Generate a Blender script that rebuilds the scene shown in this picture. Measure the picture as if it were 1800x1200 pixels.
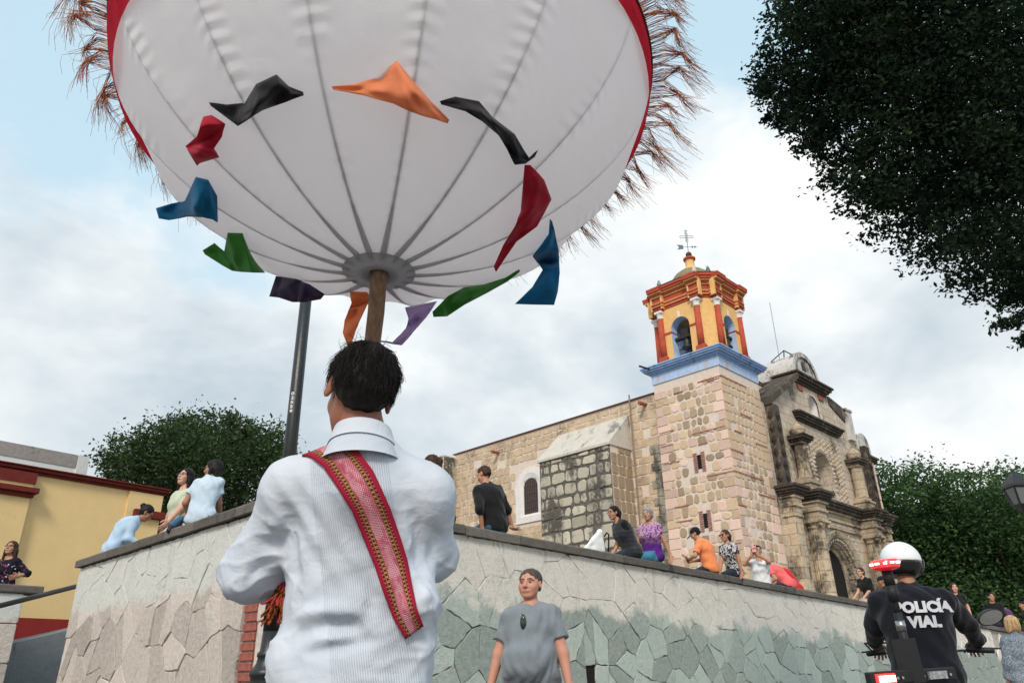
import bpy, bmesh, math, random
import numpy as np
from mathutils import Vector, Matrix
from mathutils.bvhtree import BVHTree
for o in list(bpy.data.objects): bpy.data.objects.remove(o)
SC = bpy.context.scene
COL = SC.collection
PI = math.pi
# ------------------------------------------------------------------ camera
CAM = np.array([0, 0, .95]); FPX = 1320.0
PITCH = math.radians(23.97); ROLL = math.radians(-1.09)
cF = np.array([0, math.cos(PITCH), math.sin(PITCH)])
_u = np.array([0, -math.sin(PITCH), math.cos(PITCH)]); _r = np.array([1., 0, 0])
cR = _r*math.cos(ROLL) + _u*math.sin(ROLL); cU = _u*math.cos(ROLL) - _r*math.sin(ROLL)
cam = bpy.data.cameras.new('camera'); camo = bpy.data.objects.new('camera', cam); COL.objects.link(camo)
cam.sensor_width = 36; cam.lens = 36*FPX/1800; cam.clip_start = .05; cam.clip_end = 2000
camo.matrix_world = Matrix(((cR[0], cU[0], -cF[0], CAM[0]), (cR[1], cU[1], -cF[1], CAM[1]), (cR[2], cU[2], -cF[2], CAM[2]), (0, 0, 0, 1)))
SC.camera = camo
cam.dof.use_dof = False
# ------------------------------------------------------------------ world and sun
SUN_EL, SUN_AZ = 40, 190        # low evening light through cloud, from behind the camera's left shoulder
W = bpy.data.worlds.new('World'); SC.world = W; W.use_nodes = True
def sky_world():
    nt = W.node_tree; N = nt.nodes; L = nt.links; N.clear()
    out = N.new('ShaderNodeOutputWorld'); bg = N.new('ShaderNodeBackground')
    sk = N.new('ShaderNodeTexSky'); sk.sky_type = 'NISHITA'; sk.sun_disc = False
    sk.sun_elevation = math.radians(SUN_EL); sk.sun_rotation = math.radians(SUN_AZ); sk.air_density = .9; sk.dust_density = 1.2; sk.ozone_density = 1.2
    tc = N.new('ShaderNodeTexCoord')
    sep = N.new('ShaderNodeSeparateXYZ'); L.new(tc.outputs['Generated'], sep.inputs[0])
    def mth(op, a, b=None, clamp=False):
        m = N.new('ShaderNodeMath'); m.operation = op; m.use_clamp = clamp
        for i, v in enumerate((a, b)):
            if v is None: continue
            if isinstance(v, (int, float)): m.inputs[i].default_value = v
            else: L.new(v, m.inputs[i])
        return m.outputs[0]
    # clouds: noise on the direction, flattened towards the horizon
    mp = N.new('ShaderNodeMapping'); L.new(tc.outputs['Generated'], mp.inputs['Vector'])
    mp.inputs['Scale'].default_value = (1, 1, 1.7); mp.inputs['Location'].default_value = (.37, .2, .55)
    def noise(scale, det, rough, dist=.0, off=None):
        n = N.new('ShaderNodeTexNoise'); n.inputs['Scale'].default_value = scale; n.inputs['Detail'].default_value = det
        n.inputs['Roughness'].default_value = rough; n.inputs['Distortion'].default_value = dist
        if off:
            m2 = N.new('ShaderNodeMapping'); m2.inputs['Location'].default_value = off; L.new(mp.outputs[0], m2.inputs['Vector']); L.new(m2.outputs[0], n.inputs['Vector'])
        else: L.new(mp.outputs[0], n.inputs['Vector'])
        return n.outputs['Fac']
    big = noise(1.2, 7, .52, .25); shade = noise(2.3, 5, .56, .2, (3.1, 1.7, .4)); fine = noise(5.5, 4, .6, .1, (.3, 5.2, 1.4))
    # cover thins out towards the zenith
    cov = mth('ADD', big, mth('MULTIPLY', mth('SUBTRACT', .55, sep.outputs['Z']), .50))
    cov = mth('ADD', cov, mth('MULTIPLY', mth('SUBTRACT', fine, .5), .10))
    mr = N.new('ShaderNodeMapRange'); mr.interpolation_type = 'SMOOTHSTEP'; L.new(cov, mr.inputs[0]); mr.inputs[1].default_value = .435; mr.inputs[2].default_value = .55
    cr = N.new('ShaderNodeValToRGB'); L.new(mth('ADD', mth('MULTIPLY', shade, .75), mth('MULTIPLY', fine, .25)), cr.inputs[0])
    e = cr.color_ramp.elements
    e[0].position = .33; e[0].color = (.40, .47, .525, 1); e[1].position = .60; e[1].color = (.80, .80, .785, 1)
    m = e.new(.42); m.color = (.53, .58, .615, 1); m = e.new(.50); m.color = (.655, .69, .705, 1)
    skm = N.new('ShaderNodeVectorMath'); skm.operation = 'SCALE'; L.new(sk.outputs[0], skm.inputs[0]); skm.inputs['Scale'].default_value = .115
    haze = N.new('ShaderNodeMix'); haze.data_type = 'RGBA'; haze.inputs[0].default_value = .75; L.new(skm.outputs[0], haze.inputs[6]); haze.inputs[7].default_value = (.52, .70, .79, 1)
    mx = N.new('ShaderNodeMix'); mx.data_type = 'RGBA'; L.new(mr.outputs[0], mx.inputs[0]); L.new(haze.outputs[2], mx.inputs[6]); L.new(cr.outputs[0], mx.inputs[7])
    L.new(mx.outputs[2], bg.inputs[0]); bg.inputs[1].default_value = 1.0; L.new(bg.outputs[0], out.inputs[0])
sky_world()
sl = bpy.data.lights.new('sun', 'SUN'); sl.energy = 1.85; sl.angle = math.radians(14); sl.color = (1, .90, .77)
sun = bpy.data.objects.new('sun', sl); COL.objects.link(sun)
_az = math.radians(SUN_AZ); _el = math.radians(SUN_EL)
_sd = Vector((math.sin(_az)*math.cos(_el), math.cos(_az)*math.cos(_el), math.sin(_el)))   # direction towards the sun
sun.rotation_euler = _sd.to_track_quat('Z', 'Y').to_euler()
SC.view_settings.view_transform = 'Standard'; SC.view_settings.look = 'None'; SC.view_settings.exposure = 0.47; SC.view_settings.gamma = 1
SC.render.engine = 'CYCLES'
SC.cycles.max_bounces = 4; SC.cycles.diffuse_bounces = 3; SC.cycles.glossy_bounces = 2; SC.cycles.transmission_bounces = 4; SC.cycles.transparent_max_bounces = 4
# ------------------------------------------------------------------ geometry helpers: a photo point and a distance give a place
def ray(x, y): return (x-900)/FPX*cR - (y-600)/FPX*cU + cF
def at(x, y, d): return CAM + ray(x, y)*d
def atz(x, y, z): v = ray(x, y); return CAM + v*((z-CAM[2])/v[2])
def onplane(x, y, P0, n): v = ray(x, y); return CAM + v*(((P0-CAM)@n)/(v@n))
def proj(P):
    v = np.asarray(P, float)-CAM; z = v@cF
    return 900+FPX*(v@cR)/z, 600-FPX*(v@cU)/z, z
YAW = math.radians(44.65)
dA = np.array([math.sin(YAW), math.cos(YAW), 0]); dB = np.array([-math.cos(YAW), math.sin(YAW), 0])
def V3(a): return np.asarray(a, float)
def nrm(a): a = V3(a); return a/max(1e-9, np.linalg.norm(a))

# ------------------------------------------------------------------ scene helpers
def tag(o, label=None, cat=None, group=None, kind=None):
    for k, v in (('label', label), ('category', cat), ('group', group), ('kind', kind)):
        if v: o[k] = v
    return o
def thing(name, label, cat, loc=(0, 0, 0), rz=0, group=None):
    o = bpy.data.objects.new(name, None); COL.objects.link(o); o.empty_display_size = .2
    o.location = loc; o.rotation_euler = (0, 0, rz)
    return tag(o, label, cat, group)
class MB:
    def __init__(s): s.v = []; s.f = []; s.m = []; s.uv = None
    def add(s, v, f, m=0):
        b = len(s.v); s.v += [tuple(map(float, p)) for p in v]
        for q in f: s.f.append(tuple(b+i for i in q)); s.m.append(m)
        return s
    def box(s, lo, hi, m=0, fr=None):
        x0, y0, z0 = lo; x1, y1, z1 = hi
        v = [(x0, y0, z0), (x1, y0, z0), (x1, y1, z0), (x0, y1, z0), (x0, y0, z1), (x1, y0, z1), (x1, y1, z1), (x0, y1, z1)]
        if fr: v = [fr(p) for p in v]
        return s.add(v, [(0, 3, 2, 1), (4, 5, 6, 7), (0, 1, 5, 4), (1, 2, 6, 5), (2, 3, 7, 6), (3, 0, 4, 7)], m)
    def loft(s, rings, m=0, cap=True, close=True):
        n = len(rings[0]); b = len(s.v)
        for r in rings: s.v += [tuple(map(float, p)) for p in r]
        for i in range(len(rings)-1):
            for j in range(n if close else n-1):
                k = (j+1) % n
                s.f.append((b+i*n+j, b+i*n+k, b+(i+1)*n+k, b+(i+1)*n+j)); s.m.append(m)
        if cap and close:
            s.f.append(tuple(b+j for j in range(n-1, -1, -1))); s.m.append(m)
            s.f.append(tuple(b+(len(rings)-1)*n+j for j in range(n))); s.m.append(m)
        return s
    def tube(s, pts, rad, n=8, m=0, cap=True):
        pts = [V3(p) for p in pts]
        if isinstance(rad, (int, float)): rad = [rad]*len(pts)
        rings = []; prev = None
        for i, p in enumerate(pts):
            t = nrm(pts[min(i+1, len(pts)-1)]-pts[max(i-1, 0)])
            if prev is None:
                a = np.array([0, 0, 1.]) if abs(t[2]) < .9 else np.array([1., 0, 0]); x = nrm(np.cross(t, a))
            else: x = nrm(prev-t*(prev@t))
            prev = x; y = np.cross(t, x)
            rings.append([p+rad[i]*(math.cos(2*PI*j/n)*x+math.sin(2*PI*j/n)*y) for j in range(n)])
        return s.loft(rings, m, cap)
    def lathe(s, prof, n=16, m=0, c=(0, 0), cap=True):
        return s.loft([[(c[0]+r*math.cos(2*PI*j/n), c[1]+r*math.sin(2*PI*j/n), z) for j in range(n)] for r, z in prof], m, cap)
    def prism(s, poly, z0, z1, m=0, fr=None):     # poly in xy, extruded along z; fr maps (x,y,z)
        fr = fr or (lambda p: p)
        n = len(poly)
        v = [fr((x, y, z0)) for x, y in poly]+[fr((x, y, z1)) for x, y in poly]
        f = [tuple(range(n-1, -1, -1)), tuple(range(n, 2*n))]+[(i, (i+1) % n, n+(i+1) % n, n+i) for i in range(n)]
        return s.add(v, f, m)
    def build(s, name, mats, parent=None, smooth=False, bevel=0, kind=None, fixn=False):
        me = bpy.data.meshes.new(name); me.from_pydata(s.v, [], s.f)
        mats = mats if isinstance(mats, (list, tuple)) else [mats]
        for k in mats: me.materials.append(k)
        if len(mats) > 1: me.polygons.foreach_set('material_index', s.m)
        if fixn:
            bm = bmesh.new(); bm.from_mesh(me); bmesh.ops.recalc_face_normals(bm, faces=bm.faces); bm.to_mesh(me); bm.free()
        if smooth: me.polygons.foreach_set('use_smooth', [True]*len(me.polygons))
        if s.uv is not None:
            ul = me.uv_layers.new(name='uv'); idx = np.zeros(len(me.loops), int); me.loops.foreach_get('vertex_index', idx)
            ul.data.foreach_set('uv', np.asarray(s.uv, float)[idx].ravel())
        me.update()
        return link(name, me, parent, bevel, kind)
def link(name, me, parent=None, bevel=0, kind=None):
    o = bpy.data.objects.new(name, me); COL.objects.link(o)
    if parent is not None: o.parent = parent
    if bevel:
        b = o.modifiers.new('bevel', 'BEVEL'); b.width = bevel; b.segments = 2; b.limit_method = 'ANGLE'
    if kind: o['kind'] = kind
    return o
# ------------------------------------------------------------------ materials
MATS = {}
class Mat:
    """small node builder"""
    def __init__(s, name, rough=.7, spec=.3):
        s.m = bpy.data.materials.new(name); s.m.use_nodes = True; s.nt = s.m.node_tree; s.N = s.nt.nodes; s.L = s.nt.links
        s.b = s.N['Principled BSDF']; s.b.inputs['Roughness'].default_value = rough; s.b.inputs['Specular IOR Level'].default_value = spec
        s.tc = s.N.new('ShaderNodeTexCoord'); MATS[name] = s.m
    def n(s, t): return s.N.new(t)
    def noise(s, scale, det=4, rough=.55, src='Object', vec=None, stretch=None, dist=0):
        n = s.n('ShaderNodeTexNoise'); n.inputs['Scale'].default_value = scale; n.inputs['Detail'].default_value = det; n.inputs['Roughness'].default_value = rough; n.inputs['Distortion'].default_value = dist
        v = vec or s.tc.outputs[src]
        if stretch:
            mp = s.n('ShaderNodeMapping'); s.L.new(v, mp.inputs['Vector']); mp.inputs['Scale'].default_value = stretch; v = mp.outputs[0]
        s.L.new(v, n.inputs['Vector']); return n.outputs['Fac']
    def math(s, op, a, b=None, c=None, clamp=False):
        m = s.n('ShaderNodeMath'); m.operation = op; m.use_clamp = clamp
        for i, v in enumerate((a, b, c)):
            if v is None: continue
            if isinstance(v, (int, float)): m.inputs[i].default_value = v
            else: s.L.new(v, m.inputs[i])
        return m.outputs[0]
    def mr(s, v, a, b, c=0, d=1, smooth=False):
        m = s.n('ShaderNodeMapRange'); s.L.new(v, m.inputs[0])
        if smooth: m.interpolation_type = 'SMOOTHSTEP'
        for i, k in zip((1, 2, 3, 4), (a, b, c, d)): m.inputs[i].default_value = k
        return m.outputs[0]
    def mix(s, f, a, b, mode='MIX'):
        m = s.n('ShaderNodeMix'); m.data_type = 'RGBA'; m.blend_type = mode
        if isinstance(f, (int, float)): m.inputs[0].default_value = f
        else: s.L.new(f, m.inputs[0])
        for i, v in ((6, a), (7, b)):
            if isinstance(v, tuple): m.inputs[i].default_value = (*v[:3], 1)
            else: s.L.new(v, m.inputs[i])
        return m.outputs[2]
    def ramp(s, v, stops, const=False):
        r = s.n('ShaderNodeValToRGB'); s.L.new(v, r.inputs[0]); e = r.color_ramp.elements
        if const: r.color_ramp.interpolation = 'CONSTANT'
        while len(e) < len(stops): e.new(.5)
        for k, (p, c) in enumerate(stops): e[k].position = p; e[k].color = (*c[:3], 1) if isinstance(c, tuple) else (c, c, c, 1)
        return r.outputs[0]
    def bump(s, h, strength=.3, dist=.02):
        b = s.n('ShaderNodeBump'); b.inputs['Strength'].default_value = strength; b.inputs['Distance'].default_value = dist; s.L.new(h, b.inputs['Height'])
        if s.b.inputs['Normal'].is_linked: s.L.new(s.b.inputs['Normal'].links[0].from_socket, b.inputs['Normal'])
        s.L.new(b.outputs[0], s.b.inputs['Normal']); return s
    def col(s, c):
        if isinstance(c, tuple): s.b.inputs['Base Color'].default_value = (*c[:3], 1)
        else: s.L.new(c, s.b.inputs['Base Color'])
        return s.m
    def rnd(s): return s.n('ShaderNodeObjectInfo').outputs['Random']
    def sep(s, src='Object'):
        k = s.n('ShaderNodeSeparateXYZ'); s.L.new(s.tc.outputs[src], k.inputs[0]); return k.outputs
def basic(name, c, rough=.7, var=.12, scale=12, bump=0, spec=.3, metal=0, bscale=None):
    if name in MATS: return MATS[name]
    M = Mat(name, rough, spec); M.b.inputs['Metallic'].default_value = metal
    if var:
        n = M.noise(scale, 5, .6); lo = tuple(k*(1-var) for k in c); hi = tuple(min(1, k*(1+var)) for k in c)
        M.col(M.ramp(n, [(.3, lo), (.7, hi)]))
    else: M.col(c)
    if bump: M.bump(M.noise(bscale or scale*3, 6, .6), bump, .02)
    return M.m
def cloth(name, c, var=.08, rough=.85, weave=True, transl=0):
    if name in MATS: return MATS[name]
    M = Mat(name, rough, .15)
    n = M.noise(7, 4); lo = tuple(k*(1-var) for k in c); hi = tuple(min(1, k*(1+var)) for k in c)
    M.col(M.ramp(n, [(.3, lo), (.7, hi)]))
    M.b.inputs['Sheen Weight'].default_value = .15
    if weave: M.bump(M.noise(26, 3, .5, dist=.6), .35, .012); M.bump(M.noise(300, 2), .12, .003)
    if transl:
        t = M.n('ShaderNodeBsdfTranslucent'); t.inputs[0].default_value = (*c, 1); mx = M.n('ShaderNodeMixShader'); mx.inputs[0].default_value = transl
        M.L.new(M.b.outputs[0], mx.inputs[1]); M.L.new(t.outputs[0], mx.inputs[2]); M.L.new(mx.outputs[0], M.N['Material Output'].inputs[0])
    return M.m
# ------------------------------------------------------------------ implicit-surface modelling (bodies, clothes)
def surface_nets(Fd, org, vox):
    ins = Fd < 0; nx, ny, nz = Fd.shape
    cs = [(0, 0, 0), (1, 0, 0), (0, 1, 0), (1, 1, 0), (0, 0, 1), (1, 0, 1), (0, 1, 1), (1, 1, 1)]
    cnt = sum(ins[a:nx-1+a, b:ny-1+b, c:nz-1+c].astype(np.int8) for a, b, c in cs)
    act = (cnt > 0) & (cnt < 8); I = np.argwhere(act); idx = -np.ones(act.shape, np.int64); idx[act] = np.arange(len(I))
    pos = np.zeros((len(I), 3)); num = np.zeros(len(I))
    vals = [Fd[I[:, 0]+a, I[:, 1]+b, I[:, 2]+c] for a, b, c in cs]
    for i in range(8):
        for j in range(i+1, 8):
            d = np.array(cs[j])-np.array(cs[i])
            if np.abs(d).sum() != 1: continue
            fa, fb = vals[i], vals[j]; m = (fa < 0) != (fb < 0)
            t = np.where(m, fa/np.where(m, fa-fb, 1), 0)
            pos += np.where(m[:, None], np.array(cs[i])+t[:, None]*d, 0); num += m
    V = (I+pos/num[:, None])*vox+org
    Q = []
    for ax in range(3):
        sl0 = [slice(None)]*3; sl1 = [slice(None)]*3; sl0[ax] = slice(0, -1); sl1[ax] = slice(1, None)
        a0 = ins[tuple(sl0)]; a1 = ins[tuple(sl1)]
        for flag in (0, 1):
            m = (a0 & ~a1) if flag == 0 else (~a0 & a1)
            E = np.argwhere(m); o1, o2 = [(1, 2), (2, 0), (0, 1)][ax]
            E = E[(E[:, o1] > 0) & (E[:, o2] > 0) & (E[:, o1] < Fd.shape[o1]-1) & (E[:, o2] < Fd.shape[o2]-1)]
            if not len(E): continue
            def g(d1, d2): e = E.copy(); e[:, o1] -= d1; e[:, o2] -= d2; return idx[e[:, 0], e[:, 1], e[:, 2]]
            q = np.stack([g(1, 1), g(0, 1), g(0, 0), g(1, 0)], 1)
            Q.append(q if flag == 0 else q[:, ::-1])
    return V, np.concatenate(Q) if Q else np.zeros((0, 4), int)
def cap(a, b, ra, rb=None, k=.02, flat=None, ratio=1, cut=False, neg=False):
    return dict(t='c', a=V3(a), b=V3(b), ra=ra, rb=ra if rb is None else rb, k=k, flat=flat, ratio=ratio, cut=cut, neg=neg)
def ell(c, r, R=None, k=.02, neg=False): return dict(t='e', c=V3(c), r=V3(r), R=np.eye(3) if R is None else R, k=k, neg=neg)
def half(c, n, k=.004): return dict(t='h', c=V3(c), n=nrm(n), k=k, neg=True)       # cuts away everything on the n side
def pdist(p, P):
    if p['t'] == 'c':
        ba = p['b']-p['a']; L2 = max(1e-12, ba@ba); q = P-p['a']; tu = q@ba/L2; t = np.clip(tu, 0, 1)
        w = q-t[:, None]*ba
        if p['flat'] is not None: n = nrm(p['flat']); w = w+(w@n)[:, None]*n*(1/p['ratio']-1)
        d = np.sqrt((w*w).sum(1))-(p['ra']+(p['rb']-p['ra'])*t)
        if p['cut']: d = np.maximum(d, (tu-1)*math.sqrt(L2))
        return d
    if p['t'] == 'e':
        q = (P-p['c'])@p['R']/p['r']; l = np.sqrt((q*q).sum(1)); return (l-1)*p['r'].min()*.8+(l-1)*p['r'].mean()*.2
    return -((P-p['c'])@p['n'])
def smooth_field(prims, P, perturb=None):
    d = np.full(len(P), 9.)
    for p in prims:
        e = pdist(p, P); k = max(p['k'], 1e-5)
        if p['neg']:
            h = np.maximum(k-np.abs(d+e), 0)/k; d = np.maximum(d, -e)+h*h*k/4
        else:
            h = np.maximum(k-np.abs(d-e), 0)/k; d = np.minimum(d, e)-h*h*k/4
    if perturb is not None: d = d+perturb(P)
    return d
def sdf(prims, vox, perturb=None):
    lo = np.full(3, 9e9); hi = -lo
    for p in prims:
        if p['neg']: continue
        if p['t'] == 'c': r = max(p['ra'], p['rb']); pts = [p['a'], p['b']]
        else: r = p['r'].max(); pts = [p['c']]
        for q in pts: lo = np.minimum(lo, q-r); hi = np.maximum(hi, q+r)
    lo -= 2.5*vox+.012; hi += 2.5*vox+.012
    B = 4
    nb = np.ceil((hi-lo)/(vox*B)).astype(int)+1; n = nb*B
    gc = [lo[i]+vox*B*(np.arange(nb[i])+.5) for i in range(3)]
    Pc = np.stack(np.meshgrid(*gc, indexing='ij'), -1).reshape(-1, 3)
    dc = smooth_field(prims, Pc, perturb)
    Fd = np.repeat(np.repeat(np.repeat(dc.reshape(nb), B, 0), B, 1), B, 2)     # coarse value everywhere
    near = np.argwhere((np.abs(dc) < vox*B*1.9).reshape(nb))                   # refine only near the surface
    o = np.stack(np.meshgrid(*[np.arange(B)]*3, indexing='ij'), -1).reshape(-1, 3)
    I = (near[:, None, :]*B+o[None]).reshape(-1, 3)
    Fd[I[:, 0], I[:, 1], I[:, 2]] = smooth_field(prims, lo+vox*I, perturb)
    return surface_nets(Fd, lo, vox)
def vnormals(V, Q):
    n = np.zeros_like(V); fn = np.cross(V[Q[:, 2]]-V[Q[:, 0]], V[Q[:, 3]]-V[Q[:, 1]])
    for j in range(4): np.add.at(n, Q[:, j], fn)
    return n/np.maximum(1e-12, np.linalg.norm(n, axis=1))[:, None]
def qmesh(name, V, Q, mats, parent=None, mi=None, smooth=True, kind=None):
    me = bpy.data.meshes.new(name); me.from_pydata(V.tolist(), [], Q.tolist())
    for m in (mats if isinstance(mats, (list, tuple)) else [mats]): me.materials.append(m)
    if mi is not None: me.polygons.foreach_set('material_index', np.asarray(mi, int))
    if smooth: me.polygons.foreach_set('use_smooth', np.ones(len(me.polygons), bool))
    me.update(); return link(name, me, parent, 0, kind)
def rotm(yaw=0, pitch=0, roll=0):
    """yaw about z (left positive), pitch about x (face up positive), roll about y"""
    return np.array(Matrix.Rotation(yaw, 3, 'Z') @ Matrix.Rotation(pitch, 3, 'X') @ Matrix.Rotation(roll, 3, 'Y'))
# ================================================================== surfaces
def stone_mat(name, base, var=.25, stain=(.05, .045, .04), stain_amt=.0, stain_scale=1.2, bump=.5, scale=9, rnd=.35, blocks=0):
    M = Mat(name, .9, .15)
    n = M.noise(scale, 7, .65); r = M.rnd()
    f = M.math('ADD', M.math('MULTIPLY', n, 1-rnd), M.math('MULTIPLY', r, rnd))
    lo = tuple(k*(1-var) for k in base); hi = tuple(min(1, k*(1+var)) for k in base)
    c = M.ramp(f, [(.25, lo), (.5, base), (.75, hi)])
    if blocks:
        o_ = M.sep('Object'); cx = M.n('ShaderNodeCombineXYZ'); M.L.new(M.math('ADD', o_[0], M.math('MULTIPLY', o_[1], 1.0)), cx.inputs[0]); M.L.new(o_[2], cx.inputs[1])
        bt = M.n('ShaderNodeTexBrick'); M.L.new(cx.outputs[0], bt.inputs['Vector']); bt.inputs['Scale'].default_value = 1; bt.inputs['Brick Width'].default_value = .62; bt.inputs['Row Height'].default_value = .40; bt.inputs['Mortar Size'].default_value = .014; bt.inputs['Mortar Smooth'].default_value = .3
        bt.inputs['Color1'].default_value = (.78, .78, .78, 1); bt.inputs['Color2'].default_value = (1.0, .97, .93, 1); bt.inputs['Mortar'].default_value = (.45, .40, .36, 1)
        c = M.mix(.9, c, bt.outputs['Color'], 'MULTIPLY'); M.bump(M.math('SUBTRACT', 1, bt.outputs['Fac']), .5, .02)
    if stain_amt:
        s = M.noise(stain_scale, 6, .62, stretch=(1, 1, .45)); s2 = M.noise(stain_scale*7, 5, .7)
        k = M.mr(M.math('ADD', s, M.math('MULTIPLY', s2, .35)), .86-stain_amt*.5, 1.02-stain_amt*.5, 0, .9, True)
        c = M.mix(k, c, stain)
    M.col(c); M.bump(M.noise(scale*3.5, 8, .7), bump, .03); return M.m
m_mortar = stone_mat('mortar_cream', (.68, .575, .50), .12, bump=.35, rnd=0)
m_tan = stone_mat('tan_stone', (.50, .375, .26), .32, stain=(.16, .12, .09), stain_amt=.16, rnd=.6)
m_pale = stone_mat('pale_pink_stone', (.66, .485, .40), .22, stain=(.42, .25, .19), stain_amt=.16, rnd=.6)
m_facade = stone_mat('carved_stone', (.53, .435, .325), .30, stain=(.06, .052, .045), stain_amt=.40, stain_scale=.9, rnd=.25, blocks=1)
m_facade_pale = stone_mat('carved_stone_pale', (.60, .515, .425), .28, stain=(.075, .065, .058), stain_amt=.36, stain_scale=.9, rnd=.2, blocks=1)
m_dark = stone_mat('weathered_black_stone', (.075, .062, .052), .5, stain=(.30, .24, .17), stain_amt=.28, stain_scale=3, rnd=.2)
m_dome_stone = stone_mat('whitewashed_dirty', (.58, .55, .52), .15, stain=(.05, .047, .045), stain_amt=.42, stain_scale=1.5, rnd=0)
m_butt = stone_mat('lichen_stone', (.46, .42, .34), .30, stain=(.06, .056, .05), stain_amt=.46, stain_scale=1.0, rnd=.5)
m_butt_mortar = stone_mat('black_mortar', (.13, .115, .10), .4, bump=.5, rnd=0)
m_plaster = stone_mat('grey_plaster', (.56, .52, .46), .12, stain=(.2, .19, .17), stain_amt=.3, stain_scale=1.6, rnd=0, scale=4)
m_brick_red = basic('red_brick', (.33, .10, .075), .9, .25, 14, .4)
m_redpaint = stone_mat('red_ochre_paint', (.44, .085, .048), .2, stain=(.12, .05, .03), stain_amt=.18, stain_scale=2.2, bump=.15, scale=6, rnd=0)
m_yelpaint = stone_mat('yellow_ochre_paint', (.76, .47, .19), .14, stain=(.35, .17, .07), stain_amt=.15, stain_scale=2.0, bump=.12, scale=5, rnd=0)
m_bluepaint = stone_mat('blue_limewash', (.27, .42, .68), .18, stain=(.07, .09, .13), stain_amt=.24, stain_scale=2.4, bump=.12, scale=6, rnd=0)
m_bluelight = stone_mat('pale_blue_limewash', (.42, .55, .76), .2, stain=(.5, .42, .36), stain_amt=.32, stain_scale=2.4, bump=.12, scale=6, rnd=0)
m_white = stone_mat('white_limewash', (.74, .70, .68), .1, stain=(.3, .28, .26), stain_amt=.12, bump=.1, scale=5, rnd=0)
m_black = basic('dark_opening', (.012, .010, .010), .9, 0)  # flat black in place of the unlit depth behind openings
m_bronze = basic('bell_bronze', (.045, .05, .042), .5, .3, 10, .1, .5, .7)
m_iron = basic('cast_iron_black', (.012, .013, .014), .38, .3, 20, .12, .5)
m_verdigris = basic('verdigris_iron', (.09, .17, .19), .6, .3, 20, 0, .4, .3)
m_moss = stone_mat('mossy_dome', (.24, .20, .12), .3, stain=(.07, .06, .045), stain_amt=.3, rnd=0)
m_asphalt = stone_mat('street_stone_paving', (.35, .34, .32), .2, rnd=0, scale=3, blocks=1)
m_paving = stone_mat('terrace_paving', (.30, .29, .26), .2, rnd=0)

# ================================================================== setting
MB().add([(-400, -200, 0), (400, -200, 0), (400, 900, 0), (-400, 900, 0)], [(0, 1, 2, 3)]).build('ground', m_asphalt, kind='structure')
TOP = 2.65
CORN = atz(503, 861, TOP)                  # top front corner of the two parapets
LEFT_END = atz(133, 985, TOP)
LL = float((LEFT_END-CORN)@dB)             # length of the left parapet
def frame(org, ax):                        # empty frame with local x = ax
    return math.atan2(ax[1], ax[0])
rzA = frame(None, dA); rzB = frame(None, dB)
SLOPE = -.0256
def loc2(org, ax, x, y, z):                # local (x along ax, y to its left) to world
    b = np.array([-ax[1], ax[0], 0]); return np.array([org[0], org[1], 0])+ax*x+b*y+np.array([0, 0, z])
# terrace behind the parapets
tr = MB()
pl = [loc2(CORN, dA, .35, .3, 0), loc2(CORN, dA, 34, .3, 0), loc2(CORN, dA, 34, 60, 0), loc2(CORN, dA, .35, 60, 0)]
def zt(t): return 2.05+SLOPE*max(0, min(t, 34))
for a0_, b0_, b1_ in ((.35, .3, LL-.15), (9., LL-.15, 60)):
    pl = [loc2(CORN, dA, a0_, b0_, 0), loc2(CORN, dA, 34, b0_, 0), loc2(CORN, dA, 34, b1_, 0), loc2(CORN, dA, a0_, b1_, 0)]
    tr.add([(*p[:2], zt(t)) for p, t in zip(pl, (a0_, 34, 34, a0_))]+[(*p[:2], -.2) for p in pl], [(0, 1, 2, 3), (0, 4, 5, 1), (1, 5, 6, 2), (2, 6, 7, 3), (3, 7, 4, 0)])
tr.build('terrace', m_paving, kind='structure', fixn=True)

# ---- stones
def clip_poly(poly, p, n):                 # keep side where (q-p).n <= 0
    out = []
    for i in range(len(poly)):
        a = poly[i]; b = poly[(i+1) % len(poly)]
        da = (a[0]-p[0])*n[0]+(a[1]-p[1])*n[1]; db = (b[0]-p[0])*n[0]+(b[1]-p[1])*n[1]
        if da <= 0: out.append(a)
        if (da < 0 < db) or (db < 0 < da): t = da/(da-db); out.append((a[0]+t*(b[0]-a[0]), a[1]+t*(b[1]-a[1])))
    return out
def voronoi(w, h, nx, ny, rng, jit=.9, topf=None, drop=.22):
    P = {}
    for i in range(-2, nx+2):
        for j in range(-2, ny+2):
            if rng.random() < drop: rng.random(); continue
            P[i, j] = ((i+.5+(.45 if j % 2 else 0)+rng.uniform(-.5, .5)*jit)*w/nx, (j+.5+rng.uniform(-.5, .5)*jit)*h/ny)
    out = []
    for (i, j), c in P.items():
        dx, dy = 2.4*w/nx, 2.4*h/ny
        x0, x1, y0, y1 = max(0, c[0]-dx), min(w, c[0]+dx), max(0, c[1]-dy), min(h, c[1]+dy)
        if x1 <= x0 or y1 <= y0: continue
        poly = [(x0, y0), (x1, y0), (x1, y1), (x0, y1)]
        for a in range(-4, 5):
            for b in range(-4, 5):
                q = P.get((i+a, j+b))
                if q is None or (a == 0 and b == 0) or len(poly) < 3: continue
                poly = clip_poly(poly, ((c[0]+q[0])/2, (c[1]+q[1])/2), (q[0]-c[0], q[1]-c[1]))
        if len(poly) >= 3 and topf:
            xs = sum(p[0] for p in poly)/len(poly); poly = clip_poly(poly, (xs, topf(xs)), (topf(xs)-topf(xs+1), 1))
        if len(poly) >= 3 and area(poly) > 1e-3: out.append(poly)
    return out
def area(p): return abs(sum(p[i][0]*p[(i+1) % len(p)][1]-p[(i+1) % len(p)][0]*p[i][1] for i in range(len(p))))/2
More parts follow.
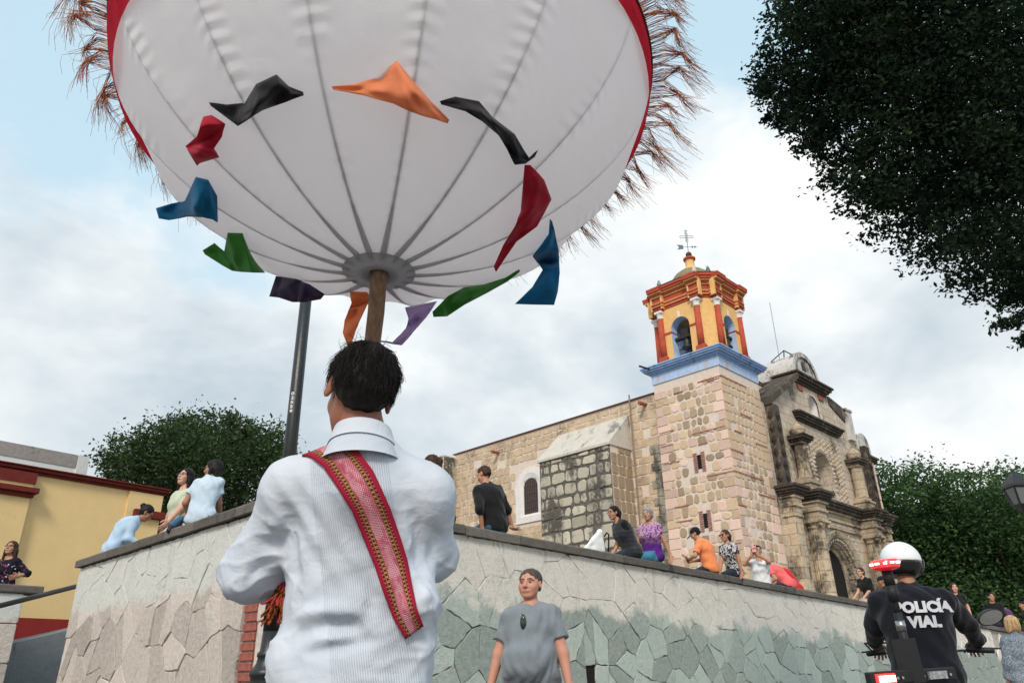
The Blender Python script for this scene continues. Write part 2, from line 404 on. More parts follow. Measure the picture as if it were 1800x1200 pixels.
def inset(poly, g):
    c = (sum(p[0] for p in poly)/len(poly), sum(p[1] for p in poly)/len(poly))
    if sum(poly[i][0]*poly[(i+1) % len(poly)][1]-poly[(i+1) % len(poly)][0]*poly[i][1] for i in range(len(poly))) < 0: poly = poly[::-1]
    r = poly
    for i in range(len(poly)):
        a = poly[i]; b = poly[(i+1) % len(poly)]; dx, dy = b[0]-a[0], b[1]-a[1]; l = math.hypot(dx, dy)
        if l < 1e-6: continue
        n = (dy/l, -dx/l); r = clip_poly(r, (a[0]-n[0]*g, a[1]-n[1]*g), n)
        if len(r) < 3: return None
    return r
def roughen(poly, rng, amp, seg):
    out = []
    for i in range(len(poly)):
        a = poly[i]; b = poly[(i+1) % len(poly)]; l = math.hypot(b[0]-a[0], b[1]-a[1]); k = max(1, int(l/seg))
        for j in range(k): t = j/k; out.append((a[0]+(b[0]-a[0])*t+rng.uniform(-amp, amp), a[1]+(b[1]-a[1])*t+rng.uniform(-amp, amp)))
    return out
def stone_geo(mb, poly, fr, proud, bev, rng, m=0, back=.03):
    """poly in wall plane (x,z); fr(x,out,z) -> coordinates"""
    if len(poly) < 3: return False
    c = (sum(p[0] for p in poly)/len(poly), sum(p[1] for p in poly)/len(poly))
    s = 1-bev/max(.05, math.sqrt(area(poly))/2)
    top = [(c[0]+(p[0]-c[0])*s, c[1]+(p[1]-c[1])*s) for p in poly]; n = len(poly)
    tx, tz = rng.uniform(-.02, .02), rng.uniform(-.02, .02)
    ring = lambda P, d: [fr(x, d+(tx*(x-c[0])+tz*(z-c[1]) if d > 0 else 0), z) for x, z in P]
    mb.loft([ring(poly, -back), ring(poly, proud-bev*.7), ring(top, proud)], m, cap=False)
    b = len(mb.v)-n; mb.f.append(tuple(b+i for i in range(n))); mb.m.append(m)
    return True

# ================================================================== parapet walls
def wall_stone_mat(name, cream, green, bound, wob, joint_dirt=.5):
    M = Mat(name, .92, .12); s = M.sep('Object'); r = M.rnd()
    n1 = M.noise(1.1, 6, .65); n2 = M.noise(16, 8, .7); n3 = M.noise(70, 5, .7); n4 = M.noise(3.2, 6, .7)
    # z of the limewash edge follows the sloping coping
    z = M.math('ADD', s[2], M.math('MULTIPLY', s[0], .0256)) if 'right' in name else s[2]
    k = M.mr(M.math('ADD', M.math('ADD', z, M.math('MULTIPLY', M.math('SUBTRACT', n1, .5), wob)), M.math('MULTIPLY', M.math('SUBTRACT', n4, .5), .45)), bound-.07, bound+.10, 0, 1, True)
    g = M.ramp(M.math('ADD', M.math('MULTIPLY', n2, .65), M.math('MULTIPLY', r, .35)), [(.25, tuple(q*.62 for q in green)), (.5, green), (.78, tuple(min(1, q*1.35) for q in green))])
    w = M.ramp(M.math('ADD', M.math('MULTIPLY', n2, .6), M.math('MULTIPLY', n4, .4)), [(.3, tuple(q*.8 for q in cream)), (.5, cream), (.72, tuple(min(1, q*1.12) for q in cream))])
    c = M.mix(k, g, w)
    c = M.mix(M.mr(n4, .58, .70, 0, .5, True), c, (.60, .53, .46)); c = M.mix(M.mr(M.noise(1.9, 7, .75), .58, .66, 0, .5, True), c, (.42, .46, .42))     # lime and earth patches
    c = M.mix(M.mr(n3, .62, .70, 0, .8), c, (.13, .12, .105)); c = M.mix(M.mr(M.noise(34, 6, .75), .60, .70, 0, .45), c, (.74, .71, .65))         # pits
    dr = M.noise(3.0, 6, .7, stretch=(1, 1, .12)); c = M.mix(M.math('MULTIPLY', M.mr(dr, .56, .70, 0, .5, True), M.mr(z, 1.7, 2.5, .15, 1)), c, (.24, .22, .20))     # run-off streaks below the coping
    M.col(c); M.bump(n2, .6, .035); M.bump(n3, .8, .014); return M.m
m_rs = wall_stone_mat('right_wall_stone', (.80, .755, .685), (.435, .495, .455), 1.83, .95)
m_ls = wall_stone_mat('left_wall_stone', (.70, .705, .67), (.62, .55, .50), 1.86, .35)
def joint_mat(name, up, low, bound):
    M = Mat(name, .95, .1); s_ = M.sep('Object'); z = M.math('ADD', s_[2], M.math('MULTIPLY', s_[0], .0256)) if 'right' in name else s_[2]
    k = M.mr(M.math('ADD', z, M.math('MULTIPLY', M.math('SUBTRACT', M.noise(1.3, 6, .65), .5), .7)), bound-.08, bound+.1, 0, 1, True)
    d = M.mr(M.noise(2.1, 5, .6), .42, .58, 0, 1, True)
    lo = M.mix(d, low, (.50, .40, .34)); c = M.mix(k, lo, up); c = M.mix(M.mr(M.noise(9, 6, .7), .55, .68, 0, .75), c, (.10, .08, .065)); M.col(c); M.bump(M.noise(40, 6, .7), .6, .02); return M.m
m_jr = joint_mat('right_wall_joint', (.50, .46, .41), (.085, .07, .058), 1.83); m_jl = joint_mat('left_wall_joint', (.44, .41, .38), (.30, .22, .19), 1.86)
m_joint = stone_mat('earth_mortar', (.33, .265, .215), .35, bump=.5, rnd=0)
m_coping = stone_mat('coping_stone', (.155, .14, .125), .35, stain=(.035, .03, .028), stain_amt=.25, stain_scale=2.5, bump=.6, scale=12, rnd=.3)
wall_r = thing('stone_wall', 'long greenish stone wall with grey coping running right below the seated people', 'wall', (CORN[0], CORN[1], 0), rzA)
wall_l = thing('stone_wall', 'pale plastered stone wall on the left under three women, with red brick strip', 'wall', (CORN[0], CORN[1], 0), rzB)
RL = 33.0
topR = lambda t: TOP+SLOPE*t-.115
# cores (mortar)
mb = MB(); q = .085
mb.add([(q, q, 0), (RL, q, 0), (RL, q+.4, 0), (q, q+.4, 0), (q, q, topR(0)-.004), (RL, q, topR(RL)-.004), (RL, q+.4, topR(RL)-.004), (q, q+.4, topR(0)-.004)],
       [(0, 3, 2, 1), (4, 5, 6, 7), (0, 1, 5, 4), (1, 2, 6, 5), (2, 3, 7, 6), (3, 0, 4, 7)])
mb.build('mortar_core', m_jr, wall_r)
mb = MB().box((q+.4, -.55, 0), (LL-.06, -q, TOP-.119)); mb.box((q+.004, -.5, 0), (q+.398, -q, TOP-.121)); mb.build('mortar_core', m_jl, wall_l)
rng = random.Random(4)
polys = [[(x+.06, z) for x, z in p] for p in voronoi(23, 2.55, 68, 8, rng, .95, topR, .26)]
polys.sort(key=lambda p: -sum(k[1] for k in p)/len(p)*0+sum(k[0] for k in p)/len(p))
rest = MB(); cnt = 0
HOLE = onplane(1040, 1178, np.array([CORN[0], CORN[1], 0])+dB*.05, dB); ht = float((HOLE-np.array([CORN[0], CORN[1], 0]))@dA); hz = HOLE[2]
for p in polys:
    c = (sum(k[0] for k in p)/len(p), sum(k[1] for k in p)/len(p))
    up = c[1] > 1.80+SLOPE*c[0]
    g = .0025 if up else .0055
    p2 = inset(p, g)
    if not p2 or area(p2) < .004: continue
    hole = abs(c[0]-ht) < .6 and abs(c[1]-hz) < .7
    parts_ = [p2]
    if hole:
        x0_, x1_, z1_ = ht-.10, ht+.10, hz+.07; mid_ = clip_poly(clip_poly(p2, (x0_, 0), (-1, 0)), (x1_, 0), (1, 0))
        parts_ = [clip_poly(p2, (x0_, 0), (1, 0)), clip_poly(p2, (x1_, 0), (-1, 0)), clip_poly(mid_, (0, z1_), (0, -1)) if len(mid_) > 2 else []]
    parts_ = [k_ for k_ in parts_ if len(k_) > 2 and area(k_) > .003]
    fr = lambda x, o, z: (x, q-o, z)
    pr_ = .026+rng.uniform(-.002, .003) if up else .026+rng.uniform(-.004, .005)
    for k_ in parts_:
        k_ = roughen(k_, rng, .006 if up else .011, .07)
        if cnt < 296:
            m = MB()
            if stone_geo(m, k_, fr, pr_, (.004 if up else .005), rng): m.build('stone', m_rs, wall_r); cnt += 1
        else: stone_geo(rest, k_, fr, pr_, .012, rng)
for p in voronoi(10, 2.2, 16, 5, rng, .9):
    p2 = inset([(x+23, z) for x, z in p], .008)
    if p2 and area(p2) > .02 and all(z < topR(x) for x, z in p2): stone_geo(rest, p2, lambda x, o, z: (x, q-o, z), .035, .015, rng)
rest.build('stonework', m_rs, wall_r, kind='stuff')
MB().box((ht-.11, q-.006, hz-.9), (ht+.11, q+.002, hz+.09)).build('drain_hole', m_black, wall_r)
# left wall stones (upper plastered zone, lower rubble), brick strip
rng = random.Random(9)
def px_l(x, y):                             # photo point on the left wall face -> local x, z
    P = onplane(x, y, np.array([CORN[0], CORN[1], 0])-dA*.04, dA); return float((P-CORN)@dB), float(P[2])
BX0, BZ0 = px_l(412, 1080); BX1, _ = px_l(434, 1080)
bx = (BX0+BX1)/2; bw = abs(BX0-BX1)
for p in [[(x+.06, z) for x, z in p] for p in voronoi(LL-.12, 2.53, 16, 7, rng, .9)]:
    c = (sum(k[0] for k in p)/len(p), sum(k[1] for k in p)/len(p))
    pieces = [p]
    if c[1] < 2.0:
        pieces = [clip_poly(p, (bx-bw*.62, 0), (1, 0)), clip_poly(p, (bx+bw*.62, 0), (-1, 0))]
        pieces = [k for k in pieces if len(k) >= 3]
    for k in pieces:
        p2 = inset(k, .002 if c[1] > 1.85 else .005)
        if not p2 or area(p2) < .004: continue
        p2 = roughen(p2, rng, .009, .07); m = MB()
        if stone_geo(m, p2, lambda x, o, z: (x, -q+o, z), (.026+rng.uniform(-.002, .002) if c[1] > 1.85 else .024+rng.uniform(-.006, .014)), .006, rng): m.build('stone', m_ls, wall_l, fixn=True)
zb = 1.92; i = 0
bm_ = MB().box((-bw/2, 0, 0), (bw/2, .045, .068))
brick0 = None
while zb > .2:
    if brick0 is None: brick0 = bm_.build('brick', m_brick_red, wall_l, bevel=.004)
    else: brick0 = link('brick', brick0.data, wall_l, .004)
    brick0.location = (bx+rng.uniform(-.012, .012)+(.0 if i % 2 else .012), -q-.024, zb); zb -= .086+rng.uniform(0, .006); i += 1
bx2, _ = px_l(352, 1165)
for k in range(0):
    b = link('brick', brick0.data, wall_l, .004); b.location = (bx2+rng.uniform(-.03, .03), -q-.016, 1.28-.088*k)
# copings
rng = random.Random(2)
def coping(parent, x0, x1, z0, z1, sgn, taper=0):
    d0, d1 = (0, .36) if sgn > 0 else (-.36, 0)
    h = .108+rng.uniform(-.004, .004); j = rng.uniform(-.006, .006); n = 5
    rings = []
    for k in range(n+1):
        t = k/n; x = x0+(x1-x0)*t; z = z0+(z1-z0)*t+rng.uniform(-.003, .003)
        e = [(d0+j+rng.uniform(-.004, .004), z-h), (d0+j, z-.02), (d0+j+.014, z-rng.uniform(.0, .005)), (d1-.014, z), (d1, z-.02), (d1, z-h)]
        rings.append([(x, y, zz) for y, zz in e])
    m = MB().loft(rings); m.build('coping', m_coping, parent, fixn=True)
t = .365
while t < RL:
    w = rng.uniform(.75, 1.25); coping(wall_r, t+.006, min(RL, t+w-.006), TOP+SLOPE*t, TOP+SLOPE*min(RL, t+w), 1); t += w
t = 0.
while t < LL:
    w = rng.uniform(.8, 1.2); w = LL-t if LL-t-w < .4 else w
    coping(wall_l, t+.006 if t > 0 else .001, t+w-.006, TOP+.002, TOP+.002, -1); t += w

# ================================================================== church
TW = at(1288, 815, 27.0); CH0 = np.array([TW[0], TW[1], 0])
church = thing('church', 'old stone church with red and yellow bell tower and carved facade on the right', 'church', (TW[0], TW[1], 0), rzA)
def cfr(u, v, z): return (u, v, z)
def cpart(name, fn, mat_, smooth=False, bevel=0, parent=None, kind=None):
    m = MB(); fn(m); return m.build(name, mat_, parent or church, smooth, bevel, kind, fixn=True)
BASEZ = 1.4; S = 3.05
tower = cpart('tower', lambda m: m.box((0.03, 0.03, BASEZ), (S-.03, S-.03, 11.62)), m_mortar)
rng = random.Random(11)
def rect_rows(x0, x1, z0, z1, rh, sw, rng, quoin=0, gap=.03):
    z = z0; rows = []; k = 0
    while z < z1-.12:
        h = min(rng.uniform(*rh), z1-z); x = x0; k += 1
        if z1-z-h < .15: h = z1-z
        first = True
        while x < x1-.05:
            w = rng.uniform(*sw)
            if quoin and first: w = quoin*(1.25 if k % 2 else .8)
            if quoin and x1-x-w < quoin*.9: w = x1-x
            elif x1-x-w < sw[0]*.6: w = x1-x
            rows.append((x, x+w, z, z+h, first or x+w > x1-.01)); x += w; first = False
        z += h
    return rows
def rounded(x0, x1, z0, z1, c, rng, j=.02):
    p = [(x0+c, z0), (x1-c, z0), (x1, z0+c), (x1, z1-c), (x1-c, z1), (x0+c, z1), (x0, z1-c), (x0, z0+c)]
    return [(a+rng.uniform(-j, j), b+rng.uniform(-j, j)) for a, b in p]
nst = 0; overflow = MB(); tower_rest = MB()
SLITS = [(1.34, 7.85, 8.38), (1.38, 5.69, 6.21)]
for face in (0, 1):
    fr = (lambda x, o, z: (.03-o, x, z)) if face == 0 else (lambda x, o, z: (x, .03-o, z))
    for x0, x1, z0, z1, edge in rect_rows(.02, S-.02, 1.6, 11.28, (.29, .43), (.24, .42), rng, .36):
        if face == 0 and any(abs((x0+x1)/2-s) < .36 and z1 > a-.1 and z0 < b+.1 for s, a, b in SLITS): continue
        big = edge
        g = .010 if big else rng.uniform(.016, .036)
        if not big and rng.random() < .05: continue
        poly = rounded(x0+g, x1-g, z0+g, z1-g, .02 if big else rng.uniform(.03, .09), rng, .010 if big else .022)
        if z1 < 4.6 or nst > 232: stone_geo(tower_rest, poly, fr, .03, .012, rng); continue
        m = MB()
        if stone_geo(m, poly, fr, .030 if big else .024+rng.uniform(-.006, .006), .012 if big else .02, rng):
            m.build('stone', m_pale if rng.random() < (.8 if big else .35) else m_tan, tower, fixn=True); nst += 1
tower_rest.build('stonework', m_tan, tower, kind='stuff', fixn=True)
# thin red brick levelling courses and slit windows
def courses(m):
    for z, a, b in ((11.16, 0, 1.0), (11.08, .05, .6), (11.0, 1.7, 2.1), (9.55, 2.3, 2.95), (9.2, .1, 1.5), (9.0, 2.4, 2.95), (8.75, .9, 1.3), (8.3, 2.2, 2.9), (7.5, .0, 1.1), (6.6, 2.0, 2.6), (6.05, 1.9, 2.6), (5.0, .1, .8)):
        for k in range(int((b-a)/.27)+1): m.box((-.022, a+k*.27, z), (.05, min(b, a+k*.27+.25), z+.03))
    for z, a, b in ((11.16, 0, 1.9), (9.9, 1.1, 2.0), (9.1, .5, 1.0), (8.3, .02, .9), (7.5, .02, 2.2), (8.9, 2.0, 2.9), (6.3, .02, .6), (6.9, 1.6, 2.9)):
        for k in range(int((b-a)/.27)+1): m.box((a+k*.27, -.022, z), (min(b, a+k*.27+.25), .05, z+.045))
    for s, a, b in SLITS:
        for k in range(9):
            z = a-.1+k*.085
            for sg in (-1, 1): m.box((-.016, s+sg*.09-(.15 if sg < 0 else 0), z), (.05, s+sg*.09+(.15 if sg > 0 else 0), z+.035))
cpart('brick_courses', courses, basic('faded_brick', (.42, .20, .15), .9, .3, 9, .4), kind='stuff')
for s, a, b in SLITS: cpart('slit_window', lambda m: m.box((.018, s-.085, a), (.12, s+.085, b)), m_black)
# blue frieze and cornice
def ringbox(m, o, z0, z1, u1=S, mi=0): m.box((-o, -o, z0), (u1+o, u1+o, z1), mi)
cpart('frieze', lambda m: ringbox(m, .012, 11.62, 12.0), m_bluelight)
def bcorn(m):
    for o, z0, z1 in ((.06, 12.0, 12.06), (.13, 12.06, 12.13), (.24, 12.13, 12.2), (.30, 12.2, 12.27), (.34, 12.27, 12.33)): ringbox(m, o, z0, z1)
cpart('cornice', bcorn, m_bluepaint, bevel=.012)
# ---- belfry: square with chamfered corners
cc = S/2; HB = 1.42; CHF = .55
def octo(h, c): return [(cc+a*h, cc+b*(h-c)) if k == 0 else (cc+a*(h-c), cc+b*h) for a, b, k in ((-1, -1, 1), (1, -1, 1), (1, -1, 0), (1, 1, 0), (1, 1, 1), (-1, 1, 1), (-1, 1, 0), (-1, -1, 0))]
def belfry_shell(m):
    # four pier blocks with arched openings in each main face
    aw = .43; zs = 13.78; z0, z1 = 12.33, 14.75
    P = octo(HB, CHF)
    n = 12
    for side in range(4):
        R = Matrix.Rotation(side*PI/2, 3, 'Z')
        def fr(p): v = R @ Vector((p[0], p[1], 0)); return (cc+v.x, cc+v.y, p[2])
        # side = face towards -x in its own frame: plane x=-HB, y from -(HB-CHF) to (HB-CHF)
        w = HB-CHF
        out = [(-w, z0), (-w, z1), (w, z1), (w, z0)]
        arch = [(-aw, z0+.2)]+[(-aw*math.cos(PI*k/n), zs+aw*math.sin(PI*k/n)) for k in range(n+1)]+[(aw, z0+.2)]
        for x, mi in ((-HB, 0), (-HB+.42, 1)):
            b = len(m.v)
            prof = [(-w, z0)]+arch+[(w, z0)]
            # left strip, arch strip, right strip as quads fan up to the top line
            topz = z1
            for k in range(len(arch)-1):
                a, c = arch[k], arch[k+1]
                m.add([fr((x, a[0], a[1])), fr((x, c[0], c[1])), fr((x, c[0], topz)), fr((x, a[0], topz))], [(0, 1, 2, 3)], mi)
            m.add([fr((x, -w, z0)), fr((x, -aw, z0)), fr((x, -aw, topz)), fr((x, -w, topz))], [(0, 1, 2, 3)], mi)
            m.add([fr((x, w, z0)), fr((x, aw, z0)), fr((x, aw, topz)), fr((x, w, topz))], [(0, 1, 2, 3)], mi)
            m.add([fr((x, -aw, z0)), fr((x, aw, z0)), fr((x, aw, z0+.2)), fr((x, -aw, z0+.2))], [(0, 1, 2, 3)], 2)
        for k in range(len(arch)-1):
            a, c = arch[k], arch[k+1]
            m.add([fr((-HB, a[0], a[1])), fr((-HB, c[0], c[1])), fr((-HB+.42, c[0], c[1])), fr((-HB+.42, a[0], a[1]))], [(0, 1, 2, 3)], 1)
        m.add([fr((-HB, -aw, z0+.2)), fr((-HB, aw, z0+.2)), fr((-HB+.42, aw, z0+.2)), fr((-HB+.42, -aw, z0+.2))], [(0, 1, 2, 3)], 2)
        # chamfer
        m.add([fr((-HB, w, z0)), fr((-w, HB, z0)), fr((-w, HB, z1)), fr((-HB, w, z1))], [(0, 1, 2, 3)], 0)
        # impost string
        for y0, y1 in ((-w+.02, -aw+.0), (aw, w-.02)): m.add([], [])
belfry = thing('belfry', None, None); belfry.parent = church
mbk = MB(); belfry_shell(mbk); bel = mbk.build('belfry', [m_yelpaint, m_bluelight, m_white], church)
bpy.data.objects.remove(belfry)
bel.name = 'belfry'
cpart('belfry_floor', lambda m: m.box((.3, .3, 12.34), (S-.3, S-.3, 12.5)), m_bluelight)
cpart('belfry_ceiling', lambda m: m.prism(octo(HB-.02, CHF), 14.72, 14.76), m_yelpaint)
def sideframe(side):
    R = Matrix.Rotation(side*PI/2, 3, 'Z')
    def fr(p): v = R @ Vector((p[0], p[1], 0)); return (cc+v.x, cc+v.y, p[2])
    return fr
for side in range(4):
    fr = sideframe(side); w = HB-CHF
    for y in (-w, w):
        def ped(m): m.box((-HB-.17, y-.20, 12.33), (-HB+.1, y+.20, 12.62), 0, fr); m.box((-HB-.14, y-.17, 12.62), (-HB+.1, y+.17, 12.68), 0, fr)
        cpart('pedestal', ped, m_redpaint, bevel=.01)
        def colm(m): m.loft([[fr((-HB-.03+r*math.cos(2*PI*k/12), y+r*math.sin(2*PI*k/12), z)) for k in range(12)] for r, z in ((.135, 12.68), (.13, 13.2), (.118, 14.36))])
        cpart('column', colm, m_redpaint, True)
        def capt(m):
            m.loft([[fr((-HB-.03+r*math.cos(2*PI*k/12), y+r*math.sin(2*PI*k/12), z)) for k in range(12)] for r, z in ((.13, 14.36), (.145, 14.40), (.125, 14.44), (.155, 14.6))])
            m.box((-HB-.2, y-.17, 14.6), (-HB+.12, y+.17, 14.70), 0, fr)
        cpart('capital', capt, m_white)
    def impost(m):
        for s_ in (-1, 1): m.box((-HB-.03, s_*.62-.19, 13.62), (-HB+.43, s_*.62+.19 if s_ < 0 else s_*.62+.12, 13.70), 0, fr)
    cpart('impost', impost, m_redpaint)
    cpart('keystone', lambda m: m.box((-HB-.025, -.05, 14.2), (-HB+.05, .05, 14.46), 0, fr), m_white)
    # bell on its yoke
    if side in (0, 1):
        def bellg(m):
            m.loft([[fr((-HB+.28+r*math.cos(2*PI*k/16), -.06+r*math.sin(2*PI*k/16), z)) for k in range(16)] for r, z in ((.235, 12.88), (.225, 12.93), (.165, 13.02), (.125, 13.16), (.11, 13.27), (.04, 13.31))])
        b_ = cpart('bell', bellg, m_bronze, True)
        cpart('bell_yoke', lambda m: (m.box((-HB+.18, -.42, 13.33), (-HB+.38, .42, 13.43), 0, fr), m.box((-HB+.2, -.2, 13.43), (-HB+.36, .12, 13.75), 0, fr)), basic('bell_timber', (.03, .025, .022), .8), parent=b_)
# entablature with breaks over the columns
def entab(m, o, z0, z1, brk, mi=0):
    m.prism(octo(HB+o, CHF+o*.4), z0, z1, mi)
    if brk:
        for side in range(4):
            fr = sideframe(side); w = HB-CHF
            for y in (-w, w): m.box((-HB-o-brk, y-.24-o*.3, z0+.002), (-HB+.1, y+.24+o*.3, z1-.002), mi, fr)
e1 = MB(); e2 = MB()
for o, z0, z1, br, mm in ((.03, 14.76, 14.86, .14, e1), (.07, 14.86, 14.92, .15, e1), (.045, 14.92, 14.98, .14, e2), (.08, 14.98, 15.06, .15, e1), (.05, 15.06, 15.1, .13, e2), (.03, 15.1, 15.32, .12, e1), (.08, 15.32, 15.38, .15, e2), (.14, 15.38, 15.46, .15, e1), (.20, 15.46, 15.52, .15, e2), (.27, 15.52, 15.62, .15, e1), (.31, 15.62, 15.72, .12, e1)): entab(mm, o, z0, z1, br)
e1.build('entablature', m_redpaint, church, bevel=.012, fixn=True); e2.build('entablature_band', m_yelpaint, church, fixn=True)
def fr_strip(m):
    for side in range(4):
        fr = sideframe(side); w = HB-CHF
        for y in (-w-.27, -w+.22, w-.22, w+.27): m.box((-HB-.2, y-.035, 14.77), (-HB-.0, y+.035, 15.6), 0, fr)
cpart('entablature_strip', fr_strip, m_yelpaint, kind='stuff')
cpart('roof_stain', lambda m: m.prism(octo(HB+.30, CHF+.1), 15.722, 15.78), m_dark)
cpart('dome', lambda m: m.lathe([(1.06, 15.78), (1.06, 15.98), (1.0, 16.0), (.98, 16.15), (.9, 16.38), (.74, 16.62), (.52, 16.8), (.3, 16.9)], 16, 0, (cc, cc)), m_moss, True)
cpart('lantern', lambda m: m.lathe([(.30, 16.88), (.26, 16.95), (.2, 17.1), (.19, 17.38), (.2, 17.4)], 12, 0, (cc, cc)), m_yelpaint, True)
cpart('lantern_ring', lambda m: m.lathe([(.2, 17.4), (.26, 17.42), (.27, 17.5), (.22, 17.54), (.1, 17.56)], 12, 0, (cc, cc)), m_redpaint)
cpart('finial_ball', lambda m: m.lathe([(.02, 17.55)]+[(.135*math.sin(PI*k/8), 17.70-.135*math.cos(PI*k/8)) for k in range(1, 8)]+[(.02, 17.84)], 14, 0, (cc, cc)), m_dark, True)
def cross(m):
    m.tube([(cc, cc, 17.8), (cc, cc, 18.98)], .016, 6)
    d = np.array([.72, -.69, 0])
    c0 = np.array([cc, cc, 18.62])
    for o in (-.045, .045): m.tube([c0-d*.26+np.array([0, 0, o]), c0+d*.26+np.array([0, 0, o])], .011, 5)
    for o in (-.045, .045): m.tube([c0+d*o+np.array([0, 0, -.3]), c0+d*o+np.array([0, 0, .3])], .009, 5)
    for a in (-1, 1):
        m.tube([c0+d*a*.26+np.array([0, 0, -.06]), c0+d*a*.31, c0+d*a*.26+np.array([0, 0, .06])], .010, 5)
        m.tube([c0+d*.09+np.array([0, 0, a*.12]), c0-d*.09+np.array([0, 0, a*.2])], .008, 5)
    m.tube([c0+d*-.07+np.array([0, 0, .3]), c0+np.array([0, 0, .36]), c0+d*.07+np.array([0, 0, .3])], .010, 5)
    e = np.array([.70, -.71, 0]); v0 = np.array([cc, cc, 18.10])
    m.tube([v0-e*.42, v0+e*.42], .010, 5)
    n_ = np.array([.71, .70, 0])*.008
    poly = [v0-e*.48+np.array([0, 0, .12]), v0-e*.2+np.array([0, 0, .10]), v0-e*.2-np.array([0, 0, .10]), v0-e*.48-np.array([0, 0, .12]), v0-e*.36]
    m.add([p+n_ for p in poly]+[p-n_ for p in poly], [(0, 1, 2, 3, 4), (9, 8, 7, 6, 5)]+[(i, (i+1) % 5, 5+(i+1) % 5, 5+i) for i in range(5)])
    for t_ in (.2, .32): m.box(tuple(v0+e*t_-np.array([.02, .02, .04])), tuple(v0+e*t_+np.array([.02, .02, .04])))
cpart('weather_cross', cross, m_verdigris)
for (a, b) in ((-1, -1), (1, -1), (-1, 1), (1, 1)):
    for dd in ((1.25, .85), (.85, 1.25)):
        cpart('pinnacle', lambda m: m.lathe([(.14, 15.78), (.15, 15.9), (.10, 15.96), (.11, 16.02), (.06, 16.2), (.02, 16.3)], 8, 0, (cc+a*dd[0]*1.02, cc+b*dd[1]*1.02)), m_dome_stone, True)
cpart('rain_spout', lambda m: m.tube([(-.3, 2.95, 12.22), (-.75, 3.1, 12.28)], .04, 6), m_iron)
# ---- nave, buttress
NV = 15.4; NTOP = 11.3; UF = .10
nave = cpart('nave', lambda m: m.box((UF+.03, S, BASEZ), (8, NV, NTOP)), m_mortar)
rng = random.Random(21); nstuff = MB()
WIN = (10.15, 7.45, 9.35)                   # v centre, sill, crown
for x0, x1, z0, z1, edge in rect_rows(S+.02, NV-.02, 3.2, NTOP-.06, (.26, .46), (.22, .70), rng, 0):
    if 4.5 < (x0+x1)/2 < 8.25 and z1 < 9.1: continue
    if abs((x0+x1)/2-WIN[0]) < .95 and WIN[1]-.35 < (z0+z1)/2 < WIN[2]+.45: continue
    g = rng.uniform(.008, .026); poly = rounded(x0+g, x1-g, z0+g, z1-g, rng.uniform(.02, .07), rng, .02)
    if rng.random() < .06: continue
    stone_geo(nstuff, poly, lambda x, o, z: (UF+.03-o, x, z), .022+rng.uniform(-.006, .006), .012, rng)
nstuff.build('stonework', stone_mat('nave_stone', (.54, .41, .285), .34, stain=(.17, .13, .10), stain_amt=.26, stain_scale=.55, rnd=0, scale=2.6), nave, kind='stuff', fixn=True)
cpart('roof_edge', lambda m: m.box((UF-.05, S, NTOP), (8, NV+.1, NTOP+.05)), basic('rusted_tile', (.12, .05, .035), .9, .3, 8), parent=nave)
cpart('end_pier', lambda m: m.box((-.75, NV-.1, BASEZ), (8, NV+1.25, NTOP-.15)), m_mortar)
pst = MB()
for x0, x1, z0, z1, edge in rect_rows(NV-.08, NV+1.23, 3.2, NTOP-.2, (.38, .52), (.4, .6), rng): stone_geo(pst, rounded(x0+.015, x1-.015, z0+.015, z1-.015, .03, rng, .01), lambda x, o, z: (-.75-o, x, z), .03, .012, rng)
for x0, x1, z0, z1, edge in rect_rows(-.73, .1, 3.2, NTOP-.2, (.38, .52), (.4, .6), rng): stone_geo(pst, rounded(x0+.015, x1-.015, z0+.015, z1-.015, .03, rng, .01), lambda x, o, z: (x, NV-.1-o, z), .03, .012, rng)
pst.build('stonework', m_butt, bpy.data.objects['end_pier'], kind='stuff', fixn=True)
# strip pilaster beside the tower with dark toothed quoins
tq = MB()
for k in range(17):
    z = 3.4+k*.34; w = .34 if k % 2 else .5
    stone_geo(tq, rounded(S-.02, S+w, z+.012, z+.328, .02, rng, .012), lambda x, o, z: (UF+.03-o, x, z), .05, .012, rng)
tq.build('quoins', m_butt, church, kind='stuff', fixn=True)
cpart('drain_pipe', lambda m: m.tube([(UF-.06, 4.28, 3), (UF-.06, 4.28, NTOP+.25)], .035, 6), basic('pipe', (.24, .19, .15), .7))
for v_, z_ in ((3.55, 10.95), (12.2, 10.75)): cpart('water_spout', lambda m: m.tube([(UF+.1, v_, z_), (UF-.45, v_, z_-.02)], .08, 8), m_brick_red)
# buttress with sloped plaster top
BU0, BU1, BF, BZF, BZW = 4.45, 8.3, -1.3, 9.32, 10.75
buttress = cpart('buttress', lambda m: m.box((BF+.03, BU0+.03, BASEZ), (UF+.2, BU1-.03, BZF-.05)), m_butt_mortar)
def slope(m):
    m.add([(BF-.06, BU0-.03, BZF), (BF-.06, BU1+.03, BZF), (UF+.02, BU1+.03, BZW), (UF+.02, BU0-.03, BZW), (BF-.06, BU0-.03, BZF-.1), (BF-.06, BU1+.03, BZF-.1), (UF+.2, BU1+.03, BZF-.1), (UF+.2, BU0-.03, BZF-.1), (UF+.2, BU1+.03, BZW), (UF+.2, BU0-.03, BZW)],
          [(0, 1, 2, 3), (3, 2, 8, 9), (0, 4, 5, 1), (0, 3, 9, 7, 4), (1, 5, 6, 8, 2), (4, 7, 6, 5)])
cpart('slope_cap', slope, m_plaster, parent=buttress)
rng = random.Random(31); left_over = MB()
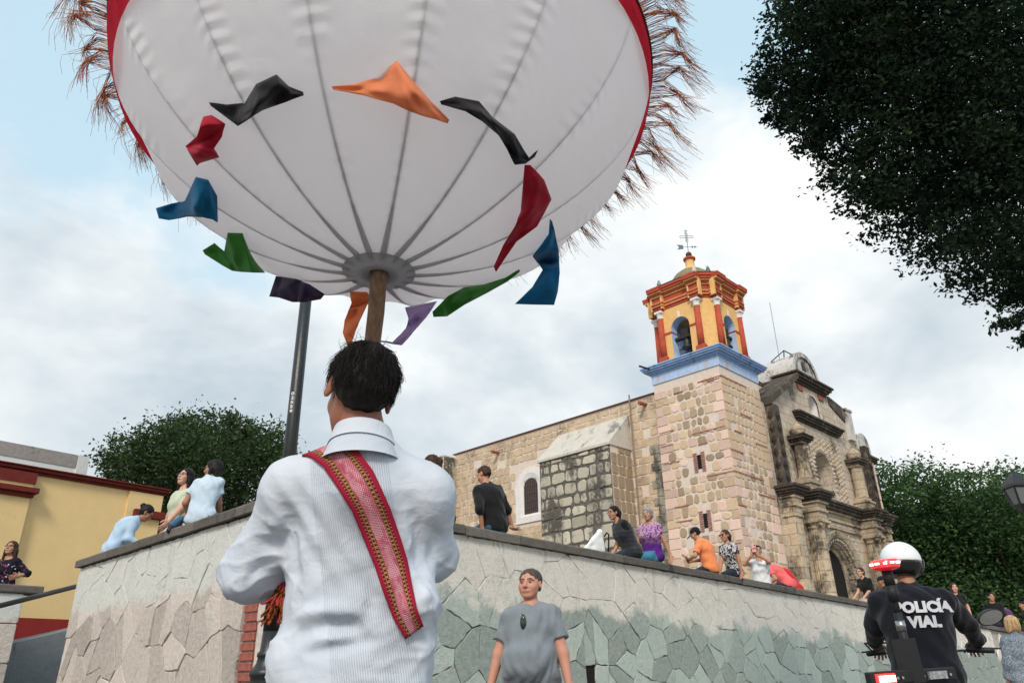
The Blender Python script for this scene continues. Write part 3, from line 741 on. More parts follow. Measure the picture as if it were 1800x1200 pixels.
for x0, x1, z0, z1, edge in rect_rows(BU0+.02, BU1-.02, 3.0, BZF-.11, (.34, .60), (.32, .78), rng):
    g = rng.uniform(.03, .055); poly = rounded(x0+g, x1-g, z0+g, z1-g, rng.uniform(.04, .10), rng, .03)
    if z1 < 5.2: stone_geo(left_over, poly, lambda x, o, z: (BF+.03-o, x, z), .04, .02, rng); continue
    m = MB()
    if stone_geo(m, poly, lambda x, o, z: (BF+.03-o, x, z), .035+rng.uniform(-.01, .015), .025, rng): m.build('stone', m_butt, buttress, fixn=True); nst += 1
left_over.build('stonework', m_butt, buttress, kind='stuff', fixn=True)
bs = MB()
for x0, x1, z0, z1, edge in rect_rows(BF+.04, UF-.0, 3.0, 10.6, (.36, .55), (.3, .5), rng):
    if z1 > BZF-.05+(x0-BF)*.95-.15: continue
    stone_geo(bs, rounded(x0+.02, x1-.02, z0+.02, z1-.02, .05, rng, .015), lambda x, o, z: (x, BU0+.03-o, z), .028, .015, rng)
bs.build('stonework', m_tan, church, kind='stuff', fixn=True)
cpart('buttress_side', lambda m: m.add([(BF+.035, BU0+.028, BASEZ), (UF+.1, BU0+.028, BASEZ), (UF+.1, BU0+.028, BZW-.1), (BF+.035, BU0+.028, BZF-.1)], [(0, 1, 2, 3)]), m_mortar)
# nave window: white surround, splay, iron grille
wv, w0, w1 = WIN; WR = .62
def arc(c, r, zc, n=14): return [(c-r*math.cos(PI*k/n), zc+r*math.sin(PI*k/n)) for k in range(n+1)]
def archpoly(c, r, z0, zc): return [(c-r, z0)]+arc(c, r, zc)+[(c+r, z0)]
def arched_frame(m, c, ro, ri, z0o, z0i, zc, fo, fi, mi=0):
    """ring between two arched outlines; fo, fi place outer and inner profile points"""
    a = archpoly(c, ro, z0o, zc); b = archpoly(c, ri, z0i, zc); n = len(a)
    m.add([fo(*p) for p in a]+[fi(*p) for p in b], [(i, (i+1) % n, n+(i+1) % n, n+i) for i in range(n)], mi)
def winw(m):
    fx = UF-.03
    arched_frame(m, wv, .92, .66, w0-.28, w0, w1-.62, lambda x, z: (fx, x, z), lambda x, z: (fx, x, z))
    arched_frame(m, wv, .92, .92, w0-.28, w0-.28, w1-.62, lambda x, z: (UF+.1, x, z), lambda x, z: (fx, x, z))
    arched_frame(m, wv, .66, .42, w0, w0+.1, w1-.62, lambda x, z: (fx, x, z), lambda x, z: (UF+.031, x, z))
win = cpart('window', winw, m_white)
cpart('pane', lambda m: m.add([(UF+.028, *p) for p in archpoly(wv, .43, w0+.09, w1-.62)], [tuple(range(17))]), basic('window_dark', (.05, .042, .04), .3, .3, 6, 0, .5), parent=win)
def grille(m):
    for k in range(-3, 4): m.box((UF+.004, wv+k*.115-.012, w0+.1), (UF+.02, wv+k*.115+.012, w1-.25))
    for k in range(4): m.box((UF+.0, wv-.41, w0+.3+k*.34), (UF+.012, wv+.41, w0+.33+k*.34))
cpart('grille', grille, basic('grille_wood', (.10, .06, .045), .7), parent=win)
# ---- facade
FU0, FU1 = S, 12.15; CE = 8.1; DEEP = .9
def outline_facade():
    return [(FU0, BASEZ), (FU1, BASEZ), (FU1, 12.2), (9.85, 12.55), (9.85, 12.8), (6.35, 12.8), (6.35, 12.72), (3.35, 10.85), (FU0, 10.85)]
def facade_wall(m):
    # front sheet with three openings, built from strips of columns
    holes = [('door', CE, 1.58, BASEZ, 4.46), ('win', CE-.08, .83, 8.05, 8.85), ('niche', CE-.1, .47, 11.35, 11.78)]
    def top(u):
        P = [(FU0, 10.85), (3.35, 10.85), (6.35, 12.8), (9.85, 12.7), (FU1, 12.2)]
        for a, b in zip(P, P[1:]):
            if a[0] <= u <= b[0]: return a[1]+(b[1]-a[1])*(u-a[0])/(b[0]-a[0])
        return 10.9
    us = sorted(set([FU0, 3.35, 6.35, 9.85, FU1]+[h[1]+h[2]*math.cos(PI*k/14)*s for h in holes for k in range(15) for s in (1,)]+[FU0+.4*k for k in range(23)]))
    us = [u for u in us if FU0 <= u <= FU1]
    for a, b in zip(us, us[1:]):
        if b-a < 1e-4: continue
        mid = (a+b)/2; segs = []
        def hz(h, u): d = 1-((u-h[1])/h[2])**2; return h[4]+h[2]*math.sqrt(max(0, d))
        cur = (BASEZ, BASEZ)
        for h in holes:
            if abs(mid-h[1]) < h[2]:
                segs.append((cur, (h[3], h[3]))); cur = (hz(h, a), hz(h, b))
        segs.append((cur, (top(a), top(b))))
        for (l0, l1), (t0, t1) in segs:
            if t0-l0 < 1e-4 and t1-l1 < 1e-4: continue
            m.add([(a, 0, l0), (b, 0, l1), (b, 0, t1), (a, 0, t0)], [(0, 1, 2, 3)])
    # top and sides
    tp = outline_facade()
    m.add([(x, 0, z) for x, z in tp]+[(x, DEEP, z) for x, z in tp], [(i, i+9, (i+1) % 9+9, (i+1) % 9) for i in range(9)])
facade = cpart('facade', facade_wall, m_facade_pale)
def reveal(name, c, ro, ri, z0o, z0i, zc, d0, d1, mt, par): return cpart(name, lambda m: arched_frame(m, c, ro, ri, z0o, z0i, zc, lambda x, z: (x, d0, z), lambda x, z: (x, d1, z)), mt, parent=par)
# back wall block seen over the shoulders
cpart('rear_wall', lambda m: m.box((S-.02, .95, 9), (12.1, 2.2, 12.35)), m_mortar)
rw = MB(); rng = random.Random(5)
for x0, x1, z0, z1, e in rect_rows(S+.02, 6.3, 10.4, 12.3, (.4, .5), (.45, .7), rng): stone_geo(rw, rounded(x0+.02, x1-.02, z0+.02, z1-.02, .04, rng, .015), lambda x, o, z: (x, .95-o, z), .03, .015, rng)
rw.build('stonework', m_butt, church, kind='stuff', fixn=True)
cpart('rear_wall_top', lambda m: m.box((S-.02, .9, 12.35), (12.15, 2.25, 12.5)), m_dark)
# portal
portal = cpart('portal', lambda m: (arched_frame(m, CE, 1.9, 1.82, 1.4, 1.4, 4.46, lambda x, z: (x, -.002, z), lambda x, z: (x, -.10, z)), arched_frame(m, CE, 1.82, 1.66, 1.4, 1.4, 4.46, lambda x, z: (x, -.10, z), lambda x, z: (x, -.05, z)),
      arched_frame(m, CE, 1.66, 1.58, 1.4, 1.4, 4.46, lambda x, z: (x, -.05, z), lambda x, z: (x, -.0, z)), arched_frame(m, CE, 1.58, 1.30, 1.4, 1.4, 4.4, lambda x, z: (x, .0, z), lambda x, z: (x, .42, z)), arched_frame(m, CE, 1.30, 1.16, 1.4, 1.4, 4.4, lambda x, z: (x, .42, z), lambda x, z: (x, .44, z)), arched_frame(m, CE, 1.16, 1.16, 1.4, 1.4, 4.4, lambda x, z: (x, .44, z), lambda x, z: (x, .9, z))), m_facade)
cpart('doorway', lambda m: m.add([(x, .50, z) for x, z in archpoly(CE, 1.2, 1.4, 4.4)], [tuple(range(17))]), m_black, parent=portal)  # black sheet standing in for the unlit interior
def coffers(m):                            # carved panels on the splay
    for ring_ in (0.22, .55, .83):
        for k in range(24):
            if k < 5: th, zz = 0, 2.2+k*.45; px_ = 1
            r = 1.58-(1.58-1.30)*ring_; v = .42*ring_
            if k < 5:
                for sgn in (-1, 1): m.box((CE+sgn*(r-.03)-.03, v-.07, zz), (CE+sgn*(r-.03)+.03, v+.07, zz+.3))
            else:
                a = PI*(k-4.5)/19.; x = CE-r*math.cos(a); z = 4.42+r*math.sin(a)
                ca, sa = math.cos(a), math.sin(a)
                q_ = [(x+(dx*ca+dr*sa), v+dv, z+(dr*-sa*-1*0-dr*sa*0+dx*0)) for dx in (0,) for dr in (0,) for dv in (0,)]
                P = []
                for dr in (-.045, .02):
                    for dv in (-.075, .075):
                        for dt in (-.08, .08): P.append((CE-(r+dr)*math.cos(a+dt/r), v+dv, 4.42+(r+dr)*math.sin(a+dt/r)))
                m.add(P, [(0, 1, 3, 2), (4, 6, 7, 5), (0, 4, 5, 1), (2, 3, 7, 6), (0, 2, 6, 4), (1, 5, 7, 3)])
cpart('carved_panels', coffers, m_facade_pale, kind='stuff', parent=portal)
fw = reveal('niche_window', CE-.08, .83, .80, 8.05, 8.05, 8.85, 0, .85, m_facade_pale, facade)
cpart('niche_back', lambda m: m.add([(x, .84, z) for x, z in archpoly(CE-.08, .85, 8.0, 8.85)], [tuple(range(17))]), m_white, parent=facade)
reveal('niche_small', CE-.1, .47, .45, 11.35, 11.35, 11.78, 0, .5, m_white, facade)
cpart('niche_small_back', lambda m: m.add([(x, .49, z) for x, z in archpoly(CE-.1, .5, 11.3, 11.78)], [tuple(range(17))]), m_white, parent=facade)
cpart('niche_surround', lambda m: (arched_frame(m, CE-.1, .66, .66, 11.2, 11.2, 11.78, lambda x, z: (x, -.002, z), lambda x, z: (x, -.08, z)), arched_frame(m, CE-.1, .66, .48, 11.2, 11.34, 11.78, lambda x, z: (x, -.08, z), lambda x, z: (x, -.06, z))), m_facade_pale)
# lower order: pilasters, columns
def mirror(u): return 2*CE-u
for sgn in (0, 1):
    ux = (lambda u: u) if sgn == 0 else mirror
    def bx_(m, a, b, p, z0, z1): m.box((min(ux(a), ux(b)), -p, z0), (max(ux(a), ux(b)), .05, z1))
    def pil(m):
        bx_(m, 3.27, 3.85, .5, 1.4, 6.25); bx_(m, 3.22, 3.90, .56, 6.25, 6.33); bx_(m, 3.24, 3.88, .53, 6.33, 6.62); bx_(m, 3.2, 3.94, .60, 6.62, 6.7); bx_(m, 3.22, 3.9, .57, 6.7, 6.95); bx_(m, 3.16, 3.98, .64, 6.95, 7.03)
    cpart('pilaster', pil, m_facade, bevel=.015)
    def jointed(m):
        for k in range(11): bx_(m, 4.35, 4.62, .10, 1.9+k*.42, 2.05+k*.42)
    cpart('rusticated_strip', jointed, m_facade, bevel=.02)
    cpart('backing_pilaster', lambda m: (bx_(m, 4.25, 4.75, .06, 1.4, 6.6), bx_(m, 4.78, 5.75, .10, 1.4, 6.6)), m_facade)
    cu = ux(5.28)
    def flut(m):
        n = 40
        rings = []
        for z, r in ((2.9, .40), (3.05, .36), (3.1, .34), (5.95, .30), (5.97, .33)):
            rings.append([(cu+r*(1-.05*(k % 2 if 3.06 < z < 5.96 else 0))*math.cos(2*PI*k/n), -.34+r*(1-.05*(k % 2 if 3.06 < z < 5.96 else 0))*math.sin(2*PI*k/n), z) for k in range(n)])
        m.loft(rings)
        m.box((cu-.42, -.76, 1.4), (cu+.42, .05, 2.9))
    cpart('fluted_column', flut, m_facade)
    def capl(m):
        m.lathe([(.33, 5.97), (.36, 6.02), (.33, 6.06), (.40, 6.2)], 16, 0, (cu, -.34)); m.box((cu-.44, -.8, 6.2), (cu+.44, .05, 6.3))
        for a in (-1, 1):
            for b in (-1, 1): m.lathe([(.02, 6.0), (.09, 6.05), (.09, 6.17), (.02, 6.2)], 8, 0, (cu+a*.34, -.34+b*.34))
    cpart('capital', capl, m_facade)
    def ent(m): bx_(m, 4.9, 5.68, .72, 6.3, 6.42); bx_(m, 4.92, 5.66, .70, 6.42, 6.62); bx_(m, 4.86, 5.72, .77, 6.62, 6.7); bx_(m, 4.9, 5.68, .72, 6.7, 6.95); bx_(m, 4.82, 5.76, .82, 6.95, 7.03)
    cpart('entablature_block', ent, m_facade, bevel=.012)
    def drk(m):
        for o, z0, z1 in ((0, 7.03, 7.11), (.07, 7.11, 7.2), (.14, 7.2, 7.3), (.2, 7.3, 7.42)): bx_(m, 3.12-o, 4.02+o, .68+o, z0, z1); bx_(m, 4.78-o, 5.8+o, .86+o, z0, z1)
    cpart('dark_cornice', drk, m_dark, bevel=.02)
    # upper order
    def up(m):
        bx_(m, 4.88, 5.68, .62, 7.42, 7.75); bx_(m, 4.83, 5.73, .68, 7.75, 7.83); bx_(m, 4.96, 5.6, .56, 7.83, 8.0)
        m.lathe([(.32, 8.0), (.28, 8.08), (.25, 8.5), (.27, 8.9), (.24, 9.38), (.3, 9.42)], 12, 0, (cu, -.28)); bx_(m, 4.98, 5.58, .52, 9.42, 9.52)
    cpart('upper_column', up, m_facade)
    cpart('upper_cap', lambda m: (bx_(m, 4.9, 5.66, .62, 9.52, 9.6), bx_(m, 4.82, 5.74, .7, 9.6, 9.7), bx_(m, 4.8, 5.76, .74, 9.7, 9.78)), m_dark, bevel=.015)
    cpart('finial', lambda m: m.lathe([(.3, 9.78), (.28, 9.9), (.34, 10.02), (.24, 10.2), (.1, 10.3), (.03, 10.45)], 10, 0, (cu, -.3)), m_facade, True)
    def volute(m):
        bx_(m, 3.25, 3.8, .34, 7.42, 10.75)
        for k in range(6):
            z = 7.75+k*.5; p = .34
            for a in (0, 1):
                uc = ux(3.52); m.add([(uc-.2, -p-.005, z), (uc, -p-.005, z-.22), (uc+.2, -p-.005, z), (uc, -p-.005, z+.22), (uc, -p-.09, z)], [(0, 1, 4), (1, 2, 4), (2, 3, 4), (3, 0, 4)])
                ue = ux(3.25); s_ = -.005 if sgn == 0 else .005
                m.add([(ue+s_, -.17-.13, z), (ue+s_, -.17, z-.22), (ue+s_, -.17+.13, z), (ue+s_, -.17, z+.22), (ue+s_*14, -.17, z)], [(0, 1, 4), (1, 2, 4), (2, 3, 4), (3, 0, 4)])
    cpart('carved_strip', volute, m_dark)
    cpart('plain_strip', lambda m: (bx_(m, 4.0, 4.35, .14, 7.42, 10.6), bx_(m, 4.4, 4.6, .07, 7.42, 10.6)), m_facade)
    def gslope(m):
        p = [(3.2, 10.72), (6.28, 12.62), (6.28, 12.9), (3.2, 11.05)] if sgn == 0 else [(9.9, 12.3), (9.9, 12.74), (11.45, 12.5), (11.45, 11.75)]
        m.prism(p, -.36 if sgn == 0 else -.06, .9, 0, lambda q_: (q_[0], q_[2], q_[1]))
    cpart('gable_slope', gslope, m_dark, bevel=.02)
    if sgn: cpart('gable_shoulder', lambda m: (m.box((11.45, -.16, 10.9), (12.1, .9, 12.35)), m.box((11.4, -.22, 12.35), (12.14, .95, 12.47))), m_dome_stone, bevel=.02)
cpart('entablature', lambda m: (m.box((5.7, -.12, 6.32), (10.5, .05, 6.4)), m.box((5.7, -.08, 6.4), (10.5, .05, 6.62)), m.box((5.7, -.16, 6.62), (10.5, .05, 6.7)), m.box((5.7, -.10, 6.7), (10.5, .05, 6.95)), m.box((5.7, -.2, 6.95), (10.5, .05, 7.03))), m_facade, bevel=.01)
cpart('dark_cornice', lambda m: [m.box((5.78, -.24-o, z0), (10.42, .05, z1)) for o, z0, z1 in ((0, 7.03, 7.11), (.08, 7.11, 7.2), (.16, 7.2, 7.3), (.24, 7.3, 7.42))], m_dark, bevel=.02)
def dent(m):
    for k in range(22): m.box((5.85+k*.205, -.34, 7.06), (5.95+k*.205, -.1, 7.14))
cpart('dentils', dent, m_dark, kind='stuff')
cpart('mid_cornice', lambda m: [m.box((6.0-o, -.10-o, z0), (10.15+o, .05, z1)) for o, z0, z1 in ((0, 10.72, 10.8), (.1, 10.8, 10.9), (.16, 10.9, 11.0), (.24, 11.0, 11.1))], m_dark, bevel=.02)
cpart('top_cornice', lambda m: [m.box((6.45-o, -.10-o, z0), (9.65+o, .9, z1)) for o, z0, z1 in ((0, 12.6, 12.7), (.1, 12.7, 12.8), (.2, 12.8, 12.92), (.28, 12.92, 13.02))], m_dark, bevel=.02)
cpart('top_brick', lambda m: (m.box((6.7, -.06, 12.3), (7.2, .02, 12.55)), m.box((8.8, -.06, 12.3), (9.3, .02, 12.55))), m_brick_red)
def relief(m):                              # diamond relief round the blind window and the zigzag band above
    rng = random.Random(3)
    for i in range(19):
        for j in range(14):
            u = 6.25+i*.205; z = 7.6+j*.2+(.1 if i % 2 else 0)
            if abs(u-CE+.08) < 1.0 and z < 9.9 and math.hypot(max(0, abs(u-CE+.08)-.0)/1.0, max(0, z-8.85)/1.0) < 1.02: continue
            if z > 10.35 and rng.random() < .15: continue
            s_ = .095; d = .065 if z < 10.2 else .05
            m.add([(u-s_, -.004, z), (u, -.004, z-s_), (u+s_, -.004, z), (u, -.004, z+s_), (u, -d-.004, z)], [(0, 1, 4), (1, 2, 4), (2, 3, 4), (3, 0, 4)])
cpart('diamond_relief', relief, m_facade, kind='stuff')
def vous(m):
    for k in range(15):
        a = PI*k/14; x = CE-.08-.95*math.cos(a); z = 8.85+.95*math.sin(a); m.lathe([(.0, 0), (.1, 0)], 6) if False else None
        m.add([(x+.1*math.cos(t), -.004, z+.1*math.sin(t)) for t in [2*PI*i/6 for i in range(6)]]+[(x, -.1, z)], [(i, (i+1) % 6, 6) for i in range(6)])
    for k in range(4):
        for s_ in (-1, 1):
            x = CE-.08+s_*.95; z = 8.1+k*.2; m.add([(x+.1*math.cos(t), -.004, z+.1*math.sin(t)) for t in [2*PI*i/6 for i in range(6)]]+[(x, -.1, z)], [(i, (i+1) % 6, 6) for i in range(6)])
cpart('window_bosses', vous, m_facade_pale, kind='stuff')
def spand(m):
    for u, z in ((6.35, 5.9), (6.3, 5.5), (6.55, 6.05), (9.85, 5.9), (9.9, 5.5), (9.65, 6.05), (6.2, 5.1), (10.0, 5.1), (7.0, 6.2), (9.2, 6.2)):
        m.add([(u+.13*math.cos(t)*(1 if i % 2 else .5), -.004, z+.13*math.sin(t)*(1 if i % 2 else .5)) for i, t in enumerate([2*PI*i/10 for i in range(10)])]+[(u, -.06, z)], [(i, (i+1) % 10, 10) for i in range(10)])
    for k in range(8): m.box((6.0+.52*k, -.09, 6.46), (6.4+.52*k, -.05, 6.58))
cpart('spandrel_carving', spand, m_facade_pale, kind='stuff')
# rounded crown over the gable
def crown(m):
    r = 1.28; n = 16; pts = [(CE-.1-r, 13.02)]+[(CE-.1-r*math.cos(PI*k/n)*(1 if k else 1), 13.1+r*.95*math.sin(PI*k/n)) for k in range(n+1)]+[(CE-.1+r, 13.02)]
    m.prism(pts, .05, 1.9, 0, lambda q_: (q_[0], q_[2], q_[1]))
    pts2 = [(CE-.1+(x-CE+.1)*1.06, 13.05+(z-13.05)*1.06) for x, z in pts]
    nn = len(pts); m.add([(x, -.02, z) for x, z in pts2]+[(CE-.1+(x-CE+.1)*.88, -.02, 13.0+(z-13.0)*.88) for x, z in pts]+[(x, .25, z) for x, z in pts2], [(i, i+1, nn+i+1, nn+i) for i in range(nn-1)]+[(i, 2*nn+i, 2*nn+i+1, i+1) for i in range(nn-1)])
cpart('crown', crown, m_dome_stone)
cpart('crown_niche', lambda m: (m.add([(x, .035, z) for x, z in archpoly(CE-.15, .22, 13.5, 13.75)], [tuple(range(17))]), m.box((CE-.55, .0, 13.2), (CE+.3, .06, 13.3))), m_dark)
cpart('crown_rail', lambda m: (m.tube([(CE-1, .5, 14.1), (CE-.9, .5, 14.45), (CE+.4, .5, 14.5), (CE+.6, .5, 14.2)], .03, 5), m.tube([(CE-.9, 1.2, 14.1), (CE-.9, .5, 14.45)], .025, 5)), m_iron)
cpart('antenna', lambda m: m.tube([(CE-.6, .9, 14.2), (CE-.6, .9, 17.2)], .018, 5), basic('antenna_grey', (.35, .36, .37), .5))
# right stub tower
rt = cpart('side_tower', lambda m: m.box((12.12, .03, BASEZ), (14.25, 2.6, 10.3)), m_mortar)
rts = MB()
for x0, x1, z0, z1, e in rect_rows(12.14, 14.23, 2.5, 10.25, (.38, .55), (.34, .5), rng, .45): stone_geo(rts, rounded(x0+.02, x1-.02, z0+.02, z1-.02, .05, rng, .015), lambda x, o, z: (x, .03-o, z), .03, .015, rng)
rts.build('stonework', m_pale, rt, kind='stuff', fixn=True)
cpart('side_tower_cornice', lambda m: (m.box((12.0, -.12, 10.3), (14.4, 2.7, 10.4)), m.box((11.92, -.2, 10.4), (14.48, 2.75, 10.5))), m_dark, parent=rt)
def rcap(m):
    n = 12; pts = [(12.35, 10.5)]+[(13.1-.75*math.cos(PI*k/n), 10.75+.8*math.sin(PI*k/n)) for k in range(n+1)]+[(13.85, 10.5)]
    m.prism(pts, -.1, .7, 0, lambda q_: (q_[0], q_[2], q_[1]))
cpart('round_crest', rcap, m_dome_stone, parent=rt)
print('church stones', nst)

# ================================================================== yellow house, white house, stairs on the left
m_yel = stone_mat('yellow_stucco', (.76, .545, .265), .06, stain=(.52, .36, .16), stain_amt=.16, stain_scale=.7, bump=.12, scale=2.5, rnd=0)
m_redtrim = stone_mat('oxblood_trim', (.155, .028, .022), .25, bump=.2, scale=6, rnd=0)
m_redbase = stone_mat('oxblood_base', (.25, .03, .026), .12, bump=.1, scale=5, rnd=0)
m_grey = stone_mat('grey_cement', (.22, .235, .245), .15, stain=(.03, .032, .03), stain_amt=.14, stain_scale=1.5, rnd=0)
ya = math.radians(38.5); dY = np.array([math.sin(ya), math.cos(ya), 0]); nY = np.array([dY[1], -dY[0], 0])   # wall direction and its street-side normal
YP = at(150, 842, 16.0); YP[2] = 0
house = thing('yellow_house', 'yellow stucco house with dark red cornices and red base stripe', 'house', tuple(YP), frame(None, dY))
def hx(x, y, off=0):                        # photo point on the house front -> local (x, z)
    P = onplane(x, y, YP+nY*off, nY); return float((P-YP)@dY), float(P[2])
zt_ = hx(150, 849)[1]; xr = hx(284, 870)[0]; xb = hx(46, 885)[0]; zc2 = hx(50, 868)[1]; zc3 = hx(276, 905)[1]; zr = hx(90, 1087)[1]
print('house top', zt_, 'right', xr, 'break', xb, 'stripe', zr)
def hbox(m, x0, x1, o0, o1, z0, z1): m.box((x0, -o1, z0), (x1, -o0, z1))
def hpart(name, boxes, mt, bevel=0):
    m = MB()
    for b in boxes: hbox(m, *b)
    return m.build(name, mt, house, bevel=bevel)
hpart('wall', [(-9, xr-.0, -7, 0, zr, zt_)], m_yel)
hpart('pilaster', [(-9, xb, -.1, .14, zr, zt_-.02)], m_yel)
hpart('corner_pilaster', [(xr-.75, xr+.02, -.1, .06, zr, zt_-.01)], m_yel)
hpart('cornice', [(-9, xr+.08, -7.2, .06, zt_, zt_+.05), (-9, xr+.12, -7.2, .12, zt_+.05, zt_+.11), (-9, xr+.15, -7.2, .16, zt_+.11, zt_+.14)], m_redtrim, .02)
hpart('frieze', [(-9, xb+.03, -.1, .17, zt_-.22, zt_-.001)], m_redtrim)
hpart('string_course', [(-9, xb+.04, -.1, .20, zc2-.10, zc2-.02), (-9, xb+.1, -.1, .27, zc2-.02, zc2+.09)], m_redtrim, .015)
hpart('string_course', [(xr-.6, xr+.1, -.1, .16, zc3-.12, zc3+.05)], m_redtrim, .015)
hpart('base_stripe', [(-9, xr+.03, -7, .02, -.2, zr)], m_redbase)
wh = thing('white_house', 'whitewashed house end with bare grey parapet behind the yellow house', 'house', tuple(YP-nY*9+dY*3), frame(None, dY))
def wx(x, y): P = onplane(x, y, YP-nY*9, nY); return float((P-YP-dY*3)@dY), float(P[2])
wr, wz = wx(138, 800); _, wzl = wx(0, 770)
m_wh = stone_mat('white_stucco', (.74, .75, .75), .06, stain=(.38, .35, .33), stain_amt=.2, rnd=0)
m_cem = stone_mat('bare_cement', (.34, .31, .29), .2, stain=(.16, .15, .14), stain_amt=.2, rnd=0)
MB().box((-9, 0, 0), (wr, 6, wz-.42)).build('wall', m_wh, wh)
MB().box((-9, -.02, wz-.42), (wr-.02, 6, wz)).build('parapet', m_cem, wh)
MB().box((wr-3.3, -.03, wz-2.5), (wr-2.5, .1, wz-.4)).build('cement_patch', m_cem, wh)
MB().box((wr+.001, -.05, 0), (wr+.35, 6, wz+.02)).build('corner_strip', m_wh, wh)
# low wall, handrail, stair flank
LP = atz(80, 1030, 2.38)
lw = thing('low_wall', 'low pale block wall with coping below the woman in floral dress', 'wall', (LP[0], LP[1], 0), frame(None, dY))
MB().box((-6, .06, 0), (-.28, .36, LP[2]-.12)).build('mortar_core', m_joint, lw)
rng = random.Random(8)
for x0, x1, z0, z1, e in rect_rows(-6, -.26, .3, LP[2]-.125, (.42, .58), (.5, .9), rng):
    m = MB()
    if stone_geo(m, rounded(x0+.006, x1-.006, z0+.006, z1-.006, .02, rng, .006), lambda x, o, z: (x, .06-o, z), .02, .01, rng): m.build('stone', m_ls, lw, fixn=True)
for k in range(6): MB().box((-.98*(k+1)+.005, 0, LP[2]-.12), (-.98*k-.005, .42, LP[2])).build('coping', m_coping, lw, bevel=.02)
hr0 = at(-40, 1074, 9.6); hr1 = at(134, 1030, 11.5)
hr = MB().tube([hr0, hr1], .035, 10); hr.tube([hr0+(hr1-hr0)*.15, (*(hr0+(hr1-hr0)*.15)[:2], 0)], .025, 8)
tag(hr.build('handrail', m_iron, smooth=True), 'black metal handrail rising from the left edge to the pale wall', 'handrail')
sf0 = at(-60, 1148, 11.6); sf1 = at(126, 1106, 13.0)
def flank(m):
    d = nrm((sf1-sf0)*np.array([1, 1, 0])); n = np.array([-d[1], d[0], 0])*.6
    sl_ = (sf1[2]-sf0[2])/np.linalg.norm((sf1-sf0)[:2]); a, b = sf0-d*.5, sf1+d*1.2; za, zb = sf0[2]-.5*sl_, sf1[2]+1.2*sl_
    m.add([(a[0], a[1], 0), (b[0], b[1], 0), (b[0], b[1], zb), (a[0], a[1], za)]+[(a[0]+n[0], a[1]+n[1], 0), (b[0]+n[0], b[1]+n[1], 0), (b[0]+n[0], b[1]+n[1], zb), (a[0]+n[0], a[1]+n[1], za)], [(0, 1, 2, 3), (7, 6, 5, 4), (3, 2, 6, 7), (0, 4, 5, 1), (1, 5, 6, 2), (0, 3, 7, 4)])
m = MB(); flank(m); tag(m.build('stair_flank', m_grey, fixn=True), 'grey cement stair flank sloping up below the yellow house', 'stairs')
# ================================================================== people
def skin_mat(name, c):
    if name in MATS: return MATS[name]
    M = Mat(name, .55, .35); n = M.noise(18, 5, .6); r = tuple(c[i]*(1.06, .86, .82)[i] for i in range(3))
    M.col(M.ramp(n, [(.3, r), (.65, c)])); M.b.inputs['Subsurface Weight'].default_value = .08; M.b.inputs['Subsurface Radius'].default_value = (.012, .005, .003)
    M.bump(M.noise(120, 4), .12, .004); return M.m
SK1 = skin_mat('skin_tan', (.46, .255, .165)); SK2 = skin_mat('skin_brown', (.34, .175, .11)); SK3 = skin_mat('skin_light', (.60, .36, .27)); SK4 = skin_mat('skin_ruddy', (.52, .27, .195))
def hair_mat(name, c, rough=.42):
    if name in MATS: return MATS[name]
    M = Mat(name, rough+.1, .16); n = M.noise(60, 4, .6, stretch=(1, 1, .15)); M.col(M.ramp(n, [(.3, tuple(k*.5 for k in c)), (.7, tuple(min(1, k*1.5) for k in c))])); M.bump(n, .5, .006); return M.m
HB_ = hair_mat('hair_black', (.012, .010, .010)); HBR = hair_mat('hair_brown', (.05, .028, .018)); HG = hair_mat('hair_grey', (.26, .27, .30), .5); HBL = hair_mat('hair_blonde', (.62, .40, .21)); HGB = hair_mat('hair_greying_brown', (.075, .058, .05), .55)
EYEW = basic('eye_white', (.40, .35, .33), .3, 0); EYED = basic('eye_dark', (.015, .011, .010), .2, 0, spec=.5); LIP = basic('lips', (.33, .11, .10), .5, .1); LIPM = basic('lips_pale', (.40, .19, .145), .55, .1); m_glass_d = basic('dark_lens', (.02, .018, .02), .12, 0, spec=.6); m_frame = basic('spectacle_frame', (.02, .017, .016), .35, 0)
def ik(a, b, l1, l2, hint):
    a, b = V3(a), V3(b); d = b-a; L = np.linalg.norm(d); L2 = min(L, (l1+l2)*.998); u = d/max(L, 1e-6); b = a+u*L2
    x = (l1*l1-l2*l2+L2*L2)/(2*L2); hgt = math.sqrt(max(0, l1*l1-x*x)); h = V3(hint); h = nrm(h-u*(h@u)); return a+u*x+h*hgt, b
def hand_prims(w, d, n, side, curl=.3, s=1.0, spread=1.0):
    d = nrm(d); n = V3(n); n = nrm(n-d*(n@d)); l = np.cross(d, n)*side; P = [cap(w-d*.03*s, w+d*.02*s, .026*s, .028*s, .015), cap(w+d*.018*s, w+d*.07*s, .034*s, .040*s, .012, flat=n, ratio=.42)]
    for i, ln in zip((-1.5, -.5, .5, 1.5), (.85, .98, 1.05, .95)):
        b = w+d*(.088-.004*abs(i))*s+l*.0195*i*s*spread; c1 = curl*.9; c2 = curl*2.0
        d1 = nrm(d*math.cos(c1)+n*math.sin(c1)+l*.07*i*spread); d2 = nrm(d*math.cos(c2)+n*math.sin(c2)+l*.05*i*spread)
        e = b+d1*.042*ln*s; f_ = e+d2*.042*ln*s; P += [cap(b-d1*.012*s, e, .0098*s, .009*s, .006), cap(e, f_, .009*s, .0075*s, .004)]
    b = w+d*.025*s+l*.03*s; e = b+(d*.030+l*.026+n*.012)*s; f_ = e+(d*.034+l*.006+n*.010)*s; P += [cap(b, e, .0135*s, .011*s, .01), cap(e, f_, .011*s, .009*s, .004)]
    return P
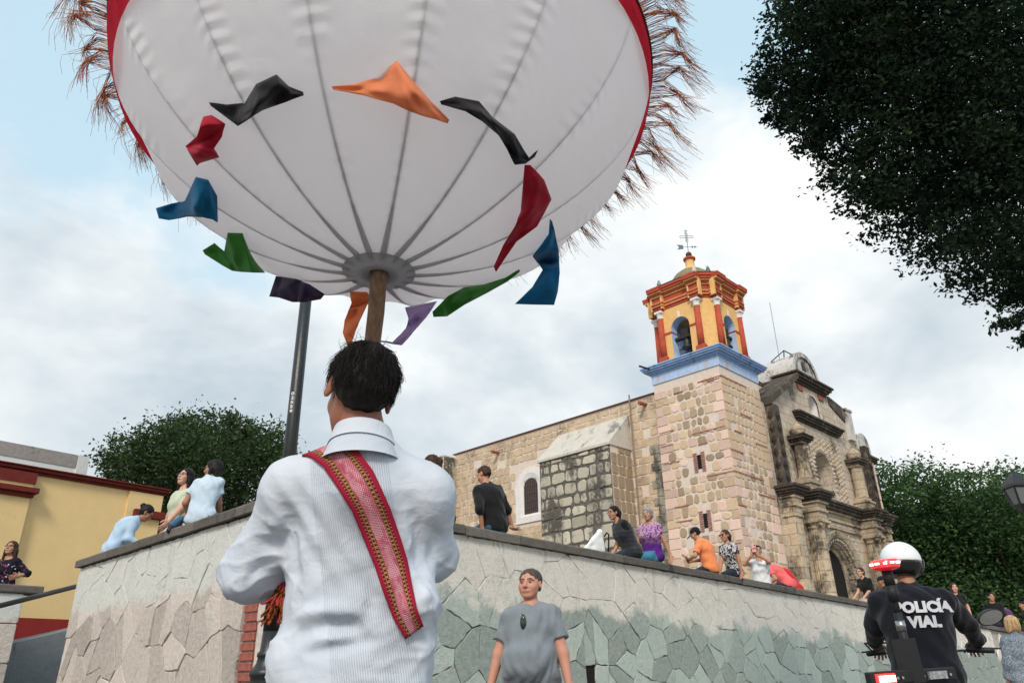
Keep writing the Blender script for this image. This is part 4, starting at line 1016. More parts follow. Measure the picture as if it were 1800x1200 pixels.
def head_prims(s=1.0, jaw=1.0, nose=1.0):
    p = [ell((0, -.015, .028), (.074, .092, .082)), ell((0, .022, -.045), (.058*jaw, .064, .075), k=.035), ell((0, .056, -.098), (.027*jaw, .02, .018), k=.022),
         cap((0, .080, .012), (0, .098*nose+.004, -.028), .008, .0125, .014), ell((.011, .088, -.033), (.009, .010, .008), k=.006), ell((-.011, .088, -.033), (.009, .010, .008), k=.006)]
    for s_ in (-1, 1):
        p += [ell((s_*.030, .070, .024), (.027, .013, .010), k=.014), ell((s_*.040, .055, -.030), (.02, .02, .022), k=.022), ell((s_*.031, .092, .004), (.017, .014, .010), k=.008, neg=True)]
    p += [ell((0, .078, -.063), (.025, .012, .007), k=.008), ell((0, .076, -.073), (.021, .012, .007), k=.006)]
    for s_ in (-1, 1): p += [ell((s_*.078, -.008, -.008), (.009, .018, .031), np.array(Matrix.Rotation(s_*-.45, 3, 'Z') @ Matrix.Rotation(.2, 3, 'X')), k=.006), ell((s_*.084, -.003, -.004), (.004, .010, .019), np.array(Matrix.Rotation(s_*-.45, 3, 'Z')), k=.004, neg=True)]
    for q in p:
        for key in ('a', 'b', 'c', 'r'):
            if key in q: q[key] = q[key]*s
        if 'ra' in q: q['ra'] *= s; q['rb'] *= s
    return p
_hc = {}
def head_mesh(s, vox, jaw=1.0, brow=True):
    if (s, vox, jaw) not in _hc: _hc[s, vox, jaw] = head_mesh_(s, vox, jaw, brow)
    return _hc[s, vox, jaw]
def head_mesh_(s, vox, jaw=1.0, brow=True):
    V, Q = sdf(head_prims(s, jaw), vox)
    c = V[Q].mean(1)/s; mi = np.zeros(len(Q), int)
    mi[(np.abs(c[:, 0]) < .023) & (c[:, 1] > .066) & (c[:, 2] < -.057) & (c[:, 2] > -.080)] = 1
    if brow: mi[(np.abs(c[:, 2]-.027-.0) < .0065) & (np.abs(c[:, 0]) > .011) & (np.abs(c[:, 0]) < .047) & (c[:, 1] > .055)] = 2
    Vs, Qs, Ms = [V], [Q], [mi]; b = len(V)
    for sx in (-1, 1):
        for cc_, r_, m_ in (((sx*.031, .0745, .003), (.0130, .0115, .0056), 3), ((sx*.031, .0838, .003), (.0066, .0045, .0054), 4)):
            th = np.linspace(0, 2*PI, 9)[:-1]; rings = []
            for ph in np.linspace(-PI/2+.01, PI/2-.01, 6): rings += [((cc_[0]+r_[0]*math.cos(ph)*math.cos(t))*s, (cc_[1]+r_[1]*math.cos(ph)*math.sin(t))*s, (cc_[2]+r_[2]*math.sin(ph))*s) for t in th]
            q = [(b+i*8+j, b+i*8+(j+1) % 8, b+(i+1)*8+(j+1) % 8, b+(i+1)*8+j) for i in range(5) for j in range(8)]
            Vs.append(np.array(rings)); Qs.append(np.array(q)); Ms.append(np.full(len(q), m_)); b += 48
    return np.concatenate(Vs), np.concatenate(Qs), np.concatenate(Ms)
def hair_noise(a=.0035, f=150):
    def g(P): return a*np.sin(f*P[:, 0]+3*np.sin(f*.21*P[:, 2]))*np.sin(f*.7*P[:, 1]+2*np.sin(f*.16*P[:, 2]+1))
    return g
def hair_prims(style, s=1.0, down=None):
    """head frame; down = direction of gravity in head frame for hanging hair"""
    dn = V3((0, 0, -1)) if down is None else nrm(down)
    puff = {'short': .965, 'bun': 1.0, 'pony': 1.0, 'long': 1.03, 'curly': 1.10, 'bob': 1.06}.get(style, 1)
    P = [ell((0, -.022, .036), (.083*puff, .100*puff, .088*puff)), ell((0, -.045, -.02), ((.064 if style == 'short' else .076)*puff, .066*puff, .066), k=.03)]
    if style == 'long':
        for x in (-.055, 0, .055):
            a = V3((x, -.07, -.03)); P.append(cap(a, a+dn*.24+V3((x*.25, -.02, 0)), .038, .022, .03))
        for sx in (-1, 1): a = V3((sx*.075, -.005, -.02)); P.append(cap(a, a+dn*.20+V3((sx*.015, .01, 0)), .026, .018, .02))
    if style == 'bob':
        for sx in (-1, 1): P.append(ell((sx*.062, -.02, -.045), (.03, .05, .06), k=.03))
    if style == 'bun': P.append(ell((0, -.125, .045), (.042, .036, .040), k=.02))
    if style == 'pony': P += [cap((0, -.105, .03), (0, -.13, .01), .03, .034, .02), cap(V3((0, -.13, .01)), V3((0, -.13, .01))+dn*.19, .034, .016, .02)]
    P += [ell((0, .105, -.012), (.070, .085, .092), k=.012, neg=True)]
    if style in ('short', 'bun', 'pony', 'curly'):
        P += [ell((0, .05, -.11), (.10, .12, .075), k=.014, neg=True)]
        for sx in (-1, 1): P += [ell((sx*.088, .006, -.020), (.022, .028, .036), k=.01, neg=True)]
    for q in P:
        for key in ('a', 'b', 'c', 'r'):
            if key in q: q[key] = q[key]*s
        if 'ra' in q: q['ra'] *= s; q['rb'] *= s
    if style == 'short' : P.append(half((0, -.06*s, -.048*s), (0, -.30, -1)))
    return P
def torso_prims(J, infl, fem, belly=0, k=.04, hemcut=None, fat=1.0):
    fw = J['fw']; sd = J['sd']; pel, chest, neck = J['pelvis'], J['chest'], J['neck']; R = np.stack([sd, fw, np.cross(sd, fw)], 1); up = R[:, 2]
    w = (.155 if fem else .165)*fat; hp = (.172 if fem else .160)*fat
    Rp = J.get('Rp', R)
    P = [ell(pel, (hp+infl, .118*fat+infl, .125+infl), Rp), cap(pel+(chest-pel)*.1, chest, (.135 if fem else .15)*fat+infl, w-.005+infl, k, flat=fw, ratio=.74), ell(chest+up*.02, (w+infl, .112*fat+infl, .15+infl), R, k=k),
         cap(J['shR'], J['shL'], .044+infl*.7, .044+infl*.7, .05), cap(neck-up*.03, neck+up*.02, .060+infl*.5, .048+infl*.3, .05)]+[cap(neck-up*.005, J[q_]+up*.01, .040, .036+infl*.4, .05) for q_ in ('shR', 'shL')]
    if belly: P.append(ell(pel+(chest-pel)*.38+fw*(.06+belly*.3), (.14*fat+belly*.3, .10+belly, .17), R, k=.08))
    if fem:
        for s_ in (-1, 1): P.append(ell(chest+fw*.085+sd*s_*.07-up*.02, (.06+infl, .05+infl, .06+infl), R, k=.05))
    return P
ALLP = []
def person(label, loc, yaw, sit=True, group=None, s=1.0, fem=False, lean=5, side=0, curve=0, head=(0, 0, 0), wr=None, wl=None, er=None, el=None, hr=None, hl=None, kr=None, kl=None, ar=None, al=None, pz=None,
           top=None, sleeve=.5, bottom=None, blen=2, skirt=None, hair=('short', None), skin=None, belly=0, fat=1.0, vox=.014, hvox=.0065, shoes=None, loose=.014, neckline=None, curl=.35, vest=None, name='person', jaw=1.0, legs=True, hips=0, shw=None, inward=None, hpx=None, slide=None, hwid=1.0):
    skin = skin or SK1; S_ = s
    pz = (.11 if sit else .93) if pz is None else pz
    pel = V3((0, 0, pz)); a = math.radians(lean); b = math.radians(side)
    up1 = V3((math.sin(b), math.sin(a)*math.cos(b), math.cos(a)*math.cos(b)))
    chest = pel+up1*.36; a2 = a+math.radians(curve); up2 = V3((math.sin(b), math.sin(a2)*math.cos(b), math.cos(a2)*math.cos(b))); neck = chest+up2*.175
    fw = nrm(np.cross(up2, np.cross(V3((0, 1, 0)), up2))); sd = np.cross(fw, up2)
    sw = shw or (.142 if fem else .172)
    J = dict(pelvis=pel, chest=chest, neck=neck, fw=fw, sd=sd, shR=neck-up2*.065+sd*sw, shL=neck-up2*.065-sd*sw, Rp=rotm(0, 0, 0))
    lu, lf = (.26, .24) if fem else (.285, .255)
    dR = neck+sd*.27-up2*.5; 
    wr = J['shR']+V3((.08, .05, -.48)) if wr is None else V3(wr); wl = J['shL']+V3((-.08, .05, -.48)) if wl is None else V3(wl)
    eR, wR = ik(J['shR'], wr, lu, lf, er if er is not None else (.35, -1, -.3)); eL, wL = ik(J['shL'], wl, lu, lf, el if el is not None else (-.35, -1, -.3))
    hipR, hipL = pel+V3((.09, 0, -.02)), pel+V3((-.09, 0, -.02))
    if sit: ar = V3((.11, .42, pz-.47)) if ar is None else V3(ar); al = V3((-.11, .42, pz-.47)) if al is None else V3(al); kr = (.1, 1, .6) if kr is None else kr; kl = (-.1, 1, .6) if kl is None else kl
    else: ar = V3((.12, -.02, .08)) if ar is None else V3(ar); al = V3((-.12, .02, .08)) if al is None else V3(al); kr = (0.05, 1, 0) if kr is None else kr; kl = (-.05, 1, 0) if kl is None else kl
    if inward is not None:
        q_ = rotm(-math.radians(yaw))@V3(inward); o_ = V3((q_[1], -q_[0], 0))
        hipR, hipL = (pel+o_*.09-V3((0, 0, .02)), pel-o_*.09-V3((0, 0, .02)))
        if (o_@V3((1, 0, 0))) < -.3: hipR, hipL = hipL, hipR
        ar = hipR+q_*.42+V3((0, 0, -.5)); al = hipL+q_*.42+V3((0, 0, -.5)); kr = kl = q_+V3((0, 0, .6))
    kR, aR = ik(hipR, ar, .43, .42, kr); kL, aL = ik(hipL, al, .43, .42, kl)
    # ---- skin
    P = torso_prims(J, -.020, fem, belly*.45, fat=fat)
    for sh, e_, w_ in ((J['shR'], eR, wR), (J['shL'], eL, wL)): P += [cap(sh, e_, .044*fat, .037*fat, .03), cap(e_, w_, .037*fat, .026, .02)]
    if legs:
        for h_, k_, a_ in ((hipR, kR, aR), (hipL, kL, aL)): P += [cap(h_, k_, .082*fat, .052, .04), cap(k_, a_, .052, .036, .02)]
    hc = neck+up2*.045+nrm(up2*.65+V3((0, 0, 1))*.35+fw*.12)*.125
    P += [cap(neck-up2*.03, hc-V3((0, 0, .03))-fw*.012, .052 if not fem else .046, .05 if not fem else .045, .03)]
    V, Q = sdf(P, vox); mi = np.zeros(len(Q), int)
    Vs, Qs, Ms = [V], [Q], [mi]; off = len(V)
    Rh = np.stack([sd, fw, up2], 1) if False else np.eye(3)
    Rh = rotm(math.radians(head[0]), math.radians(head[1]), math.radians(head[2]))
    Vh, Qh, Mh = head_mesh(1.0, hvox, jaw); Vh = (Vh*V3((hwid, 1, .97 if hwid > 1 else 1)))@Rh.T+hc; Vs.append(Vh); Qs.append(Qh+off); Ms.append(Mh); off += len(Vh)
    for e_, w_, hd, sg in ((eR, wR, hr, 1), (eL, wL, hl, -1)):
        d = nrm(w_-e_) if hd is None else nrm(hd[0]); n_ = V3((-sg*1., .2, 0)) if hd is None else V3(hd[1])
        if abs(d@nrm(n_)) > .95: n_ = n_+V3((.3, .5, .2))
        Vq, Qq = sdf(hand_prims(w_, d, n_, sg, curl if hd is None or len(hd) < 3 else hd[2]), .0055); Vs.append(Vq); Qs.append(Qq+off); Ms.append(np.zeros(len(Qq), int)); off += len(Vq)
    body = qmesh(name, np.concatenate(Vs)*S_, np.concatenate(Qs), [skin, LIP if fem else LIPM, hair[1] or HB_, EYEW, EYED], None, np.concatenate(Ms))
    loc = V3(loc)
    if hpx is not None:                       # slide the person along the wall until the head is where it belongs
        dd = dA if slide is None else slide
        for _ in range(6):
            hw = rotm(math.radians(yaw))@(hc*S_)+loc; x0 = proj(hw)[0]; x1 = proj(hw+dd*.05)[0]; loc = loc+dd*(.05*(hpx-x0)/(x1-x0))
        zz = TOP+SLOPE*float((loc-CORN)@dA) if slide is None else TOP
    print('HEAD', label[:30], [round(float(q_)) for q_ in proj(rotm(math.radians(yaw))@(hc*S_)+loc)[:2]])
    body.location = loc; body.rotation_euler = (0, 0, math.radians(yaw)); tag(body, label, 'person', group)
    def child(nm, Pm, vx, mt, perturb=None): V, Q = sdf(Pm, vx, perturb); return qmesh(nm, V*S_, Q, mt, body)
    # ---- clothes
    fold = lambda amp, f: (lambda p: amp*np.sin(f*p[:, 2]+2.2*np.sin(f*.35*p[:, 0]+f*.3*p[:, 1])+f*.5*p[:, 0]))
    if top is not None:
        T = torso_prims(J, loose, fem, belly, fat=fat)
        if pz-.12 > -1: T.append(half(pel+V3((0, 0, -.085)), (0, 0, -1)))
        T.append(ell(neck+up2*.045+fw*.035, (.062, .075, .05), k=.01, neg=True) if neckline is None else ell(neck+up2*.03+fw*.07, neckline, k=.01, neg=True))
        if sleeve > 0:
            for sh, e_, w_ in ((J['shR'], eR, wR), (J['shL'], eL, wL)):
                if sleeve <= 1: T.append(cap(sh, sh+(e_-sh)*sleeve,   .046*fat+loose*.6, .048*fat+loose*.8, .03, cut=True))
                else: T += [cap(sh, e_, .047*fat+loose*.6, .046*fat+loose*.6, .03), cap(e_, e_+(w_-e_)*(sleeve-1), .045+loose*.6, .036+loose*.5, .02, cut=True)]
        # clothing order: cut planes last
        T = [p for p in T if not p['neg']]+[p for p in T if p['neg']]
        if sleeve <= 0:
            for sg, sh in ((1, J['shR']), (-1, J['shL'])): T.append(ell(sh+sd*sg*.045, (.055, .07, .085), k=.01, neg=True))
        child('shirt', T, vox*.93, top, lambda p_: fold(.005, 36)(p_)+fold(.003, 71)(p_[:, [1, 2, 0]]))
    if vest is not None:
        T = torso_prims(J, loose+.022, fem, belly, fat=fat)+[half(pel+V3((0, 0, -.10)), (0, 0, -1)), ell(neck+up2*.04+fw*.05, (.07, .085, .07), k=.01, neg=True)]
        for sg, sh in ((1, J['shR']), (-1, J['shL'])): T.append(ell(sh+sd*sg*.055, (.06, .085, .10), k=.01, neg=True))
        child('vest', T, vox*.93, vest, lambda p_: .005*np.abs(np.sin(46*p_[:, 2])))
    if bottom is not None and legs:
        T = [ell(pel-V3((0, 0, .01)), ((.176 if fem else .165)*fat+hips, .124*fat, .13), k=.03)]
        for h_, k_, a_ in ((hipR, kR, aR), (hipL, kL, aL)):
            T.append(cap(h_, k_, .094*fat, .066, .05))
            T.append(cap(k_, k_+(a_-k_)*(blen-1), .066, .052, .03, cut=True)) if blen > 1 else None
        T.append(half(pel+V3((0, 0, .09)), (0, .15, 1)))
        child('trousers', T, vox, bottom, fold(.004, 38))
    if skirt is not None:
        T = [ell(pel, (.19, .14, .13), k=.03)]
        for h_, k_ in ((hipR, kR), (hipL, kL)): T.append(cap(h_, k_, .11, .10, .08))
        T += [cap(kR, kR+(aR-kR)*.6, .10, .09, .06), cap(kL, kL+(aL-kL)*.6, .10, .09, .06), half(pel+V3((0, 0, .10)), (0, .1, 1))]
        child('skirt', T, vox, skirt, fold(.008, 30))
    if legs:
        for a_, sg in ((aR, 1), (aL, -1)): child('shoe', [cap(a_+V3((0, -.03, -.045)), a_+V3((sg*.02, .15, -.06)), .038, .034, .02), cap(a_, a_+V3((0, 0, -.03)), .042, .04, .02)], .014, shoes or basic('shoe_dark', (.02, .018, .017), .5))
    # ---- hair
    st, hm = hair
    if st:
        dn = Rh.T@V3((0, 0, -1)); Vq, Qq = sdf(hair_prims(st, 1.0, dn), .0065 if hvox > .005 else .005, hair_noise(.0045 if st == 'curly' else .003, 110 if st == 'curly' else 150))
        qmesh('hair', ((Vq*V3((hwid, 1, 1)))@Rh.T+hc)*S_, Qq, hm or HB_, body)
    return dict(o=body, hc=hc, Rh=Rh, J=J, wR=wR, wL=wL, s=S_, eR=eR, eL=eL)
def on_head(p, name, mb, mt, smooth=False):
    mb.v = [tuple((p['Rh']@V3(v)+p['hc'])*p['s']) for v in mb.v]; return mb.build(name, mt, p['o'], smooth)
def spectacles(p, lens=None, mt=None, r=.021):
    m = MB()
    for s_ in (-1, 1):
        m.tube([(s_*.034+r*math.cos(t), .104-abs(math.cos(t))*.002, .001+r*.8*math.sin(t)) for t in [2*PI*k/10 for k in range(11)]], .0024, 5); m.tube([(s_*.055, .100, .006), (s_*.083, .0, .008)], .002, 4)
    m.tube([(-.012, .106, .004), (.012, .106, .004)], .002, 4); on_head(p, 'spectacles', m, mt or m_frame)
    if lens:
        m = MB()
        for s_ in (-1, 1): m.lathe([(.001, -.001), (r, 0), (r*.6, .002), (.001, .003)], 12); n = len(m.v)//(2 if s_ > 0 else 1)
        m = MB()
        for s_ in (-1, 1): m.loft([[(s_*.034+q*math.cos(t), .1035+dy, .001+q*.8*math.sin(t)) for t in [2*PI*k/12 for k in range(12)]] for q, dy in ((r, 0), (r*.9, .003))])
        on_head(p, 'lens', m, lens)
def cap_hat(p, mt):
    V, Q = sdf([ell((0, -.02, .042), (.088, .105, .085)), half((0, 0, .028), (0, .12, -1)), cap((0, .06, .035), (0, .155, .018), .062, .048, .008, flat=(0, .15, 1), ratio=.11)], .006)
    V2, Q2 = sdf([ell((0, -.02, .042), (.088, .105, .085)), half((0, 0, .026), (0, .1, -1))], .0065); off = len(V2)
    V3_, Q3 = sdf([cap((0, .05, .034), (0, .150, .016), .064, .050, .008, flat=(0, .15, 1), ratio=.10)], .005)
    qmesh('cap', (np.concatenate([V2, V3_])@p['Rh'].T+p['hc'])*p['s'], np.concatenate([Q2, Q3+off]), mt, p['o'])
# ---- fabrics
jeans = cloth('denim_blue', (.055, .125, .215), .3); jeans_d = cloth('denim_dark', (.025, .035, .055), .25); c_black = cloth('black_cotton', (.012, .012, .014)); c_white = cloth('white_cotton', (.74, .75, .77), .04)
c_paleblue = cloth('pale_blue_cotton', (.50, .60, .70), .05); c_shirtblue = cloth('light_blue_shirt', (.42, .56, .72), .05); c_green = cloth('pale_green_knit', (.50, .555, .42), .06); c_orange = cloth('orange_polo', (.82, .26, .10), .06); c_pink = cloth('coral_pink', (.78, .14, .14), .06); c_red = cloth('red_cotton', (.55, .022, .028), .08)
c_khaki = cloth('khaki_cotton', (.46, .40, .33), .08); c_teal = cloth('teal_denim', (.05, .20, .32), .2); c_purple = cloth('purple_cotton', (.10, .028, .12), .1); c_grey = cloth('heather_grey', (.20, .225, .25), .1)
def floral(name, base, blot, scale, thr, blot2=None):
    M = Mat(name, .85, .15); n = M.noise(scale, 2, .5, dist=1.2); k = M.mr(n, thr-.01, thr+.01); c = M.mix(k, base, blot)
    if blot2: c = M.mix(M.mr(M.noise(scale*1.4, 2, .5, stretch=(1, 1.3, .9), dist=.8), .63, .65), c, blot2)
    M.col(c); M.bump(M.noise(26, 3), .3, .012); return M.m
c_floral_w = floral('white_blotch_print', (.62, .62, .64), (.02, .02, .03), 24, .50); c_floral_b = floral('dark_floral_print', (.012, .012, .022), (.62, .58, .62), 13, .645, (.30, .06, .12))
c_embr = Mat('embroidered_purple', .85, .15)
_s = c_embr.sep('Object'); _k = c_embr.mr(_s[2], .26, .36, 0, 1); _n = c_embr.noise(55, 2, .5); _p = c_embr.ramp(c_embr.noise(34, 3, .6), [(.3, (.30, .04, .16)), (.45, (.20, .05, .38)), (.55, (.55, .42, .48)), (.63, (.55, .22, .07)), (.72, (.14, .04, .34))])
c_embr.col(c_embr.mix(_k, (.10, .022, .22), _p)); c_embr.bump(_n, .4, .01); c_embr = c_embr.m
c_tweed = Mat('blue_grey_tweed', .95, .1); c_tweed.col(c_tweed.ramp(c_tweed.noise(90, 4, .8), [(.35, (.03, .045, .075)), (.5, (.20, .25, .31)), (.64, (.58, .60, .62))])); c_tweed.bump(c_tweed.noise(110, 3), .8, .012); c_tweed = c_tweed.m
# ---- places on the two parapets
def wallR(px, y=.18, dz=0):
    yl = 917+.189*(px-800); P = onplane(px, yl, np.array([CORN[0], CORN[1], 0]), dB); t = float((P-CORN)@dA); q_ = loc2(CORN, dA, t, y, TOP+SLOPE*t+dz); return tuple(q_)
def wallL(px, y=.18, dz=0):
    yl = 885+(430-px)*.333; P = onplane(px, yl, np.array([CORN[0], CORN[1], 0]), dA); t = float((P-CORN)@dB); q_ = np.array([CORN[0], CORN[1], 0])+dB*t+dA*y+np.array([0, 0, TOP+dz]); return tuple(q_)
def yaw_of(vec): return math.degrees(math.atan2(-vec[0], vec[1]))
YA = yaw_of(dA); YB = yaw_of(dB)     # facing along the walls; inward of the right wall is dB, of the left wall dA
# left parapet
p = person('woman in light blue shirt with black hair bun, hunched on the left wall', wallL(236, .25, -.02), -62, fem=True, lean=20, curve=30, head=(-8, -38, 0), wr=(.14, .38, .14), wl=(-.12, .40, .12), top=c_shirtblue, sleeve=1.9, bottom=jeans_d, hair=('bun', HB_), skin=SK2, loose=.026, hpx=258, slide=dB, inward=dA, s=1.0)
spectacles(p)
p = person('woman in pale green top with glasses and loose black hair', wallL(318, .30, -.02), 150, fem=True, fat=1.12, lean=-4, curve=6, head=(6, 12, -4), wr=(.36, -.02, .03), er=(.3, -.7, 0), wl=(-.18, .30, .12), ar=(.12, .40, -.36), al=(-.12, .4, -.36), top=c_green, sleeve=.28, bottom=jeans_d, hair=('long', HB_), skin=SK3, neckline=(.085, .08, .06), hpx=326, slide=dB, inward=dA, s=1.0)
spectacles(p, r=.019)
p = person('woman in pale blue tee with long black hair, cross-legged in jeans', wallL(385, .20, 0), -6, fem=True, lean=12, curve=12, side=-4, head=(98, -2, 6), wl=(-.26, .22, .14), wr=(.1, .32, .12), ar=(-.05, .34, .02), al=(-.42, .10, .03), kr=(1, .5, .1), kl=(-1, .9, .35), top=c_paleblue, sleeve=.55, bottom=jeans, hair=('long', HB_), skin=SK2, loose=.022, hpx=374, slide=dB, s=.98)
# behind the carrier's shoulder
person('woman with brown ponytail in white top, seen over the white shirt', wallR(742, .25), 78, fem=True, lean=10, curve=10, head=(12, -12, 0), top=c_white, sleeve=.5, bottom=jeans_d, hair=('pony', HBR), skin=SK3, hpx=757, inward=dB, s=.95)
# right parapet
person('man in black sweater leaning back on his hands, jeans, on the wall', wallR(882, .17), 38, lean=4, curve=10, side=-9, head=(28, -24, 6), wl=(-.22, -.02, .05), el=(-.6, -.8, 0), wr=(.38, .06, .03), er=(.7, -.5, .3), hr=((.9, .3, -.1), (0, .0, 1), .15), ar=(.12, .46, -.34), al=(-.1, .46, -.34), top=c_black, sleeve=1.30, bottom=jeans, hair=('short', HBR), skin=SK1, fat=1.08, loose=.024, hpx=850, inward=dB, s=.95)
person('person behind the wall, only the dark hair showing above the coping', wallR(938, .75, -.735), 40, s=1.0, pz=.10, lean=6, top=c_black, bottom=jeans_d, hair=('short', HB_), skin=SK1)
c_puff = cloth('charcoal_quilted_nylon', (.030, .034, .042), .15, .55)
p = person('woman in black quilted vest with glasses, leaning on one arm', wallR(1098, .17), 112, fem=True, fat=1.08, lean=24, curve=6, head=(8, -4, 0), wl=(-.05, .02, .03), wr=(.12, .30, .10), el=(-.5, -.6, .2), hl=((.3, .9, -.2), (0, 0, -1), .1), ar=(.16, .42, -.34), al=(.0, .45, -.34), top=c_black, sleeve=.42, vest=c_puff, bottom=jeans_d, hair=('pony', HB_), skin=SK1, hpx=1078, inward=dB, s=.9)
spectacles(p)
p = person('grey-haired woman in purple embroidered blouse and blue skirt', wallR(1147, .17), 152, fem=True, lean=6, head=(-4, 4, 5), wl=(-.34, -.04, .0), el=(-.6, -.5, 0), hl=((-.1, .3, -.9), (0, 1, 0), .2), wr=(.28, .08, .05), er=(.7, -.4, 0), top=c_embr, sleeve=.42, skirt=c_teal, hair=('curly', HG), skin=SK1, loose=.03, legs=True, hpx=1138, inward=dB, s=.9)
p = person('man in orange polo and black cap looking down at his phone', wallR(1236, .22), 62, fat=1.10, lean=10, curve=20, head=(8, -30, 0), wl=(-.10, .36, .30), wr=(.08, .37, .28), el=(-.7, .0, -.7), er=(.7, .0, -.7), hl=((.2, .8, .3), (.2, -.3, 1), .4), top=c_orange, sleeve=.78, bottom=jeans_d, hair=('short', HB_), skin=SK1, loose=.024, hpx=1222, inward=dB, s=.9)
cap_hat(p, c_black)
PH1 = p
p = person('woman with sunglasses in black and white blotched tee', wallR(1279, .17), 128, fem=True, fat=1.05, lean=14, head=(-6, 0, 4), wl=(-.20, .05, .0), el=(-.6, -.7, 0), hl=((-.1, .5, -.8), (0, 1, .2), .2), wr=(.1, .34, .1), ar=(.2, .4, -.34), al=(.05, .45, -.34), top=c_floral_w, sleeve=.5, bottom=jeans_d, hair=('pony', HBR), skin=SK1, hpx=1274, inward=dB, s=.9)
spectacles(p, m_glass_d)
p = person('woman in white tee holding up a pink phone', wallR(1330, .45, -.12), 165, fem=True, fat=1.06, sit=True, lean=-2, head=(12, 2, -6), wl=(.02, .30, .70), wr=(.14, .28, .70), el=(-.9, .1, -.6), er=(.9, .1, -.6), hl=((.25, .1, .9), (.3, 1, 0), .5), hr=((-.3, .1, .9), (-.3, 1, 0), .5), top=c_white, sleeve=.40, bottom=jeans, hair=('pony', HB_), skin=SK1, neckline=(.07, .09, .10), hpx=1332, inward=dB, s=.95)
spectacles(p, basic('mirror_lens', (.3, .34, .42), .15, 0, spec=.6)); PH2 = p
person('person in coral pink top bending forward, dark jeans', wallR(1356, .40, .0), 58, fem=True, fat=1.12, lean=38, curve=34, head=(20, -30, 0), wr=(.2, .4, .1), wl=(-.2, .4, .1), top=c_pink, sleeve=.6, bottom=jeans_d, hair=('short', HB_), skin=SK1, hpx=1336, inward=dB, s=.95)
person('person in red top stooping beside the coral pink top', wallR(1377, .75, .0), 58, fem=True, fat=1.1, lean=30, curve=42, head=(0, -40, 0), wr=(.2, .4, .1), wl=(-.2, .4, .1), top=c_red, sleeve=.8, bottom=c_red, hair=('short', HB_), skin=SK1, hpx=1352, inward=dB, s=1.0)
p = person('woman in black tee and khaki trousers with glasses by the church door', wallR(1532, .20), 118, fem=True, lean=18, curve=6, head=(4, 4, 0), wl=(.02, .30, .13), wr=(.2, .40, .16), inward=nrm(dB*.5-dA*.85), top=c_black, sleeve=.6, bottom=c_khaki, hair=('pony', HBR), skin=SK3, fat=1.05, hpx=1512, s=.9)
spectacles(p, r=.02)
p = person('person in black cap half hidden behind the red light mast', wallR(1552, .5, -.12), 70, hpx=1549, inward=dB, lean=10, head=(20, -12, 0), top=c_black, sleeve=.6, bottom=jeans_d, hair=('short', HB_), skin=SK2); cap_hat(p, c_black)
person('woman with shoulder-length brown hair behind the policeman\'s shoulder', wallR(1676, .18, -.05), 150, fem=True, s=1.12, lean=5, head=(20, 4, 0), top=c_black, sleeve=.6, bottom=jeans_d, hair=('long', HBR), skin=SK3, hpx=1677, inward=dB)
person('dark-haired man in black sitting on the far wall beside the mirror', wallR(1745, .18, .0), 150, s=1.1, lean=12, head=(25, 0, 0), wl=(-.25, .3, .0), wr=(.3, .15, .02), top=c_black, sleeve=1.2, bottom=jeans_d, hair=('short', HB_), skin=SK1, hpx=1742, inward=dB)
person('person in purple shawl sitting on the far wall at the right', wallR(1783, .18, -.05), -20, s=1.15, fem=True, fat=1.25, lean=28, curve=20, head=(0, -30, 0), top=c_purple, sleeve=1.9, bottom=c_purple, hair=('short', HB_), skin=SK1, loose=.05, inward=dB)
person('dark-haired person at the right edge behind the purple shawl', wallR(1803, .30, .08), 80, s=1.1, lean=8, head=(10, -8, 0), top=c_black, sleeve=1.2, bottom=jeans_d, hair=('short', HB_), skin=SK1, inward=dB, hpx=1797)
bl = at(1783, 1107, 9.0)
person('blonde child in blue-grey tweed coat seen from behind at the right edge', (bl[0], bl[1], 0), 0, sit=False, s=.86, fem=True, lean=2, top=c_tweed, sleeve=1.9, bottom=c_khaki, hair=('bob', HBL), skin=SK3, loose=.05)
# woman behind the low wall
fl = at(14, 1006, 12.5)
p = person('woman in black floral dress and glasses behind the low left wall', (fl[0], fl[1], fl[2]-.42), 172, fem=True, lean=4, head=(12, 12, 0), wl=(-.32, .14, .34), wr=(.2, .3, .3), top=c_floral_b, sleeve=1.5, skirt=c_floral_b, hair=('long', HBR), skin=SK1, neckline=(.10, .08, .06))
spectacles(p, r=.019)
# ---- the man in grey
gp = at(925, 1003, 5.75)
GM = person('heavy-set man in grey tee with sunglasses hooked at the collar', (gp[0]+.02, gp[1]+.03, -.02), 163, sit=False, s=.985, lean=-3, belly=.10, fat=1.20, shw=.162, hwid=1.10, head=(-6, 3, 0), wr=(.325, .10, .80), wl=(-.325, .07, .80), er=(.9, -.7, 0), el=(-.9, -.7, 0), top=c_grey, sleeve=.66, bottom=cloth('grey_shorts', (.12, .13, .14), .1), blen=1.3, hair=('short', HGB), skin=SK4, vox=.011, hvox=.0042, loose=.022, jaw=1.16, hr=((-.15, .35, -.9), (-1, 0, 0), .5), hl=((.15, .35, -.9), (1, 0, 0), .5))
J = GM['J']; gsh = [o for o in GM['o'].children if o.name.startswith('shirt')][0]; gco = np.zeros(len(gsh.data.vertices)*3); gsh.data.vertices.foreach_get('co', gco)
gbv = BVHTree.FromPolygons(gco.reshape(-1, 3).tolist(), [tuple(p_.vertices) for p_ in gsh.data.polygons]); gx = J['neck']*GM['s']; gh = gbv.ray_cast(Vector((gx[0]+.01, 1.5, gx[2]-.115)), Vector((0, -1, 0)))
c0 = (np.array(gh[0])/GM['s']+V3((0, .002, .045))) if gh[0] is not None else J['neck']+J['fw']*.13-V3((0, 0, .06)); m = MB()
